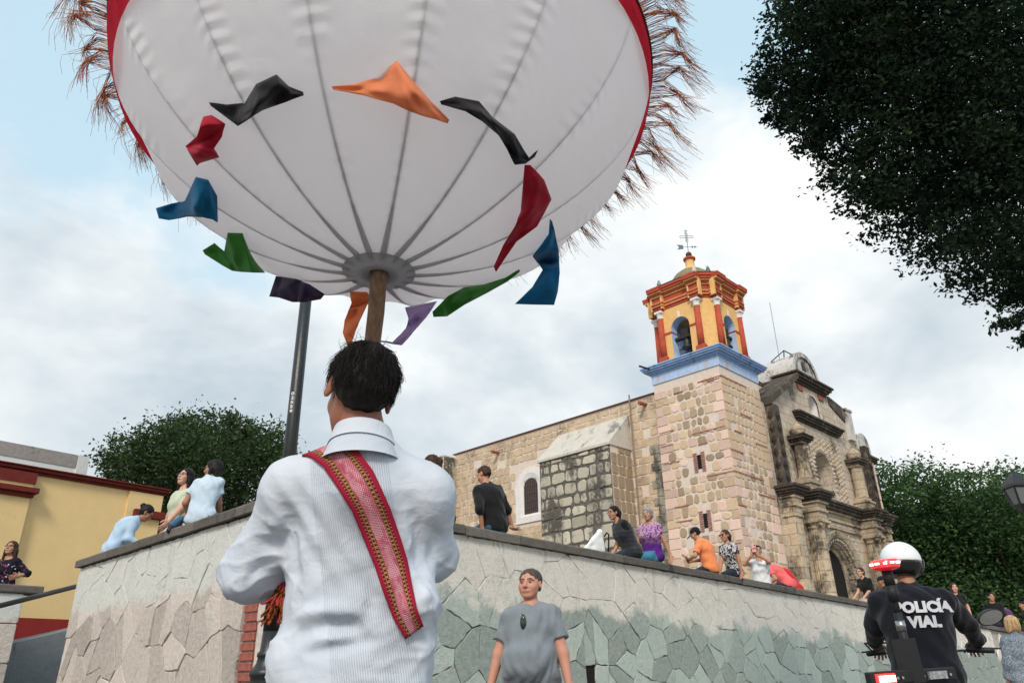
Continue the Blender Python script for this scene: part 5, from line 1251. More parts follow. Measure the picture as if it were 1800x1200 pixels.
m.loft([[tuple((c0+V3((a*math.cos(t), .012+d_, -.045+b*math.sin(t))))*GM['s']) for t in [2*PI*k/14 for k in range(14)]] for a, b, d_ in ((.012, .03, -.006), (.024, .052, .0), (.022, .05, .006), (.008, .03, .010))])
m.tube([tuple((c0+V3((-.012, .01, .0)))*GM['s']), tuple((c0+V3((.012, .012, .012)))*GM['s'])], .004, 6)
m.build('hanging_sunglasses', basic('green_lens', (.015, .03, .022), .12, 0, spec=.7), GM['o'], True)
# ---- phones, bag
def world_of(p, v): return np.array(p['o'].matrix_basis @ Vector(tuple(V3(v)*p['s'])))
def phone(label, P0, yaw, tilt, mt, scr):
    o = MB().box((-.038, -.005, -.075), (.038, .005, .075)).build('phone', mt, bevel=.004); o.location = P0; o.rotation_euler = (math.radians(tilt), 0, math.radians(yaw)); tag(o, label, 'phone')
    MB().box((-.034, .0052, -.068), (.034, .0062, .068)).build('screen', scr, o); MB().box((.008, -.0068, .04), (.030, -.0052, .066)).build('camera_lens', m_frame, o); return o
scr_ = basic('phone_screen', (.05, .06, .08), .1, 0, spec=.6)
bpy.context.view_layer.update()
phone('dark phone in the hands of the man in orange', world_of(PH1, (PH1['wL']+PH1['wR'])/2+V3((-.02, .09, .05))), 62, -50, basic('phone_black', (.02, .02, .022), .4, 0), scr_)
phone('pink phone held up by the woman in white', world_of(PH2, (PH2['wL']+PH2['wR'])/2+V3((.0, .055, .13))), 345, 4, basic('phone_pink', (.78, .42, .40), .4, 0), scr_)
bg = wallR(1066, .20); V, Q = sdf([ell((.05, 0, .11), (.12, .06, .12), k=.03), cap((-.26, 0, .015), (.13, 0, .31), .018, .035, .05), cap((.13, 0, .31), (.14, 0, .05), .03, .05, .05), cap((-.2, 0, .03), (.1, 0, .04), .03, .05, .05), half((0, 0, .002), (0, 0, -1))], .013)
bago = qmesh('shopping_bag', V, Q, cloth('white_canvas', (.76, .76, .75), .04)); bago.location = bg; bago.rotation_euler = (0, 0, rzA); tag(bago, 'white canvas bag slumped on the wall beside the black vest', 'bag')
m = MB(); m.tube([(.16, -.05, .24), (.20, -.07, .30), (.245, -.07, .28), (.24, -.06, .12), (.22, -.06, .03)], .012, 6); m.build('strap', c_black, bago, True)
# ================================================================== cloth globe on a pole
GC = V3((-.382, 1.957, 2.702)); GN = nrm((-.010, -.028, -1.)); GR, GB, GE = .846, .664, 1.12
g1 = nrm(np.cross(GN, (0, 1, 0))); g2 = np.cross(GN, g1)
NG = 16; PH = math.radians(6)
def gprof(k): a = k*PI/2; return GR*math.cos(a)**GE if k < 1 else 0, GB*math.sin(a)**GE
def gpt(th, k, off=0.):
    rr, zz = gprof(k); return GC+GN*(zz+off*.6*math.sin(k*PI/2))+(rr+off*math.cos(k*PI/2))*(math.cos(th)*g1+math.sin(th)*g2)
def globe_cloth(name, c, tr, puck=.25):
    M = Mat(name, .85, .12); M.col(c)
    if puck < .1:                                # gathers along the seams and slack weave
        u_, v_, _w = M.sep('UV'); ed = M.math('ADD', M.mr(u_, 0, .22, 1, 0), M.mr(u_, .78, 1, 0, 1)); nz = M.noise(5, 3, .5)
        M.bump(M.math('MULTIPLY', M.math('MULTIPLY', M.math('SINE', M.math('ADD', M.math('MULTIPLY', v_, 190), M.math('MULTIPLY', nz, 9))), ed), M.mr(nz, .42, .62)), .55, .008); M.bump(M.noise(3.5, 3, .5), .5, .05)
    uvn = M.noise(9, 5, .6); M.bump(uvn, .12, .02)
    w = M.noise(30, 3, .5, stretch=(1, 1, 5)); M.bump(w, puck, .012); M.bump(M.noise(420, 2), .15, .002)
    t = M.n('ShaderNodeBsdfTranslucent'); t.inputs[0].default_value = (*[min(1, q_*.95) for q_ in c], 1); mx = M.n('ShaderNodeMixShader'); mx.inputs[0].default_value = tr
    M.L.new(M.b.outputs[0], mx.inputs[1]); M.L.new(t.outputs[0], mx.inputs[2]); M.L.new(mx.outputs[0], M.N['Material Output'].inputs[0]); return M.m
m_gw = globe_cloth('globe_white_cloth', (.93, .925, .94), .58, .06); m_gu = globe_cloth('globe_upper_cloth', (.95, .94, .95), .85, .06); m_gr = globe_cloth('globe_red_cloth', (.62, .02, .045), .45); m_go = globe_cloth('globe_orange_cloth', (.85, .16, .05), .5)
m_gp = globe_cloth('globe_grey_patch', (.46, .46, .49), .3); m_cane = globe_cloth('seam_tape', (.74, .735, .76), .5, .2)
globe = thing('cloth_globe', 'huge white cloth globe with orange fringe and bright pennants, on a wooden pole', 'globe', (0, 0, 0))
GLV, GLF = [], []
for g in range(NG):
    t0 = PH+2*PI*g/NG; m = MB(); m.uv = []; nt_, nk = 8, 22; rng = random.Random(g)
    for i in range(nk+1):
        k = .085+(1-.085-.075)*i/nk if False else .055+(.905-.055)*i/nk
        for j in range(nt_+1):
            s_ = j/nt_; sag = -.030*math.sin(PI*s_)*math.sin(PI*min(1, k*1.05))-.012*(1-abs(2*s_-1))*math.cos(k*PI/2)*0
            wr_ = .0016*math.sin(38*k+g*1.7)*math.sin(PI*s_)
            m.v.append(tuple(gpt(t0+2*PI/NG*s_, k, sag+wr_))); m.uv.append((s_, k))
    for i in range(nk):
        for j in range(nt_): a = i*(nt_+1)+j; m.f.append((a, a+nt_+1, a+nt_+2, a+1)); m.m.append(0)
    b = len(GLV); GLV += m.v; GLF += [tuple(b+q_ for q_ in f_) for f_ in m.f]
    m.build('panel', m_gw, globe, True)
    m = MB(); m.tube([gpt(t0, .06+.86*i/24, -.0075) for i in range(25)], [.0026]*10+[.0036]*6+[.0044]*4+[.0058, .0072, .0085, .0095, .0105], 6); m.build('rib', m_cane, globe, True)
    # red band above the white, then the upper dome, mostly whitened to let light into the globe
    m = MB()
    bw_ = .21 if (math.cos(t0+.2)*g1[0]+math.sin(t0+.2)*g2[0]) < 0 else .125
    for i in range(4):
        k = -.01+bw_*i/3
        for j in range(7): m.v.append(tuple(gpt(t0+2*PI/NG*j/6, max(0, k), .004)+(GN*-.012 if k < 0 else 0)))
    for i in range(3):
        for j in range(6): a = i*7+j; m.f.append((a, a+7, a+8, a+1)); m.m.append(0)
    m.build('band', m_gr, globe, True)
    m = MB(); UP = GB*.95
    for i in range(13):
        a = PI/2*i/12*.97; rr = GR*(1.0+.035*math.sin(min(1, a/.5)*PI*.5))*math.cos(a)**.95; zz = UP*math.sin(a)
        for j in range(7): th = t0+2*PI/NG*j/6; m.v.append(tuple(GC-GN*(zz+.008)+rr*(math.cos(th)*g1+math.sin(th)*g2)))
    for i in range(12):
        for j in range(6): q_ = i*7+j; m.f.append((q_, q_+1, q_+8, q_+7)); m.m.append(0)
    m.build('upper_panel', [m_gr, m_go, m_gw, m_gw][g % 4] if False else (m_go if g % 2 else m_gr) if False else (m_go if g == 15 else m_gr if g == 8 else m_gu), globe, True)
GBVH = BVHTree.FromPolygons(GLV, GLF)
m = MB(); m.tube([GC+GR*1.004*(math.cos(t)*g1+math.sin(t)*g2) for t in [2*PI*k/96 for k in range(97)]], .006, 6); m.build('hoop', basic('hoop_cane', (.10, .03, .025), .7), globe, True)
# gathered patch round the hole
m = MB(); n = 48
rings = []
for i, (k, o) in enumerate(((.900, .006), (.92, .010), (.94, .012), (.965, .010), (.972, -.01))): rings.append([gpt(PH+2*PI*j/n, k, o+.0025*math.cos(24*2*PI*j/n)) for j in range(n)])
m.loft(rings, 0, False); m.build('hub_patch', m_gp, globe, True)
HUB = GC+GN*GB
m = MB(); m.loft([[HUB-GN*.02+(.062+.0)*(math.cos(t)*g1+math.sin(t)*g2) for t in [2*PI*j/24 for j in range(24)]], [HUB-GN*.16+.06*(math.cos(t)*g1+math.sin(t)*g2) for t in [2*PI*j/24 for j in range(24)]]]); m.build('hub_socket', basic('socket_dark', (.02, .015, .012), .9), globe)
# pole
M = Mat('pole_wood', .6, .3); nn = M.noise(14, 6, .65, stretch=(6, 6, .5)); M.col(M.ramp(nn, [(.25, (.085, .045, .028)), (.5, (.20, .115, .068)), (.75, (.32, .20, .125))])); M.bump(nn, .3, .008); m_pole = M.m
POLE_B = at(655, 606, 2.2); pd = nrm(POLE_B-HUB); PB = HUB+pd*1.15
pts = [HUB-pd*.15]+[HUB+pd*1.15*k/10+V3((.002*math.sin(k*2.1), .002*math.cos(k*1.3), 0)) for k in range(11)]
m = MB(); m.tube(pts, [.0245]*3+[.0235]*9, 14); m.build('pole', m_pole, globe, True)
# fringe
def strands(paths, r0, r1, n=3):
    m = MB()
    for P in paths:
        k = len(P); m.tube(P, [r0+(r1-r0)*i/(k-1) for i in range(k)], n, 0, False)
    return m
rng = random.Random(77); paths = []; ntas = 74
dnv = V3((0, 0, -1)); wind = V3((.30, .15, 0))
for t_ in range(ntas):
    tc = 2*PI*(t_+.5)/ntas; reach = rng.uniform(.07, .105); hang = rng.uniform(.06, .14); tw = rng.uniform(-.035, .035); lift = rng.uniform(-.1, .3); er_ = math.cos(tc)*g1+math.sin(tc)*g2
    knot = GC+(math.cos(tc+tw)*g1+math.sin(tc+tw)*g2)*(GR+reach)+dnv*rng.uniform(0, .03)+wind*.02
    hd_ = nrm(dnv*(1-lift)+V3(er_)*rng.uniform(0, .45)+wind*rng.uniform(.2, 1.5)); cur = nrm(V3(er_)*.3+V3((0, 0, lift-.2))+wind*1.2)
    for s_ in range(40):
        th = tc+(rng.random()-.5)*2*PI/ntas*1.1; e = V3(math.cos(th)*g1+math.sin(th)*g2); p0 = GC+e*GR*1.004; loose_ = rng.random() < .12
        kk = knot+V3((rng.gauss(0, .004), rng.gauss(0, .004), rng.gauss(0, .006))) if not loose_ else p0+e*reach*rng.uniform(.7, 1.5)+dnv*rng.uniform(0, .05)
        q_ = p0+e*reach*.45+V3((0, 0, rng.uniform(.0, .012))); L_ = hang*rng.uniform(.35, 1.15)
        j = V3((rng.gauss(0, .007), rng.gauss(0, .007), rng.gauss(0, .007)))
        paths.append([p0, q_, kk, kk+hd_*L_*.5+j, kk+hd_*L_*.9+cur*L_*.25+j*2.2])
Mf = Mat('fringe_thread', .6, .2); Mf.col(Mf.ramp(Mf.noise(40, 3), [(.35, (.22, .058, .016)), (.48, (.58, .18, .03)), (.60, (.80, .38, .09))])); _t = Mf.n('ShaderNodeBsdfTranslucent'); Mf.L.new(Mf.b.inputs['Base Color'].links[0].from_socket, _t.inputs[0]); _x = Mf.n('ShaderNodeMixShader'); _x.inputs[0].default_value = .45; Mf.L.new(Mf.b.outputs[0], _x.inputs[1]); Mf.L.new(_t.outputs[0], _x.inputs[2]); Mf.L.new(_x.outputs[0], Mf.N['Material Output'].inputs[0])
strands(paths, .0008, .0005).build('fringe', Mf.m, globe, True, kind='stuff')
# pennants pinned to the globe
def surf_depth(x, y, back):
    v = ray(x, y); h = GBVH.ray_cast(Vector(CAM), Vector(v).normalized())
    if h[0] is None: return None
    return float((np.array(h[0])-CAM)@cF)
def ribbon(name, pairs, mt, lift, dflt, parent, wave=.012, nw=6, sub=4, seed=0, thick=.0015):
    rng = random.Random(seed); L = []
    for i in range(len(pairs)-1):
        for k in range(sub): t = k/sub; L.append([tuple(pairs[i][e][c]*(1-t)+pairs[i+1][e][c]*t for c in (0, 1)) for e in (0, 1)])
    L.append(pairs[-1]); dep = []
    for a, b in L:
        ds = [surf_depth(a[0]+(b[0]-a[0])*j/4, a[1]+(b[1]-a[1])*j/4, 0) for j in range(5)]; ds = [d for d in ds if d]; dep.append(min(ds) if ds else dflt)
    for _ in range(3): dep = [min(dep[i], (dep[max(0, i-1)]+dep[i]+dep[min(len(dep)-1, i+1)])/3) for i in range(len(dep))]
    m = MB(); n = len(L); f0 = rng.uniform(2, 4); ph = rng.uniform(0, 6)
    for i, (a, b) in enumerate(L):
        for j in range(nw+1):
            t = j/nw; u = i/(n-1); edge = math.sin(PI*u)
            d = dep[i]-.008-lift*edge*(.5+.5*math.sin(PI*t))+wave*edge*math.sin(f0*PI*u+ph+2.2*t)+wave*.5*math.sin(7*u+5*t+ph)*edge+wave*.28*math.sin(15*u-8*t+2*ph)*edge+wave*.2*math.sin(11*t+19*u)*edge
            x = a[0]+(b[0]-a[0])*t; y = a[1]+(b[1]-a[1])*t; m.v.append(tuple(at(x, y, d)))
    for i in range(n-1):
        for j in range(nw): q_ = i*(nw+1)+j; m.f.append((q_, q_+1, q_+nw+2, q_+nw+1)); m.m.append(0)
    o = m.build(name, mt, parent, True); s_ = o.modifiers.new('thickness', 'SOLIDIFY'); s_.thickness = thick; return o
pc = {k: cloth('pennant_'+k, c, .06, .75, True, tr) for k, c, tr in (('black', (.014, .014, .018), .08), ('orange', (1.0, .42, .21), .55), ('red', (.52, .014, .045), .3), ('blue', (.012, .19, .40), .35), ('green', (.065, .30, .045), .35), ('purple', (.06, .042, .10), .2), ('lilac', (.60, .45, .74), .45))}
PEN = [('black', [((367, 180), (370, 186)), ((398, 184), (418, 222)), ((430, 181), (442, 206)), ((450, 148), (462, 194)), ((486, 131), (496, 182)), ((508, 152), (515, 174)), ((533, 162), (534, 168))]),
 ('orange', [((583, 152), (586, 158)), ((622, 148), (640, 168)), ((665, 136), (690, 182)), ((697, 106), (720, 196)), ((726, 142), (745, 204)), ((758, 178), (772, 212)), ((790, 211), (787, 217))]),
 ('black', [((773, 178), (776, 184)), ((800, 170), (818, 196)), ((842, 178), (848, 214)), ((866, 206), (876, 238)), ((905, 236), (892, 262)), ((920, 262), (905, 290)), ((930, 277), (924, 288)), ((946, 264), (940, 276))]),
 ('red', [((358, 206), (372, 203)), ((352, 222), (396, 218)), ((346, 240), (390, 240)), ((326, 257), (376, 262)), ((334, 270), (385, 276)), ((346, 291), (351, 286))]),
 ('red', [((922, 290), (932, 290)), ((919, 330), (956, 316)), ((916, 372), (969, 350)), ((905, 398), (944, 398)), ((885, 430), (908, 424)), ((868, 468), (872, 478))]),
 ('blue', [((274, 366), (279, 384)), ((300, 358), (296, 387)), ((325, 353), (330, 381)), ((344, 311), (356, 382)), ((366, 316), (374, 386)), ((382, 345), (383, 391))]),
 ('green', [((356, 440), (360, 447)), ((377, 427), (390, 466)), ((394, 442), (408, 476)), ((400, 409), (424, 478)), ((426, 410), (444, 479)), ((444, 455), (466, 479))]),
 ('purple', [((485, 485), (473, 521)), ((500, 487), (490, 523)), ((520, 490), (514, 531)), ((545, 500), (536, 531)), ((571, 517), (564, 526))]),
 ('green', [((760, 548), (762, 557)), ((788, 520), (786, 556)), ((815, 505), (816, 536)), ((850, 500), (856, 515)), ((888, 488), (892, 495)), ((913, 473), (914, 477))]),
 ('blue', [((967, 385), (971, 390)), ((965, 412), (976, 412)), ((936, 450), (982, 440)), ((954, 474), (984, 480)), ((936, 505), (980, 512)), ((905, 534), (974, 536))]),
 ('orange', [((615, 512), (645, 513)), ((618, 532), (652, 522)), ((606, 562), (640, 548)), ((603, 585), (625, 580)), ((611, 606), (617, 607))]),
 ('lilac', [((712, 541), (768, 530)), ((718, 560), (750, 557)), ((714, 577), (735, 574)), ((690, 602), (706, 606)), ((664, 597), (668, 601))])]
for i, (k, pr_) in enumerate(PEN):
    df = 2.42 if i < 10 else 2.33
    o = ribbon('pennant', pr_, pc[k], .035 if i < 10 else .01, df, globe, .020, 10, 7, i); o['label'] = k+' cloth pennant fluttering on the white globe'
# ================================================================== the carrier, seen from behind
def aty(x, y, Y): v = ray(x, y); return CAM+v*(Y/v[1])
m_shirt = Mat('white_guayabera', .85, .15); M = m_shirt
s_ = M.sep('UV'); n = M.noise(6, 4)
wv = M.math('POWER', M.math('ABSOLUTE', M.math('SINE', M.math('MULTIPLY', s_[0], 250))), .6); bandm = M.math('MULTIPLY', M.mr(s_[0], .345, .352), M.mr(s_[0], .805, .795))
M.col(M.ramp(n, [(.3, (.53, .58, .67)), (.7, (.61, .65, .72))])); M.bump(M.math('MULTIPLY', wv, bandm), .62, .003); M.bump(M.noise(17, 4, .55, dist=.8), .22, .018); M.bump(M.noise(500, 2), .1, .001); m_shirt = M.m
NB = aty(640, 770, 1.80); LS = aty(512, 856, 1.85); RS = aty(748, 868, 1.87)
HIP = aty(612, 1190, 1.93); LE = aty(444, 996, 1.95); RE = aty(755, 972, 1.98); LW = V3(PB*0)+HUB+pd*.93+V3((-.02, -.02, 0)); RW = HUB+pd*.86+V3((.025, -.02, 0))
yv = V3((0, 1, 0))
T = [cap(aty(632, 900, 1.89), aty(626, 1050, 1.92), .172, .158, .06, flat=yv, ratio=.62), cap(aty(626, 1050, 1.92), aty(606, 1215, 1.93), .158, .166, .06, flat=yv, ratio=.70), ell(aty(630, 915, 1.90), (.182, .115, .15), k=.06),
     cap(LS, RS, .058, .058, .07), cap(NB-V3((0, -.01, .035)), LS, .046, .050, .06), cap(NB+V3((.01, .01, -.035)), RS, .046, .050, .06), cap(NB-V3((0, -.01, .045)), NB-V3((0, -.03, .12)), .062, .10, .05),
     cap(LS, LE, .060, .066, .045), cap(LE, LE+(LW-LE)*.86, .070, .054, .035), cap(RS, RE, .060, .062, .045), cap(RE, RE+(RW-RE)*.86, .066, .050, .035),
     ell(aty(735, 1055, 1.88), (.045, .05, .055), k=.05), cap(aty(735, 1080, 1.90), aty(728, 1190, 1.92), .045, .04, .05), ell(aty(505, 1165, 1.90), (.05, .05, .06), k=.05), cap(LE+V3((-.015, 0, -.035)), LE+V3((.05, .10, -.02)), .045, .04, .04),
     half((0, 0, .905), (0, 0, -1))]
def shirt_folds(P):
    d = np.zeros(len(P)); x, z = P[:, 0], P[:, 2]
    for c, dirv, amp, wid, freq in ((LE, nrm(LE-LS), .006, .13, 75), (RE, nrm(RE-RS), .005, .12, 80), (aty(560, 930, 1.85), nrm((.8, 0, .6)), .004, .16, 60)):
        q_ = P-c; t = q_@dirv; d += amp*np.sin(freq*t+6*np.sin(11*q_[:, 0]+7*q_[:, 2]))*np.exp(-(q_*q_).sum(1)/(wid*wid))
    d += .0028*np.sin(33*x+9*np.sin(8*z))*np.clip((1.35-z)/.3, 0, 1)
    return d
V, Q = sdf(T, .0066, shirt_folds); Nn = vnormals(V, Q)
from mathutils import noise as mnoise
def ridged(P, sc, stretch): return np.array([1-abs(2*mnoise.noise(Vector((p_[0]*sc*stretch[0], p_[1]*sc*stretch[1], p_[2]*sc*stretch[2])))) for p_ in P])
_rd = ridged(V, 9, (1, 1, .55))**3; _r2 = ridged(V+3.7, 17, (.7, 1, 1.2))**4; _lowz = np.clip((1.42-V[:, 2])/.25, .25, 1)
_fx = np.clip(np.abs(V[:, 0]-HIP[0])/.16, .25, 1.2)
V = V+Nn*((_rd*.0045+_r2*.0045)*_lowz*_fx-.003)[:, None]; Nn = vnormals(V, Q)
bv = BVHTree.FromPolygons(V.tolist(), Q.tolist())
def hitp(bvh, x, y):
    h = bvh.ray_cast(Vector(CAM), Vector(ray(x, y)).normalized()); return np.array(h[0]) if h[0] is not None else None
def fold_path(V, Nn, bvh, pxs, amp, wid):
    pts = [q_ for q_ in (hitp(bvh, *p_) for p_ in pxs) if q_ is not None]
    if len(pts) < 2: return
    seg = [pts[i]+(pts[i+1]-pts[i])*t for i in range(len(pts)-1) for t in np.linspace(0, 1, 10)]
    S_ = np.array(seg); tt = np.linspace(0, 1, len(S_)); d2 = np.full(len(V), 9e9); at_ = np.zeros(len(V))
    for s_, t_ in zip(S_, tt):
        e = ((V-s_)**2).sum(1); m_ = e < d2; d2[m_] = e[m_]; at_[m_] = t_
    V += Nn*(amp*np.exp(-d2/(wid*wid))*np.sin(np.clip(at_, .04, .96)*PI)**.5)[:, None]
for pxs, amp, wid in (([(530, 1108), (575, 1098), (620, 1100), (640, 1118)], -.020, .020), ([(520, 1085), (570, 1075), (625, 1078)], .012, .018), ([(545, 1145), (600, 1135), (660, 1125)], -.012, .016), ([(560, 1125), (620, 1118)], .010, .014),
                      ([(640, 1010), (655, 1050), (650, 1080)], -.012, .018), ([(660, 985), (690, 1050), (735, 1075)], .012, .022), ([(740, 1030), (748, 1048), (735, 1060)], .014, .016), ([(722, 880), (735, 960), (742, 1010)], -.012, .020), ([(715, 900), (725, 980)], .008, .014),
                      ([(505, 900), (512, 950), (518, 1000)], -.016, .022), ([(450, 950), (480, 960), (505, 935)], -.012, .018), ([(425, 1020), (460, 1000), (500, 985)], -.013, .014), ([(470, 915), (495, 925)], .010, .016), ([(540, 990), (545, 1060), (530, 1100)], .007, .02), ([(575, 830), (600, 900), (595, 960)], -.004, .03), ([(760, 920), (770, 950)], -.010, .014), ([(772, 1000), (790, 985)], -.008, .010)):
    fold_path(V, Nn, bv, pxs, amp, wid)
bv = BVHTree.FromPolygons(V.tolist(), Q.tolist())
# ---- body of the carrier (continuous skin), head turned to the left
HC = aty(632, 690, 1.80); RhC = rotm(math.radians(27), math.radians(-3), math.radians(9))
JC = dict(fw=yv, sd=V3((1, 0, 0)), pelvis=HIP+V3((0, .02, -.02)), chest=aty(630, 920, 1.91), neck=NB+V3((0, .02, -.02)), shR=RS, shL=LS)
Pb = torso_prims(JC, -.022, False)
for a, e, w in ((LS, LE, LW), (RS, RE, RW)): Pb += [cap(a, e, .044, .038, .03), cap(e, w, .038, .027, .02)]
hipz = HIP[2]-.05
for sg in (-1, 1): Pb += [cap((HIP[0]+sg*.085, HIP[1]+.02, hipz), (HIP[0]+sg*.10, HIP[1]+.03, .48), .075, .05, .04), cap((HIP[0]+sg*.10, HIP[1]+.03, .48), (HIP[0]+sg*.11, HIP[1]+.0, .09), .05, .036, .02)]
Pb.append(cap(NB-V3((0, 0, .03)), HC-V3((0, .0, .04)), .056, .056, .03))
Vb, Qb = sdf(Pb, .012); Vh, Qh, Mh = head_mesh_(1.0, .004); Vh = Vh@RhC.T+HC
Vs, Qs, Ms = [Vb, Vh], [Qb, Qh+len(Vb)], [np.zeros(len(Qb), int), Mh]; off = len(Vb)+len(Vh)
for w, sg, dz_ in ((LW, -1, 0), (RW, 1, 0)):
    d_ = nrm(V3((-sg*.55, .55, .25))); hp = hand_prims(w+d_*-.02, d_, nrm(V3((-sg*.6, .2, 0))), sg, .9); Vq, Qq = sdf(hp, .0045); Vs.append(Vq); Qs.append(Qq+off); Ms.append(np.zeros(len(Qq), int)); off += len(Vq)
carrier = qmesh('person', np.concatenate(Vs), np.concatenate(Qs), [skin_mat('skin_deep_brown', (.30, .135, .085)), LIP, HB_, EYEW, EYED], None, np.concatenate(Ms))
tag(carrier, 'dark-haired young man in white shirt and woven red sash carrying the cloth globe, from behind', 'person')
shirt = qmesh('shirt', V, Q, m_shirt, carrier)
# uv: u runs across the back in photo-independent body coordinates
U0 = HIP[0]-.19; ul = shirt.data.uv_layers.new(name='uv'); li = np.zeros(len(shirt.data.loops), int); shirt.data.loops.foreach_get('vertex_index', li)
zrel = (V[:, 2]-HIP[2]); ux_ = (V[:, 0]-U0+.17*zrel-.03)/.42
ul.data.foreach_set('uv', np.stack([ux_[li], V[li, 2]], 1).ravel())
# collar
def ring_pts(c, rx, ry, tilt, n=40, z=0): return [c+V3((rx*math.cos(t), ry*math.sin(t), z+tilt*math.sin(t))) for t in [2*PI*k/n for k in range(n)]]
cN = aty(637, 776, 1.806)
m = MB(); m.loft([ring_pts(cN, .098, .090, -.006, z=-.052), ring_pts(cN, .088, .083, -.008, z=-.030), ring_pts(cN, .080, .078, -.012, z=-.006), ring_pts(cN, .070, .070, -.014, z=.026), ring_pts(cN, .066, .066, -.014, z=.026), ring_pts(cN, .066, .064, -.014, z=-.02)], 0, False)
col_ = m.build('collar', m_shirt, carrier, True)
m = MB(); m.loft([ring_pts(cN, .0850, .0835, -.016, z=-.016), ring_pts(cN, .0835, .0815, -.016, z=-.014), ring_pts(cN, .0770, .0765, -.014, z=.010), ring_pts(cN, .0710, .0708, -.014, z=.0272)], 0, False); m.build('collar_fold', cloth('white_collar', (.57, .615, .69), .04), carrier, True)
# jeans
Pj = [ell(HIP+V3((0, .02, -.05)), (.155, .11, .12), k=.03)]
for sg in (-1, 1): Pj += [cap((HIP[0]+sg*.085, HIP[1]+.02, hipz), (HIP[0]+sg*.10, HIP[1]+.03, .48), .088, .066, .04), cap((HIP[0]+sg*.10, HIP[1]+.03, .48), (HIP[0]+sg*.11, HIP[1], .07), .066, .055, .02, cut=True)]
Vj, Qj = sdf(Pj, .013); qmesh('trousers', Vj, Qj, jeans, carrier)
for sg in (-1, 1):
    Vj, Qj = sdf([cap((HIP[0]+sg*.11, HIP[1]-.03, .05), (HIP[0]+sg*.13, HIP[1]+.16, .035), .042, .034, .02), half((0, 0, .004), (0, 0, -1))], .012); qmesh('shoe', Vj, Qj, basic('shoe_dark', (.02, .018, .017), .5), carrier)
# hair: a cap of hair plus strands combed forward from the crown
hp = [ell((0, -.020, .040), (.081, .099, .089)), ell((0, -.055, -.012), (.069, .057, .060), k=.03), ell((0, .115, -.012), (.072, .085, .088), k=.012, neg=True), ell((0, .04, -.125), (.11, .10, .075), k=.014, neg=True), half((0, -.05, -.082), (0, -.35, -1))]
for sx in (-1, 1): hp.append(ell((sx*.090, .004, -.024), (.030, .034, .046), k=.008, neg=True))
Vq, Qq = sdf(hp, .005, hair_noise(.0025, 170)); Nh = vnormals(Vq, Qq); hair = qmesh('hair', Vq@RhC.T+HC, Qq, HB_, carrier)
rng = np.random.default_rng(5); sel = rng.choice(len(Vq), 5200, replace=True); crown_ = V3((.012, -.065, .105)); paths = []
for i in sel:
    p, n_ = Vq[i], Nh[i]
    if n_[2] < -.35 or (abs(p[0]) > .062 and p[2] < .025 and p[1] > -.045): continue
    fl = p-crown_; fl = fl-n_*(fl@n_); r_ = np.linalg.norm(fl); fl = nrm(fl+np.cross(n_, fl)*.25+V3((0, 0, -.02))) if r_ > .004 else nrm(rng.normal(size=3)); fl = nrm(fl+rng.normal(size=3)*.18)
    ln = rng.uniform(.022, .042)*(1 if p[2] > .03 else .55 if p[2] > -.03 else .35); lift = rng.uniform(.1, .35)*(1.2 if p[2] > .10 else .6)
    paths.append([p-n_*.002, p+fl*ln*.4+n_*.004, p+fl*ln*.75+n_*(.003+.004*lift)-V3((0, 0, .002)), p+fl*ln+n_*(.001+.006*lift)-V3((0, 0, .005))])
for _ in range(45):
    i = rng.integers(len(Vq)); p, n_ = Vq[i], Nh[i]
    if p[2] < .085: continue
    fl = nrm(rng.normal(size=3)*.8+V3((.3, .3, .6))); paths.append([p, p+n_*.008+fl*.006, p+n_*.016+fl*.016, p+n_*.014+fl*.032])
m = strands([[RhC@q_+HC for q_ in P] for P in paths], .0009, .0003); m.build('hair_strands', HB_, hair, True, kind='stuff')
# sash across the back
Ls = [(531, 800), (547, 804), (569, 820), (594, 857), (619, 897), (642, 953), (659, 996), (676, 1045), (692, 1086), (712, 1122)]
Rs = [(604, 773), (616, 780), (634, 797), (656, 828), (686, 893), (704, 945), (715, 982), (724, 1028), (733, 1068), (744, 1098)]
def interp(L, n): 
    L = np.array(L, float); t = np.linspace(0, len(L)-1, n); i = np.minimum(t.astype(int), len(L)-2); return L[i]+(L[i+1]-L[i])*(t-i)[:, None]
nL = 64; A_, B_ = interp(Ls, nL), interp(Rs, nL)
for E_ in (A_, B_):                      # keep both edges on the cloth at the shoulder
    for i in range(nL):
        for _ in range(25):
            if hitp(bv, E_[i][0], E_[i][1]-3) is not None: break
            E_[i][1] += 2; m = MB(); m.uv = []; nw = 12; length = 0; prev = None; dd = []
for i in range(nL):
    for j in range(nw+1):
        q_ = A_[i]+(B_[i]-A_[i])*j/nw; h = hitp(bv, *q_)
        dd.append(None if h is None else float((h-CAM)@cF))
D = np.array([np.nan if d is None else d for d in dd]).reshape(nL, nw+1)
for i in range(nL):
    if np.isnan(D[i]).any(): D[i] = np.where(np.isnan(D[i]), np.nanmean(D[i]) if not np.isnan(D[i]).all() else np.nan, D[i])
for i in range(nL):
    if np.isnan(D[i]).any(): D[i] = D[i+1] if i+1 < nL and not np.isnan(D[min(nL-1, i+1)]).any() else np.nanmean(D)
for _ in range(4): D[1:-1] = (D[:-2]+2*D[1:-1]+D[2:])/4; D[:, 1:-1] = (D[:, :-2]+2*D[:, 1:-1]+D[:, 2:])/4
rows = []
for i in range(nL):
    row = []
    for j in range(nw+1): q_ = A_[i]+(B_[i]-A_[i])*j/nw; row.append(at(q_[0], q_[1], D[i, j]-.007))
    c = row[nw//2]; length += 0 if prev is None else float(np.linalg.norm(c-prev)); prev = c; rows.append(row)
    for j in range(nw+1): m.v.append(tuple(row[j])); m.uv.append((j/nw, length))
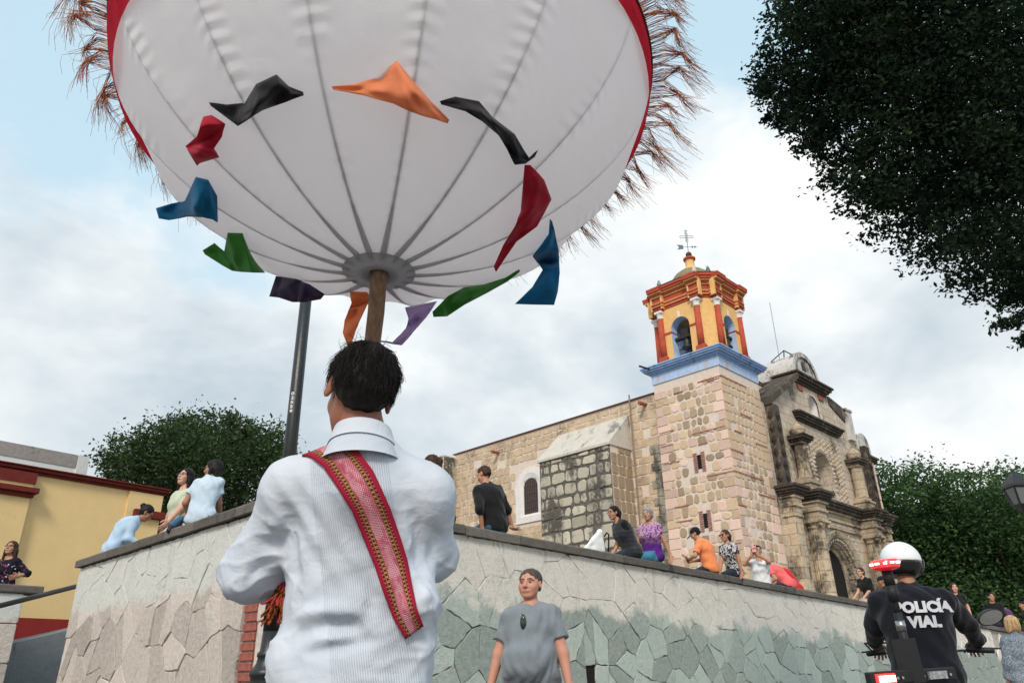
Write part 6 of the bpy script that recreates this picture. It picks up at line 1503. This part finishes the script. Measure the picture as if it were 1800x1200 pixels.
# carry it over the shoulder and down the chest, and round the right side
top_row = rows[0]; m2 = [top_row]
for i in range(nL-1):
    for j in range(nw): q_ = i*(nw+1)+j; m.f.append((q_, q_+nw+1, q_+nw+2, q_+1)); m.m.append(0)
b0 = len(m.v)
for k in range(1, 9):
    t = k/8
    for j in range(nw+1): p_ = top_row[j]+V3((.06*t, .20*math.sin(t*PI*.5), .012*math.sin(t*PI)-.28*t*t)); m.v.append(tuple(p_)); m.uv.append((j/nw, -.04*k))
for k in range(8):
    for j in range(nw):
        r0 = (lambda jj: jj) if k == 0 else (lambda jj: b0+(k-1)*(nw+1)+jj); r1 = lambda jj: b0+k*(nw+1)+jj
        m.f.append((r1(j), r0(j), r0(j+1), r1(j+1))); m.m.append(0)
M = Mat('woven_sash', .9, .1); s_ = M.sep('UV'); u, v = s_[0], s_[1]
fine = M.noise(260, 2, .5, src='UV'); red = (.40, .018, .042); gold = (.44, .24, .07); dark = (.045, .014, .012); pink = (.60, .12, .20); whit = (.68, .52, .50)
dot = lambda f_, ph, lo: M.math('GREATER_THAN', M.math('SINE', M.math('ADD', M.math('MULTIPLY', v, f_), ph)), lo)
zig = M.math('PINGPONG', M.math('MULTIPLY', v, 8.5), .5); uc = M.math('ABSOLUTE', M.math('SUBTRACT', u, .5))
st_ = M.math('SINE', M.math('MULTIPLY', M.math('ADD', v, M.math('MULTIPLY', uc, .12)), 900)); mot = M.math('GREATER_THAN', M.math('SUBTRACT', M.math('MULTIPLY', zig, .34), uc), -.05)
centre = M.mix(M.math('MULTIPLY', M.math('GREATER_THAN', st_, .1), M.math('ADD', .35, M.math('MULTIPLY', mot, .5))), pink, whit); centre = M.mix(M.mr(M.noise(9, 2, .5, src='UV', stretch=(.4, 3, 1)), .5, .6, 0, .6), centre, (.42, .03, .08))
goldd = M.mix(M.math('MULTIPLY', dot(620, 0, .1), M.math('LESS_THAN', M.math('ABSOLUTE', M.math('SUBTRACT', uc, .248)), .034)), gold, dark)
bands = lambda a, b: M.math('MULTIPLY', M.math('GREATER_THAN', uc, a), M.math('LESS_THAN', uc, b))
c = M.mix(bands(.195, .300), centre, goldd); c = M.mix(bands(.295, .318), c, (.30, .03, .05)); c = M.mix(bands(.318, .365), c, M.mix(dot(700, 1, 0), dark, (.42, .12, .14))); c = M.mix(M.math('GREATER_THAN', uc, .365), c, red); c = M.mix(bands(.190, .205), c, (.12, .03, .03))
M.col(M.mix(M.mr(fine, .3, .7, 0, .25), c, (.1, .02, .03))); M.bump(M.math('SINE', M.math('MULTIPLY', v, 1500)), .35, .002); M.bump(fine, .4, .002)
sash = m.build('sash', M.m, carrier, True); so = sash.modifiers.new('thickness', 'SOLIDIFY'); so.thickness = .004; so.offset = 1
# tassel of the sash at his left side
rng = random.Random(12); paths = []
for k in range(130):
    a = aty(509+rng.uniform(-5, 6), 985+rng.uniform(-8, 8), 1.99+rng.uniform(-.02, .02)); b_ = aty(497+rng.uniform(-14, 10), 1040+rng.uniform(-10, 10), 1.97+rng.uniform(-.025, .025)); c_ = aty(478+rng.uniform(-20, 22), 1078+rng.uniform(-20, 22), 1.95+rng.uniform(-.02, .02)); paths.append([a, (a+b_)/2+V3((.004, 0, .003)), b_, c_])
Mt = Mat('tassel_thread', .85, .1); Mt.col(Mt.ramp(Mt.noise(45, 2), [(.36, (.06, .012, .012)), (.47, (.30, .10, .02)), (.55, (.38, .05, .03)), (.66, (.50, .06, .10))])); strands(paths, .0028, .0020, 4).build('tassel', Mt.m, sash, True, kind='stuff')
# ================================================================== street lamp behind the carrier
def text_mesh(body, size, name, bold=0.0, space=1.0):
    cu = bpy.data.curves.new(name, 'FONT'); cu.body = body; cu.size = size; cu.align_x = 'LEFT'; cu.offset = bold; cu.space_character = space; cu.space_line = .92; cu.resolution_u = 3
    to = bpy.data.objects.new(name, cu); COL.objects.link(to); dg = bpy.context.evaluated_depsgraph_get(); me = bpy.data.meshes.new_from_object(to.evaluated_get(dg)); bpy.data.objects.remove(to); return me
LB = at(472, 1150, 5.8); lamp = thing('street_lamp', 'tall black cast-iron lamp post numbered 02559 behind the carrier', 'street lamp', (LB[0], LB[1], 0))
MB().lathe([(.061, 1.30), (.056, 3), (.050, 5.0)], 24).build('post', m_iron, lamp, True)
MB().lathe([(.24, 0), (.24, .12), (.20, .16), (.19, .5), (.15, .7), (.135, .88), (.118, .92), (.118, .97), (.128, .985), (.128, 1.01), (.112, 1.03), (.085, 1.07), (.078, 1.11), (.086, 1.12), (.086, 1.14), (.068, 1.16), (.061, 1.30)], 28).build('base', m_iron, lamp, True)
lh = MB().lathe([(.05, 5.0), (.09, 5.05), (.05, 5.12), (.12, 5.2), (.2, 5.62), (.22, 5.66), (.1, 5.85), (.03, 5.98)], 8).build('lantern', m_iron, lamp)
MB().lathe([(.115, 5.215), (.19, 5.6)], 8, 0, (0, 0), False).build('pane', basic('lamp_glass', (.5, .5, .48), .3, 0), lh)
wp = basic('white_stencil', (.72, .72, .70), .7, .1, 40)
A0 = math.atan2(-LB[1], -LB[0])-math.radians(30)             # around the post, left of the side facing the street
for k, ch in enumerate('02559'):
    me = text_mesh(ch, .040, 'digit', .0012); z = 3.02-.0405*k; me.materials.append(wp)
    co = np.zeros(len(me.vertices)*3); me.vertices.foreach_get('co', co); co = co.reshape(-1, 3); w = co[:, 0].max()-co[:, 0].min()
    rr = .0575; ang = A0+(co[:, 0]-co[:, 0].min()-w/2)*1.45/rr; co2 = np.stack([rr*np.cos(ang), rr*np.sin(ang), z+co[:, 1]], 1); me.vertices.foreach_set('co', co2.ravel()); me.update(); link('digit', me, lamp)
# find the height of the number from the photo row
zn = onplane(508, 692, np.array([LB[0], LB[1], 0]), np.array([0, 1., 0]))[2]
for o in lamp.children:
    if o.name.startswith('digit'): o.location.z = zn-3.02-.03
# lantern at the right edge
L2 = at(1790, 862, 15.5); PX2 = at(1836, 1000, 15.5)
l2 = thing('street_lantern', 'black wall-style street lantern on a post at the right edge', 'street lamp', (PX2[0], PX2[1], 0))
dx, dy = L2[0]-PX2[0], L2[1]-PX2[1]; lz = L2[2]
MB().lathe([(.09, 0), (.08, .9), (.05, 1.0), (.045, lz-.3)], 12).build('post', m_iron, l2, True)
m = MB(); m.tube([(0, 0, lz-.9), (dx*.4, dy*.4, lz-.95), (dx*.8, dy*.8, lz-.75), (dx, dy, lz-.45)], .028, 8); m.tube([(0, 0, lz-.4), (dx*.5, dy*.5, lz-.42), (dx, dy, lz-.4)], .02, 8); m.build('bracket', m_iron, l2, True)
lan = MB(); 
def sq(r, z): return [(dx+r*math.cos(PI/4+PI/2*k), dy+r*math.sin(PI/4+PI/2*k), z) for k in range(4)]
lan.loft([sq(.03, lz+.44), sq(.05, lz+.36), sq(.10, lz+.33), sq(.30, lz+.12), sq(.31, lz+.07), sq(.27, lz+.05)]); lan.loft([sq(.16, lz-.32), sq(.18, lz-.28), sq(.12, lz-.38), sq(.03, lz-.45)])
for k in range(4): a, b = sq(.265, lz+.06)[k], sq(.165, lz-.3)[k]; lan.tube([a, b], .022, 5)
lh = lan.build('lantern', m_iron, l2); m = MB(); m.loft([sq(.15, lz-.28), sq(.245, lz+.05)], 0, False); m.build('pane', basic('lantern_glass', (.16, .17, .18), .15, 0, spec=.6), lh)
# ================================================================== policeman and motorcycle
PL = at(1640, 1190, 4.75); PYAW = -24; RB = rotm(math.radians(PYAW))
navy = cloth('navy_uniform', (.0055, .0065, .0115), .25, .85)
PB_ = V3((PL[0]-.02, PL[1]+.02, .77))
POL = person('policeman in navy uniform and white helmet on a motorcycle, from behind', tuple(PB_), PYAW, s=1.02, fat=1.12, lean=8, curve=4, head=(-30, -4, 0), wr=(.37, .52, .34), wl=(-.27, .56, .33), er=(.9, -.5, -.5), el=(-1, -.3, -.45), hr=((-.2, .9, -.3), (0, -.3, -1), 1.0), hl=((.2, .9, -.3), (0, -.3, -1), 1.0), ar=(.26, .22, -.62), al=(-.26, .22, -.62), kr=(.5, 1, .3), kl=(-.5, 1, .3), top=navy, sleeve=1.97, bottom=cloth('navy_trousers', (.010, .012, .018), .2), hair=('short', HB_), skin=SK2, vox=.012, hvox=.0055, loose=.028, shw=.185)
# helmet
def helmet():
    hd = POL; R, c, s0 = hd['Rh'], hd['hc'], hd['s']
    def out(V, Q, nm, mt, par): return qmesh(nm, (V@R.T+c)*s0, Q, mt, par)
    V, Q = sdf([ell((0, -.012, .035), (.122, .142, .125)), ell((0, .17, -.05), (.11, .12, .085), k=.02, neg=True), half((0, 0, .024), (0, .05, -1))], .006); hz = out(V, Q, 'helmet', basic('helmet_white', (.78, .78, .80), .18, .03, 4, 0, .6), hd['o'])
    V, Q = sdf([ell((0, -.012, .030), (.124, .144, .126)), ell((0, .17, -.04), (.11, .12, .105), k=.02, neg=True), half((0, 0, .0265), (0, -.05, 1)), half((0, 0, -.075), (0, -.1, -1))], .006); out(V, Q, 'helmet_skirt', basic('helmet_black', (.012, .012, .016), .12, 0, spec=.7), hd['o'])
    V, Q = sdf([ell((0, .0, .02), (.129, .150, .112)), half((0, .045, 0), (0, -1, 0)), half((0, 0, .055), (0, .2, 1)), half((0, 0, -.06), (0, 0, -1)), ell((0, 0, .02), (.125, .146, .108), k=.002, neg=True)], .006)
    if len(Q): out(V, Q, 'visor', basic('visor_smoke', (.02, .02, .026), .08, 0, spec=.8), hd['o'])
helmet()
sh_o = [o for o in POL['o'].children if o.name.startswith('shirt')][0]
def mesh_bvh(o, R, loc):
    co = np.zeros(len(o.data.vertices)*3); o.data.vertices.foreach_get('co', co); co = co.reshape(-1, 3)@R.T+loc
    return BVHTree.FromPolygons(co.tolist(), [tuple(p.vertices) for p in o.data.polygons])
pbv = mesh_bvh(sh_o, RB, PB_)
gt = basic('reflective_grey_print', (.52, .52, .56), .5, .06, 30)
for txt, row, size in (('POLICÍA', 0, .088), ('VIAL', 1, .088)):
    me = text_mesh(txt, size, 'lettering', .0055, 1.04); co = np.zeros(len(me.vertices)*3); me.vertices.foreach_get('co', co); co = co.reshape(-1, 3); co[:, 0] -= (co[:, 0].max()+co[:, 0].min())/2
    me.materials.append(gt); out = []
    cz = 1.280-row*.090; xo = .060 if row == 0 else .044
    dr = RB@V3((0, 1, 0)); D_ = []
    for x, y, _ in co:
        o_ = RB@V3((x+xo, -1.2, 0))+PB_; o_[2] = cz+y; h = pbv.ray_cast(Vector(o_), Vector(dr)); D_.append((np.array(h[0])-o_)@dr if h[0] is not None else np.nan)
    D_ = np.array(D_); ok = ~np.isnan(D_); X_ = np.stack([np.ones(len(co)), co[:, 0], co[:, 1], co[:, 0]**2, co[:, 0]*co[:, 1]], 1); cf = np.linalg.lstsq(X_[ok], D_[ok], rcond=None)[0]; fit = X_@cf; fit -= max(0, np.percentile((fit-D_)[ok], 97))+.003
    for (x, y, _), d_ in zip(co, fit):
        o_ = RB@V3((x+xo, -1.2, 0))+PB_; o_[2] = cz+y; out.append(RB.T@(o_+dr*d_-PB_))
    me.vertices.foreach_set('co', np.array(out).ravel()); me.update(); link('lettering', me, POL['o'])
me = text_mesh('317', .045, 'helmet_number', .001); me.materials.append(basic('red_lit_number', (.5, .06, .08), .5, 0)); co = np.zeros(len(me.vertices)*3); me.vertices.foreach_get('co', co); co = co.reshape(-1, 3); R_, c_ = POL['Rh'], POL['hc']; o2 = []  # red light falling on the number is put into its colour
for x, y, _ in co:
    a = math.radians(205)+(x)/.14*1.0; z = -.062+y; rx, ry = .125*math.sqrt(max(.1, 1-((z-.03)/.126)**2)), .145*math.sqrt(max(.1, 1-((z-.03)/.126)**2)); o2.append((R_@V3((rx*math.cos(a)*1.02, -.012+ry*math.sin(a)*1.02, z))+c_)*POL['s'])
me.vertices.foreach_set('co', np.array(o2).ravel()); me.update(); link('helmet_number', me, POL['o'])
# motorcycle in its own frame (x right, y forward), origin on the road under the seat
bike = thing('motorcycle', 'black police motorcycle with a red beacon mast on its rear rack', 'motorcycle', (PB_[0], PB_[1], 0), math.radians(PYAW))
def tob(P): return RB.T@(V3(P)-V3((PB_[0], PB_[1], 0)))
blk = basic('bike_black', (.014, .014, .016), .22, 0, spec=.6); rub = basic('tyre_rubber', (.014, .014, .014), .85, .2, 30, .3); chrome = basic('chrome', (.62, .62, .64), .15, 0, spec=.6, metal=1); plas = basic('matt_black_plastic', (.018, .018, .02), .55, .1, 20)
for yy in (-.55, .88):
    m = MB(); R0 = .30
    m.loft([[((.058*math.cos(b)), yy+(R0-.055+.055*math.sin(b))*math.cos(a), .30+(R0-.055+.055*math.sin(b))*math.sin(a)) for b in [2*PI*k/10 for k in range(10)]] for a in [2*PI*k/28 for k in range(29)]], 0, False)
    w = m.build('wheel', rub, bike, True)
    m = MB(); m.loft([[(x, yy+.2*math.cos(a), .30+.2*math.sin(a)) for a in [2*PI*k/20 for k in range(20)]] for x in (-.03, .03)]); [m.tube([(0, yy, .3), (0, yy+.24*math.cos(a), .3+.24*math.sin(a))], .012, 6) for a in [2*PI*k/10 for k in range(10)]]; m.build('rim', chrome, w)
def bsdf(nm, P, vx, mt): V, Q = sdf(P, vx); return qmesh(nm, V, Q, mt, bike)
bsdf('fuel_tank', [ell((0, .36, .83), (.17, .27, .13)), cap((0, .2, .80), (0, .55, .86), .12, .13, .05)], .014, blk)
bsdf('saddle', [cap((0, -.30, .80), (0, .10, .72), .12, .13, .05, flat=(0, 0, 1), ratio=.5), ell((0, -.35, .80), (.14, .12, .06), k=.04)], .014, plas)
bsdf('engine', [ell((0, .2, .42), (.17, .22, .18)), cap((-.2, .2, .45), (.2, .2, .45), .09, .09, .03)], .018, chrome)
bsdf('frame', [cap((0, -.55, .30), (0, .05, .55), .04, .05, .02), cap((0, .05, .55), (0, .62, .85), .05, .04, .02), cap((.08, .88, .30), (.06, .66, 1.0), .028, .028, .01), cap((-.08, .88, .30), (-.06, .66, 1.0), .028, .028, .01)], .016, blk)
bsdf('rear_fender', [cap((0, -.75, .55), (0, -.35, .70), .09, .10, .04)], .016, blk)
m = MB(); m.tube([(-.32, .54, 1.06), (-.24, .57, 1.06), (-.1, .64, 1.05), (.1, .64, 1.05), (.26, .57, 1.06), (.38, .52, 1.06), (.44, .48, 1.05)], .013, 8); m.build('handlebar', chrome, bike, True)
for sg in (-1, 1): m = MB(); k_ = 1 if sg > 0 else .74; m.tube([(sg*.30*k_, .555, 1.06), (sg*.45*k_, .475, 1.05)], .019, 8); m.tube([(sg*.36*k_, .57, 1.07), (sg*.50*k_, .51, 1.06)], .006, 6); m.build('grip', plas, bike, True)
MB().lathe([(.02, .96), (.09, .98), (.1, 1.06), (.02, 1.1)], 14, 0, (0, .74)).build('headlamp', chrome, bike, True)
mc = tob(at(1741, 1084, 5.45))
def mirror_(c, sg):
    m = MB(); m.tube([(sg*.28, .56, 1.04), (sg*.34+.0, .56, 1.12), tuple(c+V3((-sg*.06, .02, -.05)))], .007, 6); m.build('mirror_stem', plas, bike, True)
    f_ = nrm(tob(CAM*0+V3((0, 0, 1.1)))-c); f_ = nrm(f_+V3((.75, .0, -.45))); sx = nrm(np.cross(V3((0, 0, 1)), f_)); sy = np.cross(f_, sx); rr = lambda q_, d: [c+f_*d+sx*(.098*q_*math.cos(t)+.028*q_*math.sin(t))+sy*(.060*q_*math.sin(t)) for t in [2*PI*k/24 for k in range(24)]]
    m = MB(); m.loft([rr(.35, -.05), rr(.85, -.03), rr(1.0, 0), rr(1.0, .008), rr(.9, .008)], 0, False); mo = m.build('mirror', plas, bike, True); m = MB(); m.add(rr(.93, .0075), [tuple(range(24))]); m.build('mirror_glass', basic('mirror_silver', (.75, .78, .8), .03, 0, metal=1), mo)
mirror_(mc, 1); mirror_(V3((-.12, mc[1], mc[2]-.10)), -1)
# rack, tail lamps, mast and beacon
def emis(nm, c, st, rough=.2):
    M = Mat(nm, rough, .5); M.col(tuple(c)); M.b.inputs['Emission Color'].default_value = (*c, 1); M.b.inputs['Emission Strength'].default_value = st; return M.m
tb = lambda x, y, d: tob(at(x, y, d))
rk0, rk1 = tb(1532, 1194, 4.12), tb(1676, 1184, 4.30)
def along(a, b, t, dz=0, dyv=0): return a+(b-a)*t+V3((0, dyv, dz))
ax = nrm(rk1-rk0); bk = nrm(np.cross(V3((0, 0, 1)), ax)); upv = np.cross(ax, bk)
def rbox(m, t0, t1, z0, z1, d0, d1):
    L_ = np.linalg.norm(rk1-rk0); m.add([rk0+ax*L_*t+bk*d+upv*z for z in (z0, z1) for d in (d0, d1) for t in (t0, t1)], [(0, 1, 3, 2), (4, 6, 7, 5), (0, 4, 5, 1), (2, 3, 7, 6), (0, 2, 6, 4), (1, 5, 7, 3)])
m = MB(); rbox(m, 0, 1.04, -.03, .038, 0, .05); rk = m.build('light_rack', plas, bike, bevel=.008)
m = MB(); rbox(m, .05, .27, -.026, .026, -.012, .002); m.build('red_tail_lamp', emis('red_lamp', (.85, .03, .03), 1.6), rk)
for k in range(4): m = MB(); rbox(m, .075+k*.05, .11+k*.05, -.016, .016, -.018, -.011); m.build('led', emis('red_led_core%d' % k, (1, .42, .28), 7) if k == 0 else MATS['red_led_core0'], rk)
m = MB(); rbox(m, .68, .90, -.018, .022, -.014, .002); m.build('clear_lamp', basic('clear_lamp', (.30, .31, .33), .15, .5, 60, .6, .6), rk)
for t in (.30, .36, .62, .95): m = MB(); c = rk0+(rk1-rk0)*t-bk*.004; m.loft([[c+.008*(math.cos(a)*ax+math.sin(a)*upv)-bk*d for a in [2*PI*k/8 for k in range(8)]] for d in (0, .006)]); m.build('bolt', chrome, rk)
MBt = tb(1611, 1205, 4.22); MT = tob(aty(1558, 1001, at(1611, 1205, 4.22)[1]-.03))
ma = MB(); ma.tube([MBt, MBt+(MT-MBt)*.62], .0235, 14); ma.tube([MBt+(MT-MBt)*.58, MBt+(MT-MBt)*.84], .020, 14); mast = ma.build('beacon_mast', plas, bike, True)
ma = MB(); ma.tube([MBt+(MT-MBt)*.72, MBt+(MT-MBt)*.86], .033, 16); ma.tube([MBt+(MT-MBt)*.86, MT], .030, 16); ma.build('mast_sleeve', plas, mast, True)
for t in (.12, .46): ma = MB(); ma.tube([MBt+(MT-MBt)*t, MBt+(MT-MBt)*(t+.09)], .0265, 16); ma.build('clamp', basic('brushed_steel', (.34, .34, .36), .3, .15, 40, 0, .5, .9), mast, True)
md = nrm(MT-MBt); mx_ = nrm(np.cross(md, V3((0, 1, 0)))); my_ = np.cross(md, mx_)
ma = MB(); ma.add([MBt+md*(z)+mx_*x+my_*y for z in (.02, .25) for y in (.028, .036) for x in (-.055, .07)], [(0, 1, 3, 2), (4, 6, 7, 5), (0, 4, 5, 1), (2, 3, 7, 6), (0, 2, 6, 4), (1, 5, 7, 3)]); ma.build('mast_plate', plas, mast)
lat = lambda prof, n=28: [[MT+md*z+r*(math.cos(t)*mx_+math.sin(t)*my_) for t in [2*PI*k/n for k in range(n)]] for r, z in prof]
ma = MB(); ma.loft(lat([(.034, -.005), (.070, .004), (.078, .012), (.078, .016)])); bcn = ma.build('beacon', emis('beacon_base_red', (.55, .012, .02), .35), mast, True)
ma = MB(); ma.loft(lat([(.078, .017), (.081, .024), (.080, .050), (.070, .058), (.02, .061)])); ma.build('beacon_lens', emis('beacon_red_lens', (.95, .045, .05), .85), bcn, True)
for k in range(12):
    a = 2*PI*k/12; ma = MB(); c = MT+md*.037+.0815*(math.cos(a)*mx_+math.sin(a)*my_); e1 = nrm(-math.sin(a)*mx_+math.cos(a)*my_); e2 = nrm(math.cos(a)*mx_+math.sin(a)*my_)
    ma.add([c+e1*x+md*z+e2*d for d in (-.003, .002) for z in (-.006-.002*(k % 2), .005) for x in (-.009-.004*(k % 3), .010)], [(0, 2, 3, 1), (4, 5, 7, 6), (0, 1, 5, 4), (2, 6, 7, 3), (0, 4, 6, 2), (1, 3, 7, 5)]); ma.build('led', emis('beacon_led', (1, .55, .48), 4) if k == 0 else MATS['beacon_led'], bcn)
# ================================================================== trees
def leaf_mat(name, dark, mid, light, tr=.25):
    M = Mat(name, .75, .12); n = M.noise(1.4, 3, .6); r = M.noise(11, 2, .5); c = M.ramp(M.math('ADD', M.math('MULTIPLY', n, .5), M.math('MULTIPLY', r, .5)), [(.32, dark), (.5, mid), (.68, light)]); M.col(c)
    t = M.n('ShaderNodeBsdfTranslucent'); M.L.new(c, t.inputs[0]); mx = M.n('ShaderNodeMixShader'); mx.inputs[0].default_value = tr; M.L.new(M.b.outputs[0], mx.inputs[1]); M.L.new(t.outputs[0], mx.inputs[2]); M.L.new(mx.outputs[0], M.N['Material Output'].inputs[0]); return M.m
m_bark = stone_mat('bark', (.10, .075, .055), .3, rnd=0, scale=14)
def leaves(name, blobs, nper, size, mt, parent, seed, spread=.22, inner=.35, droop=.3):
    rng = np.random.default_rng(seed); C, S_ = [], []
    vol = np.array([b[3]**2*(b[4] if len(b) > 4 else 1) for b in blobs]); vol = vol/vol.sum()
    for b, w in zip(blobs, vol):
        nl = int(nper*w); ns = max(8, nl//34); c = V3(b[:3]); R = b[3]
        d = rng.normal(size=(ns, 3)); d /= np.linalg.norm(d, axis=1)[:, None]; rad = R*np.where(rng.random(ns) < inner, rng.random(ns)**.5*.85, rng.uniform(.78, 1.06, ns))
        sp = c+d*rad[:, None]; sp += rng.normal(size=sp.shape)*R*.06
        k = rng.integers(0, ns, nl); sz = spread*min(1, R/1.5)+.02; C.append(sp[k]+rng.normal(size=(nl, 3))*sz*(1.5 if len(b) > 4 else 1)*np.array([1, 1, .65])); S_.append(size*rng.uniform(.6, 1.25, nl))
    C = np.concatenate(C); S_ = np.concatenate(S_); n = len(C)
    a = rng.normal(size=(n, 3)); a[:, 2] = a[:, 2]*.55-droop; a /= np.linalg.norm(a, axis=1)[:, None]; u = rng.normal(size=(n, 3)); u[:, 2] += .9; b_ = np.cross(a, u); b_ /= np.maximum(1e-6, np.linalg.norm(b_, axis=1))[:, None]; nn = np.cross(a, b_)
    L, W_ = S_[:, None], S_[:, None]*.27
    V = np.stack([C-a*L*.5, C+b_*W_+nn*L*.06, C+a*L*.5, C-b_*W_+nn*L*.06], 1).reshape(-1, 3); i = np.arange(n)*4
    F_ = np.concatenate([np.stack([i, i+1, i+2], 1), np.stack([i, i+2, i+3], 1)])
    me = bpy.data.meshes.new(name); me.vertices.add(len(V)); me.vertices.foreach_set('co', V.ravel()); me.loops.add(len(F_)*3); me.loops.foreach_set('vertex_index', F_.ravel()); me.polygons.add(len(F_)); me.polygons.foreach_set('loop_start', np.arange(len(F_))*3); me.polygons.foreach_set('loop_total', np.full(len(F_), 3)); me.update(calc_edges=True); me.materials.append(mt)
    return link(name, me, parent)
def tree(name, label, pxb, depth, base, n, size, mt, seed, group=None, trunk_r=.3, spread=.22, inner=.35, dj=.12, droop=.3, fork=None, tops=None):
    rng = random.Random(seed); B_ = V3(base); root = thing(name, label, 'tree', tuple(B_), 0, group); bl = []
    if tops: pxb = list(pxb)+[(x+rng.uniform(-8, 8), y0_+rng.uniform(-tops[3], tops[3]), rng.uniform(tops[4]*.4, tops[4]), .38) for x, y0_ in [(tops[0]+(tops[1]-tops[0])*k_/11, tops[2]) for k_ in range(12)]]
    for x, y, r, *dn_ in pxb: d = depth*(1+rng.uniform(-dj, dj)); P = at(x, y, d)-B_; bl.append((*P, r*depth/FPX, *dn_))
    leaves('crown', bl, n, size, mt, root, seed, spread, inner, droop)
    ctr = np.mean([b[:3] for b in bl], 0); fork = V3((ctr[0]*.4, ctr[1]*.4, max(1.2, ctr[2]*.5))) if fork is None else V3(fork)-B_
    m = MB(); m.tube([(0, 0, 0), (0, 0, .4), tuple(fork*.6), tuple(fork)], [trunk_r*1.3, trunk_r, trunk_r*.8, trunk_r*.7], 10)
    m.build('trunk', m_bark, root, True)
    for b in bl[:7]:
        m = MB(); p = V3(b[:3]); m.tube([fork-V3((0, 0, .1)), fork+(p-fork)*.5+V3((rng.uniform(-.2, .2), rng.uniform(-.2, .2), .15)), p], [trunk_r*.45, trunk_r*.25, trunk_r*.08], 6); m.build('limb', m_bark, root, True)
    return root
lm1 = leaf_mat('leaves_dark_green', (.018, .034, .014), (.045, .078, .030), (.10, .14, .055)); lm2 = leaf_mat('leaves_mid_green', (.022, .055, .022), (.06, .12, .045), (.14, .22, .075), .35); lm3 = leaf_mat('leaves_deep', (.008, .017, .012), (.018, .036, .022), (.045, .075, .028), .15)  # lm3: underside shade of the overhanging crown put into a darker leaf colour
tree('round_tree', 'round dark green tree behind the women on the left wall', [(340, 810, 88), (280, 815, 66), (420, 808, 74), (228, 812, 40), (368, 770, 46), (466, 800, 42), (300, 870, 80), (400, 870, 85), (203, 835, 28), (318, 768, 36), (425, 762, 30)], 24, (at(340, 900, 25)[0], at(340, 900, 25)[1], 0), 50000, .125, lm1, 3, trunk_r=.3, spread=.30, tops=(205, 480, 768, 26, 22))
tree('broad_tree', 'tall green tree directly right of the church facade', [(1592, 905, 40), (1560, 955, 58), (1620, 985, 76), (1575, 1040, 80), (1548, 885, 30), (1640, 1060, 70), (1628, 925, 34)], 40, (at(1600, 1100, 41)[0], at(1600, 1100, 41)[1], 0), 32000, .235, lm2, 4, 'trees beyond the far wall', .35, .62, .35, .06, tops=(1545, 1625, 852, 22, 26))
tree('broad_tree', 'middle green tree behind the white police helmet', [(1674, 918, 46), (1646, 884, 20), (1700, 990, 80), (1660, 1050, 80), (1714, 892, 24), (1650, 955, 54)], 42, (at(1680, 1100, 43)[0], at(1680, 1100, 43)[1], 0), 32000, .235, lm2, 5, 'trees beyond the far wall', .35, .62, .35, .06, tops=(1635, 1715, 856, 24, 26))
tree('broad_tree', 'rightmost green tree behind the street lantern', [(1748, 916, 44), (1800, 915, 48), (1780, 985, 80), (1740, 1060, 80), (1830, 1000, 90), (1757, 878, 20), (1770, 945, 56)], 40, (at(1780, 1100, 41)[0], at(1780, 1100, 41)[1], 0), 32000, .235, lm2, 6, 'trees beyond the far wall', .35, .62, .35, .06, tops=(1720, 1805, 858, 24, 26))
tree('overhanging_tree', 'big dark tree overhanging the top right corner', [(1480, 95, 140), (1600, 200, 170), (1720, 120, 240), (1710, 330, 150), (1765, 470, 82), (1830, 300, 200), (1800, 560, 50), (1415, 140, 88), (1560, 330, 74), (1880, 480, 120), (1510, -20, 130), (1660, -20, 230), (1650, 400, 60), (1430, 20, 60), (1380, 195, 34), (1470, 245, 60)], 8.2, (at(2150, 1150, 9.5)[0], at(2150, 1150, 9.5)[1], 0), 125000, .060, lm3, 7, None, .28, .10, .55, .10, fork=at(1960, 330, 9.0))
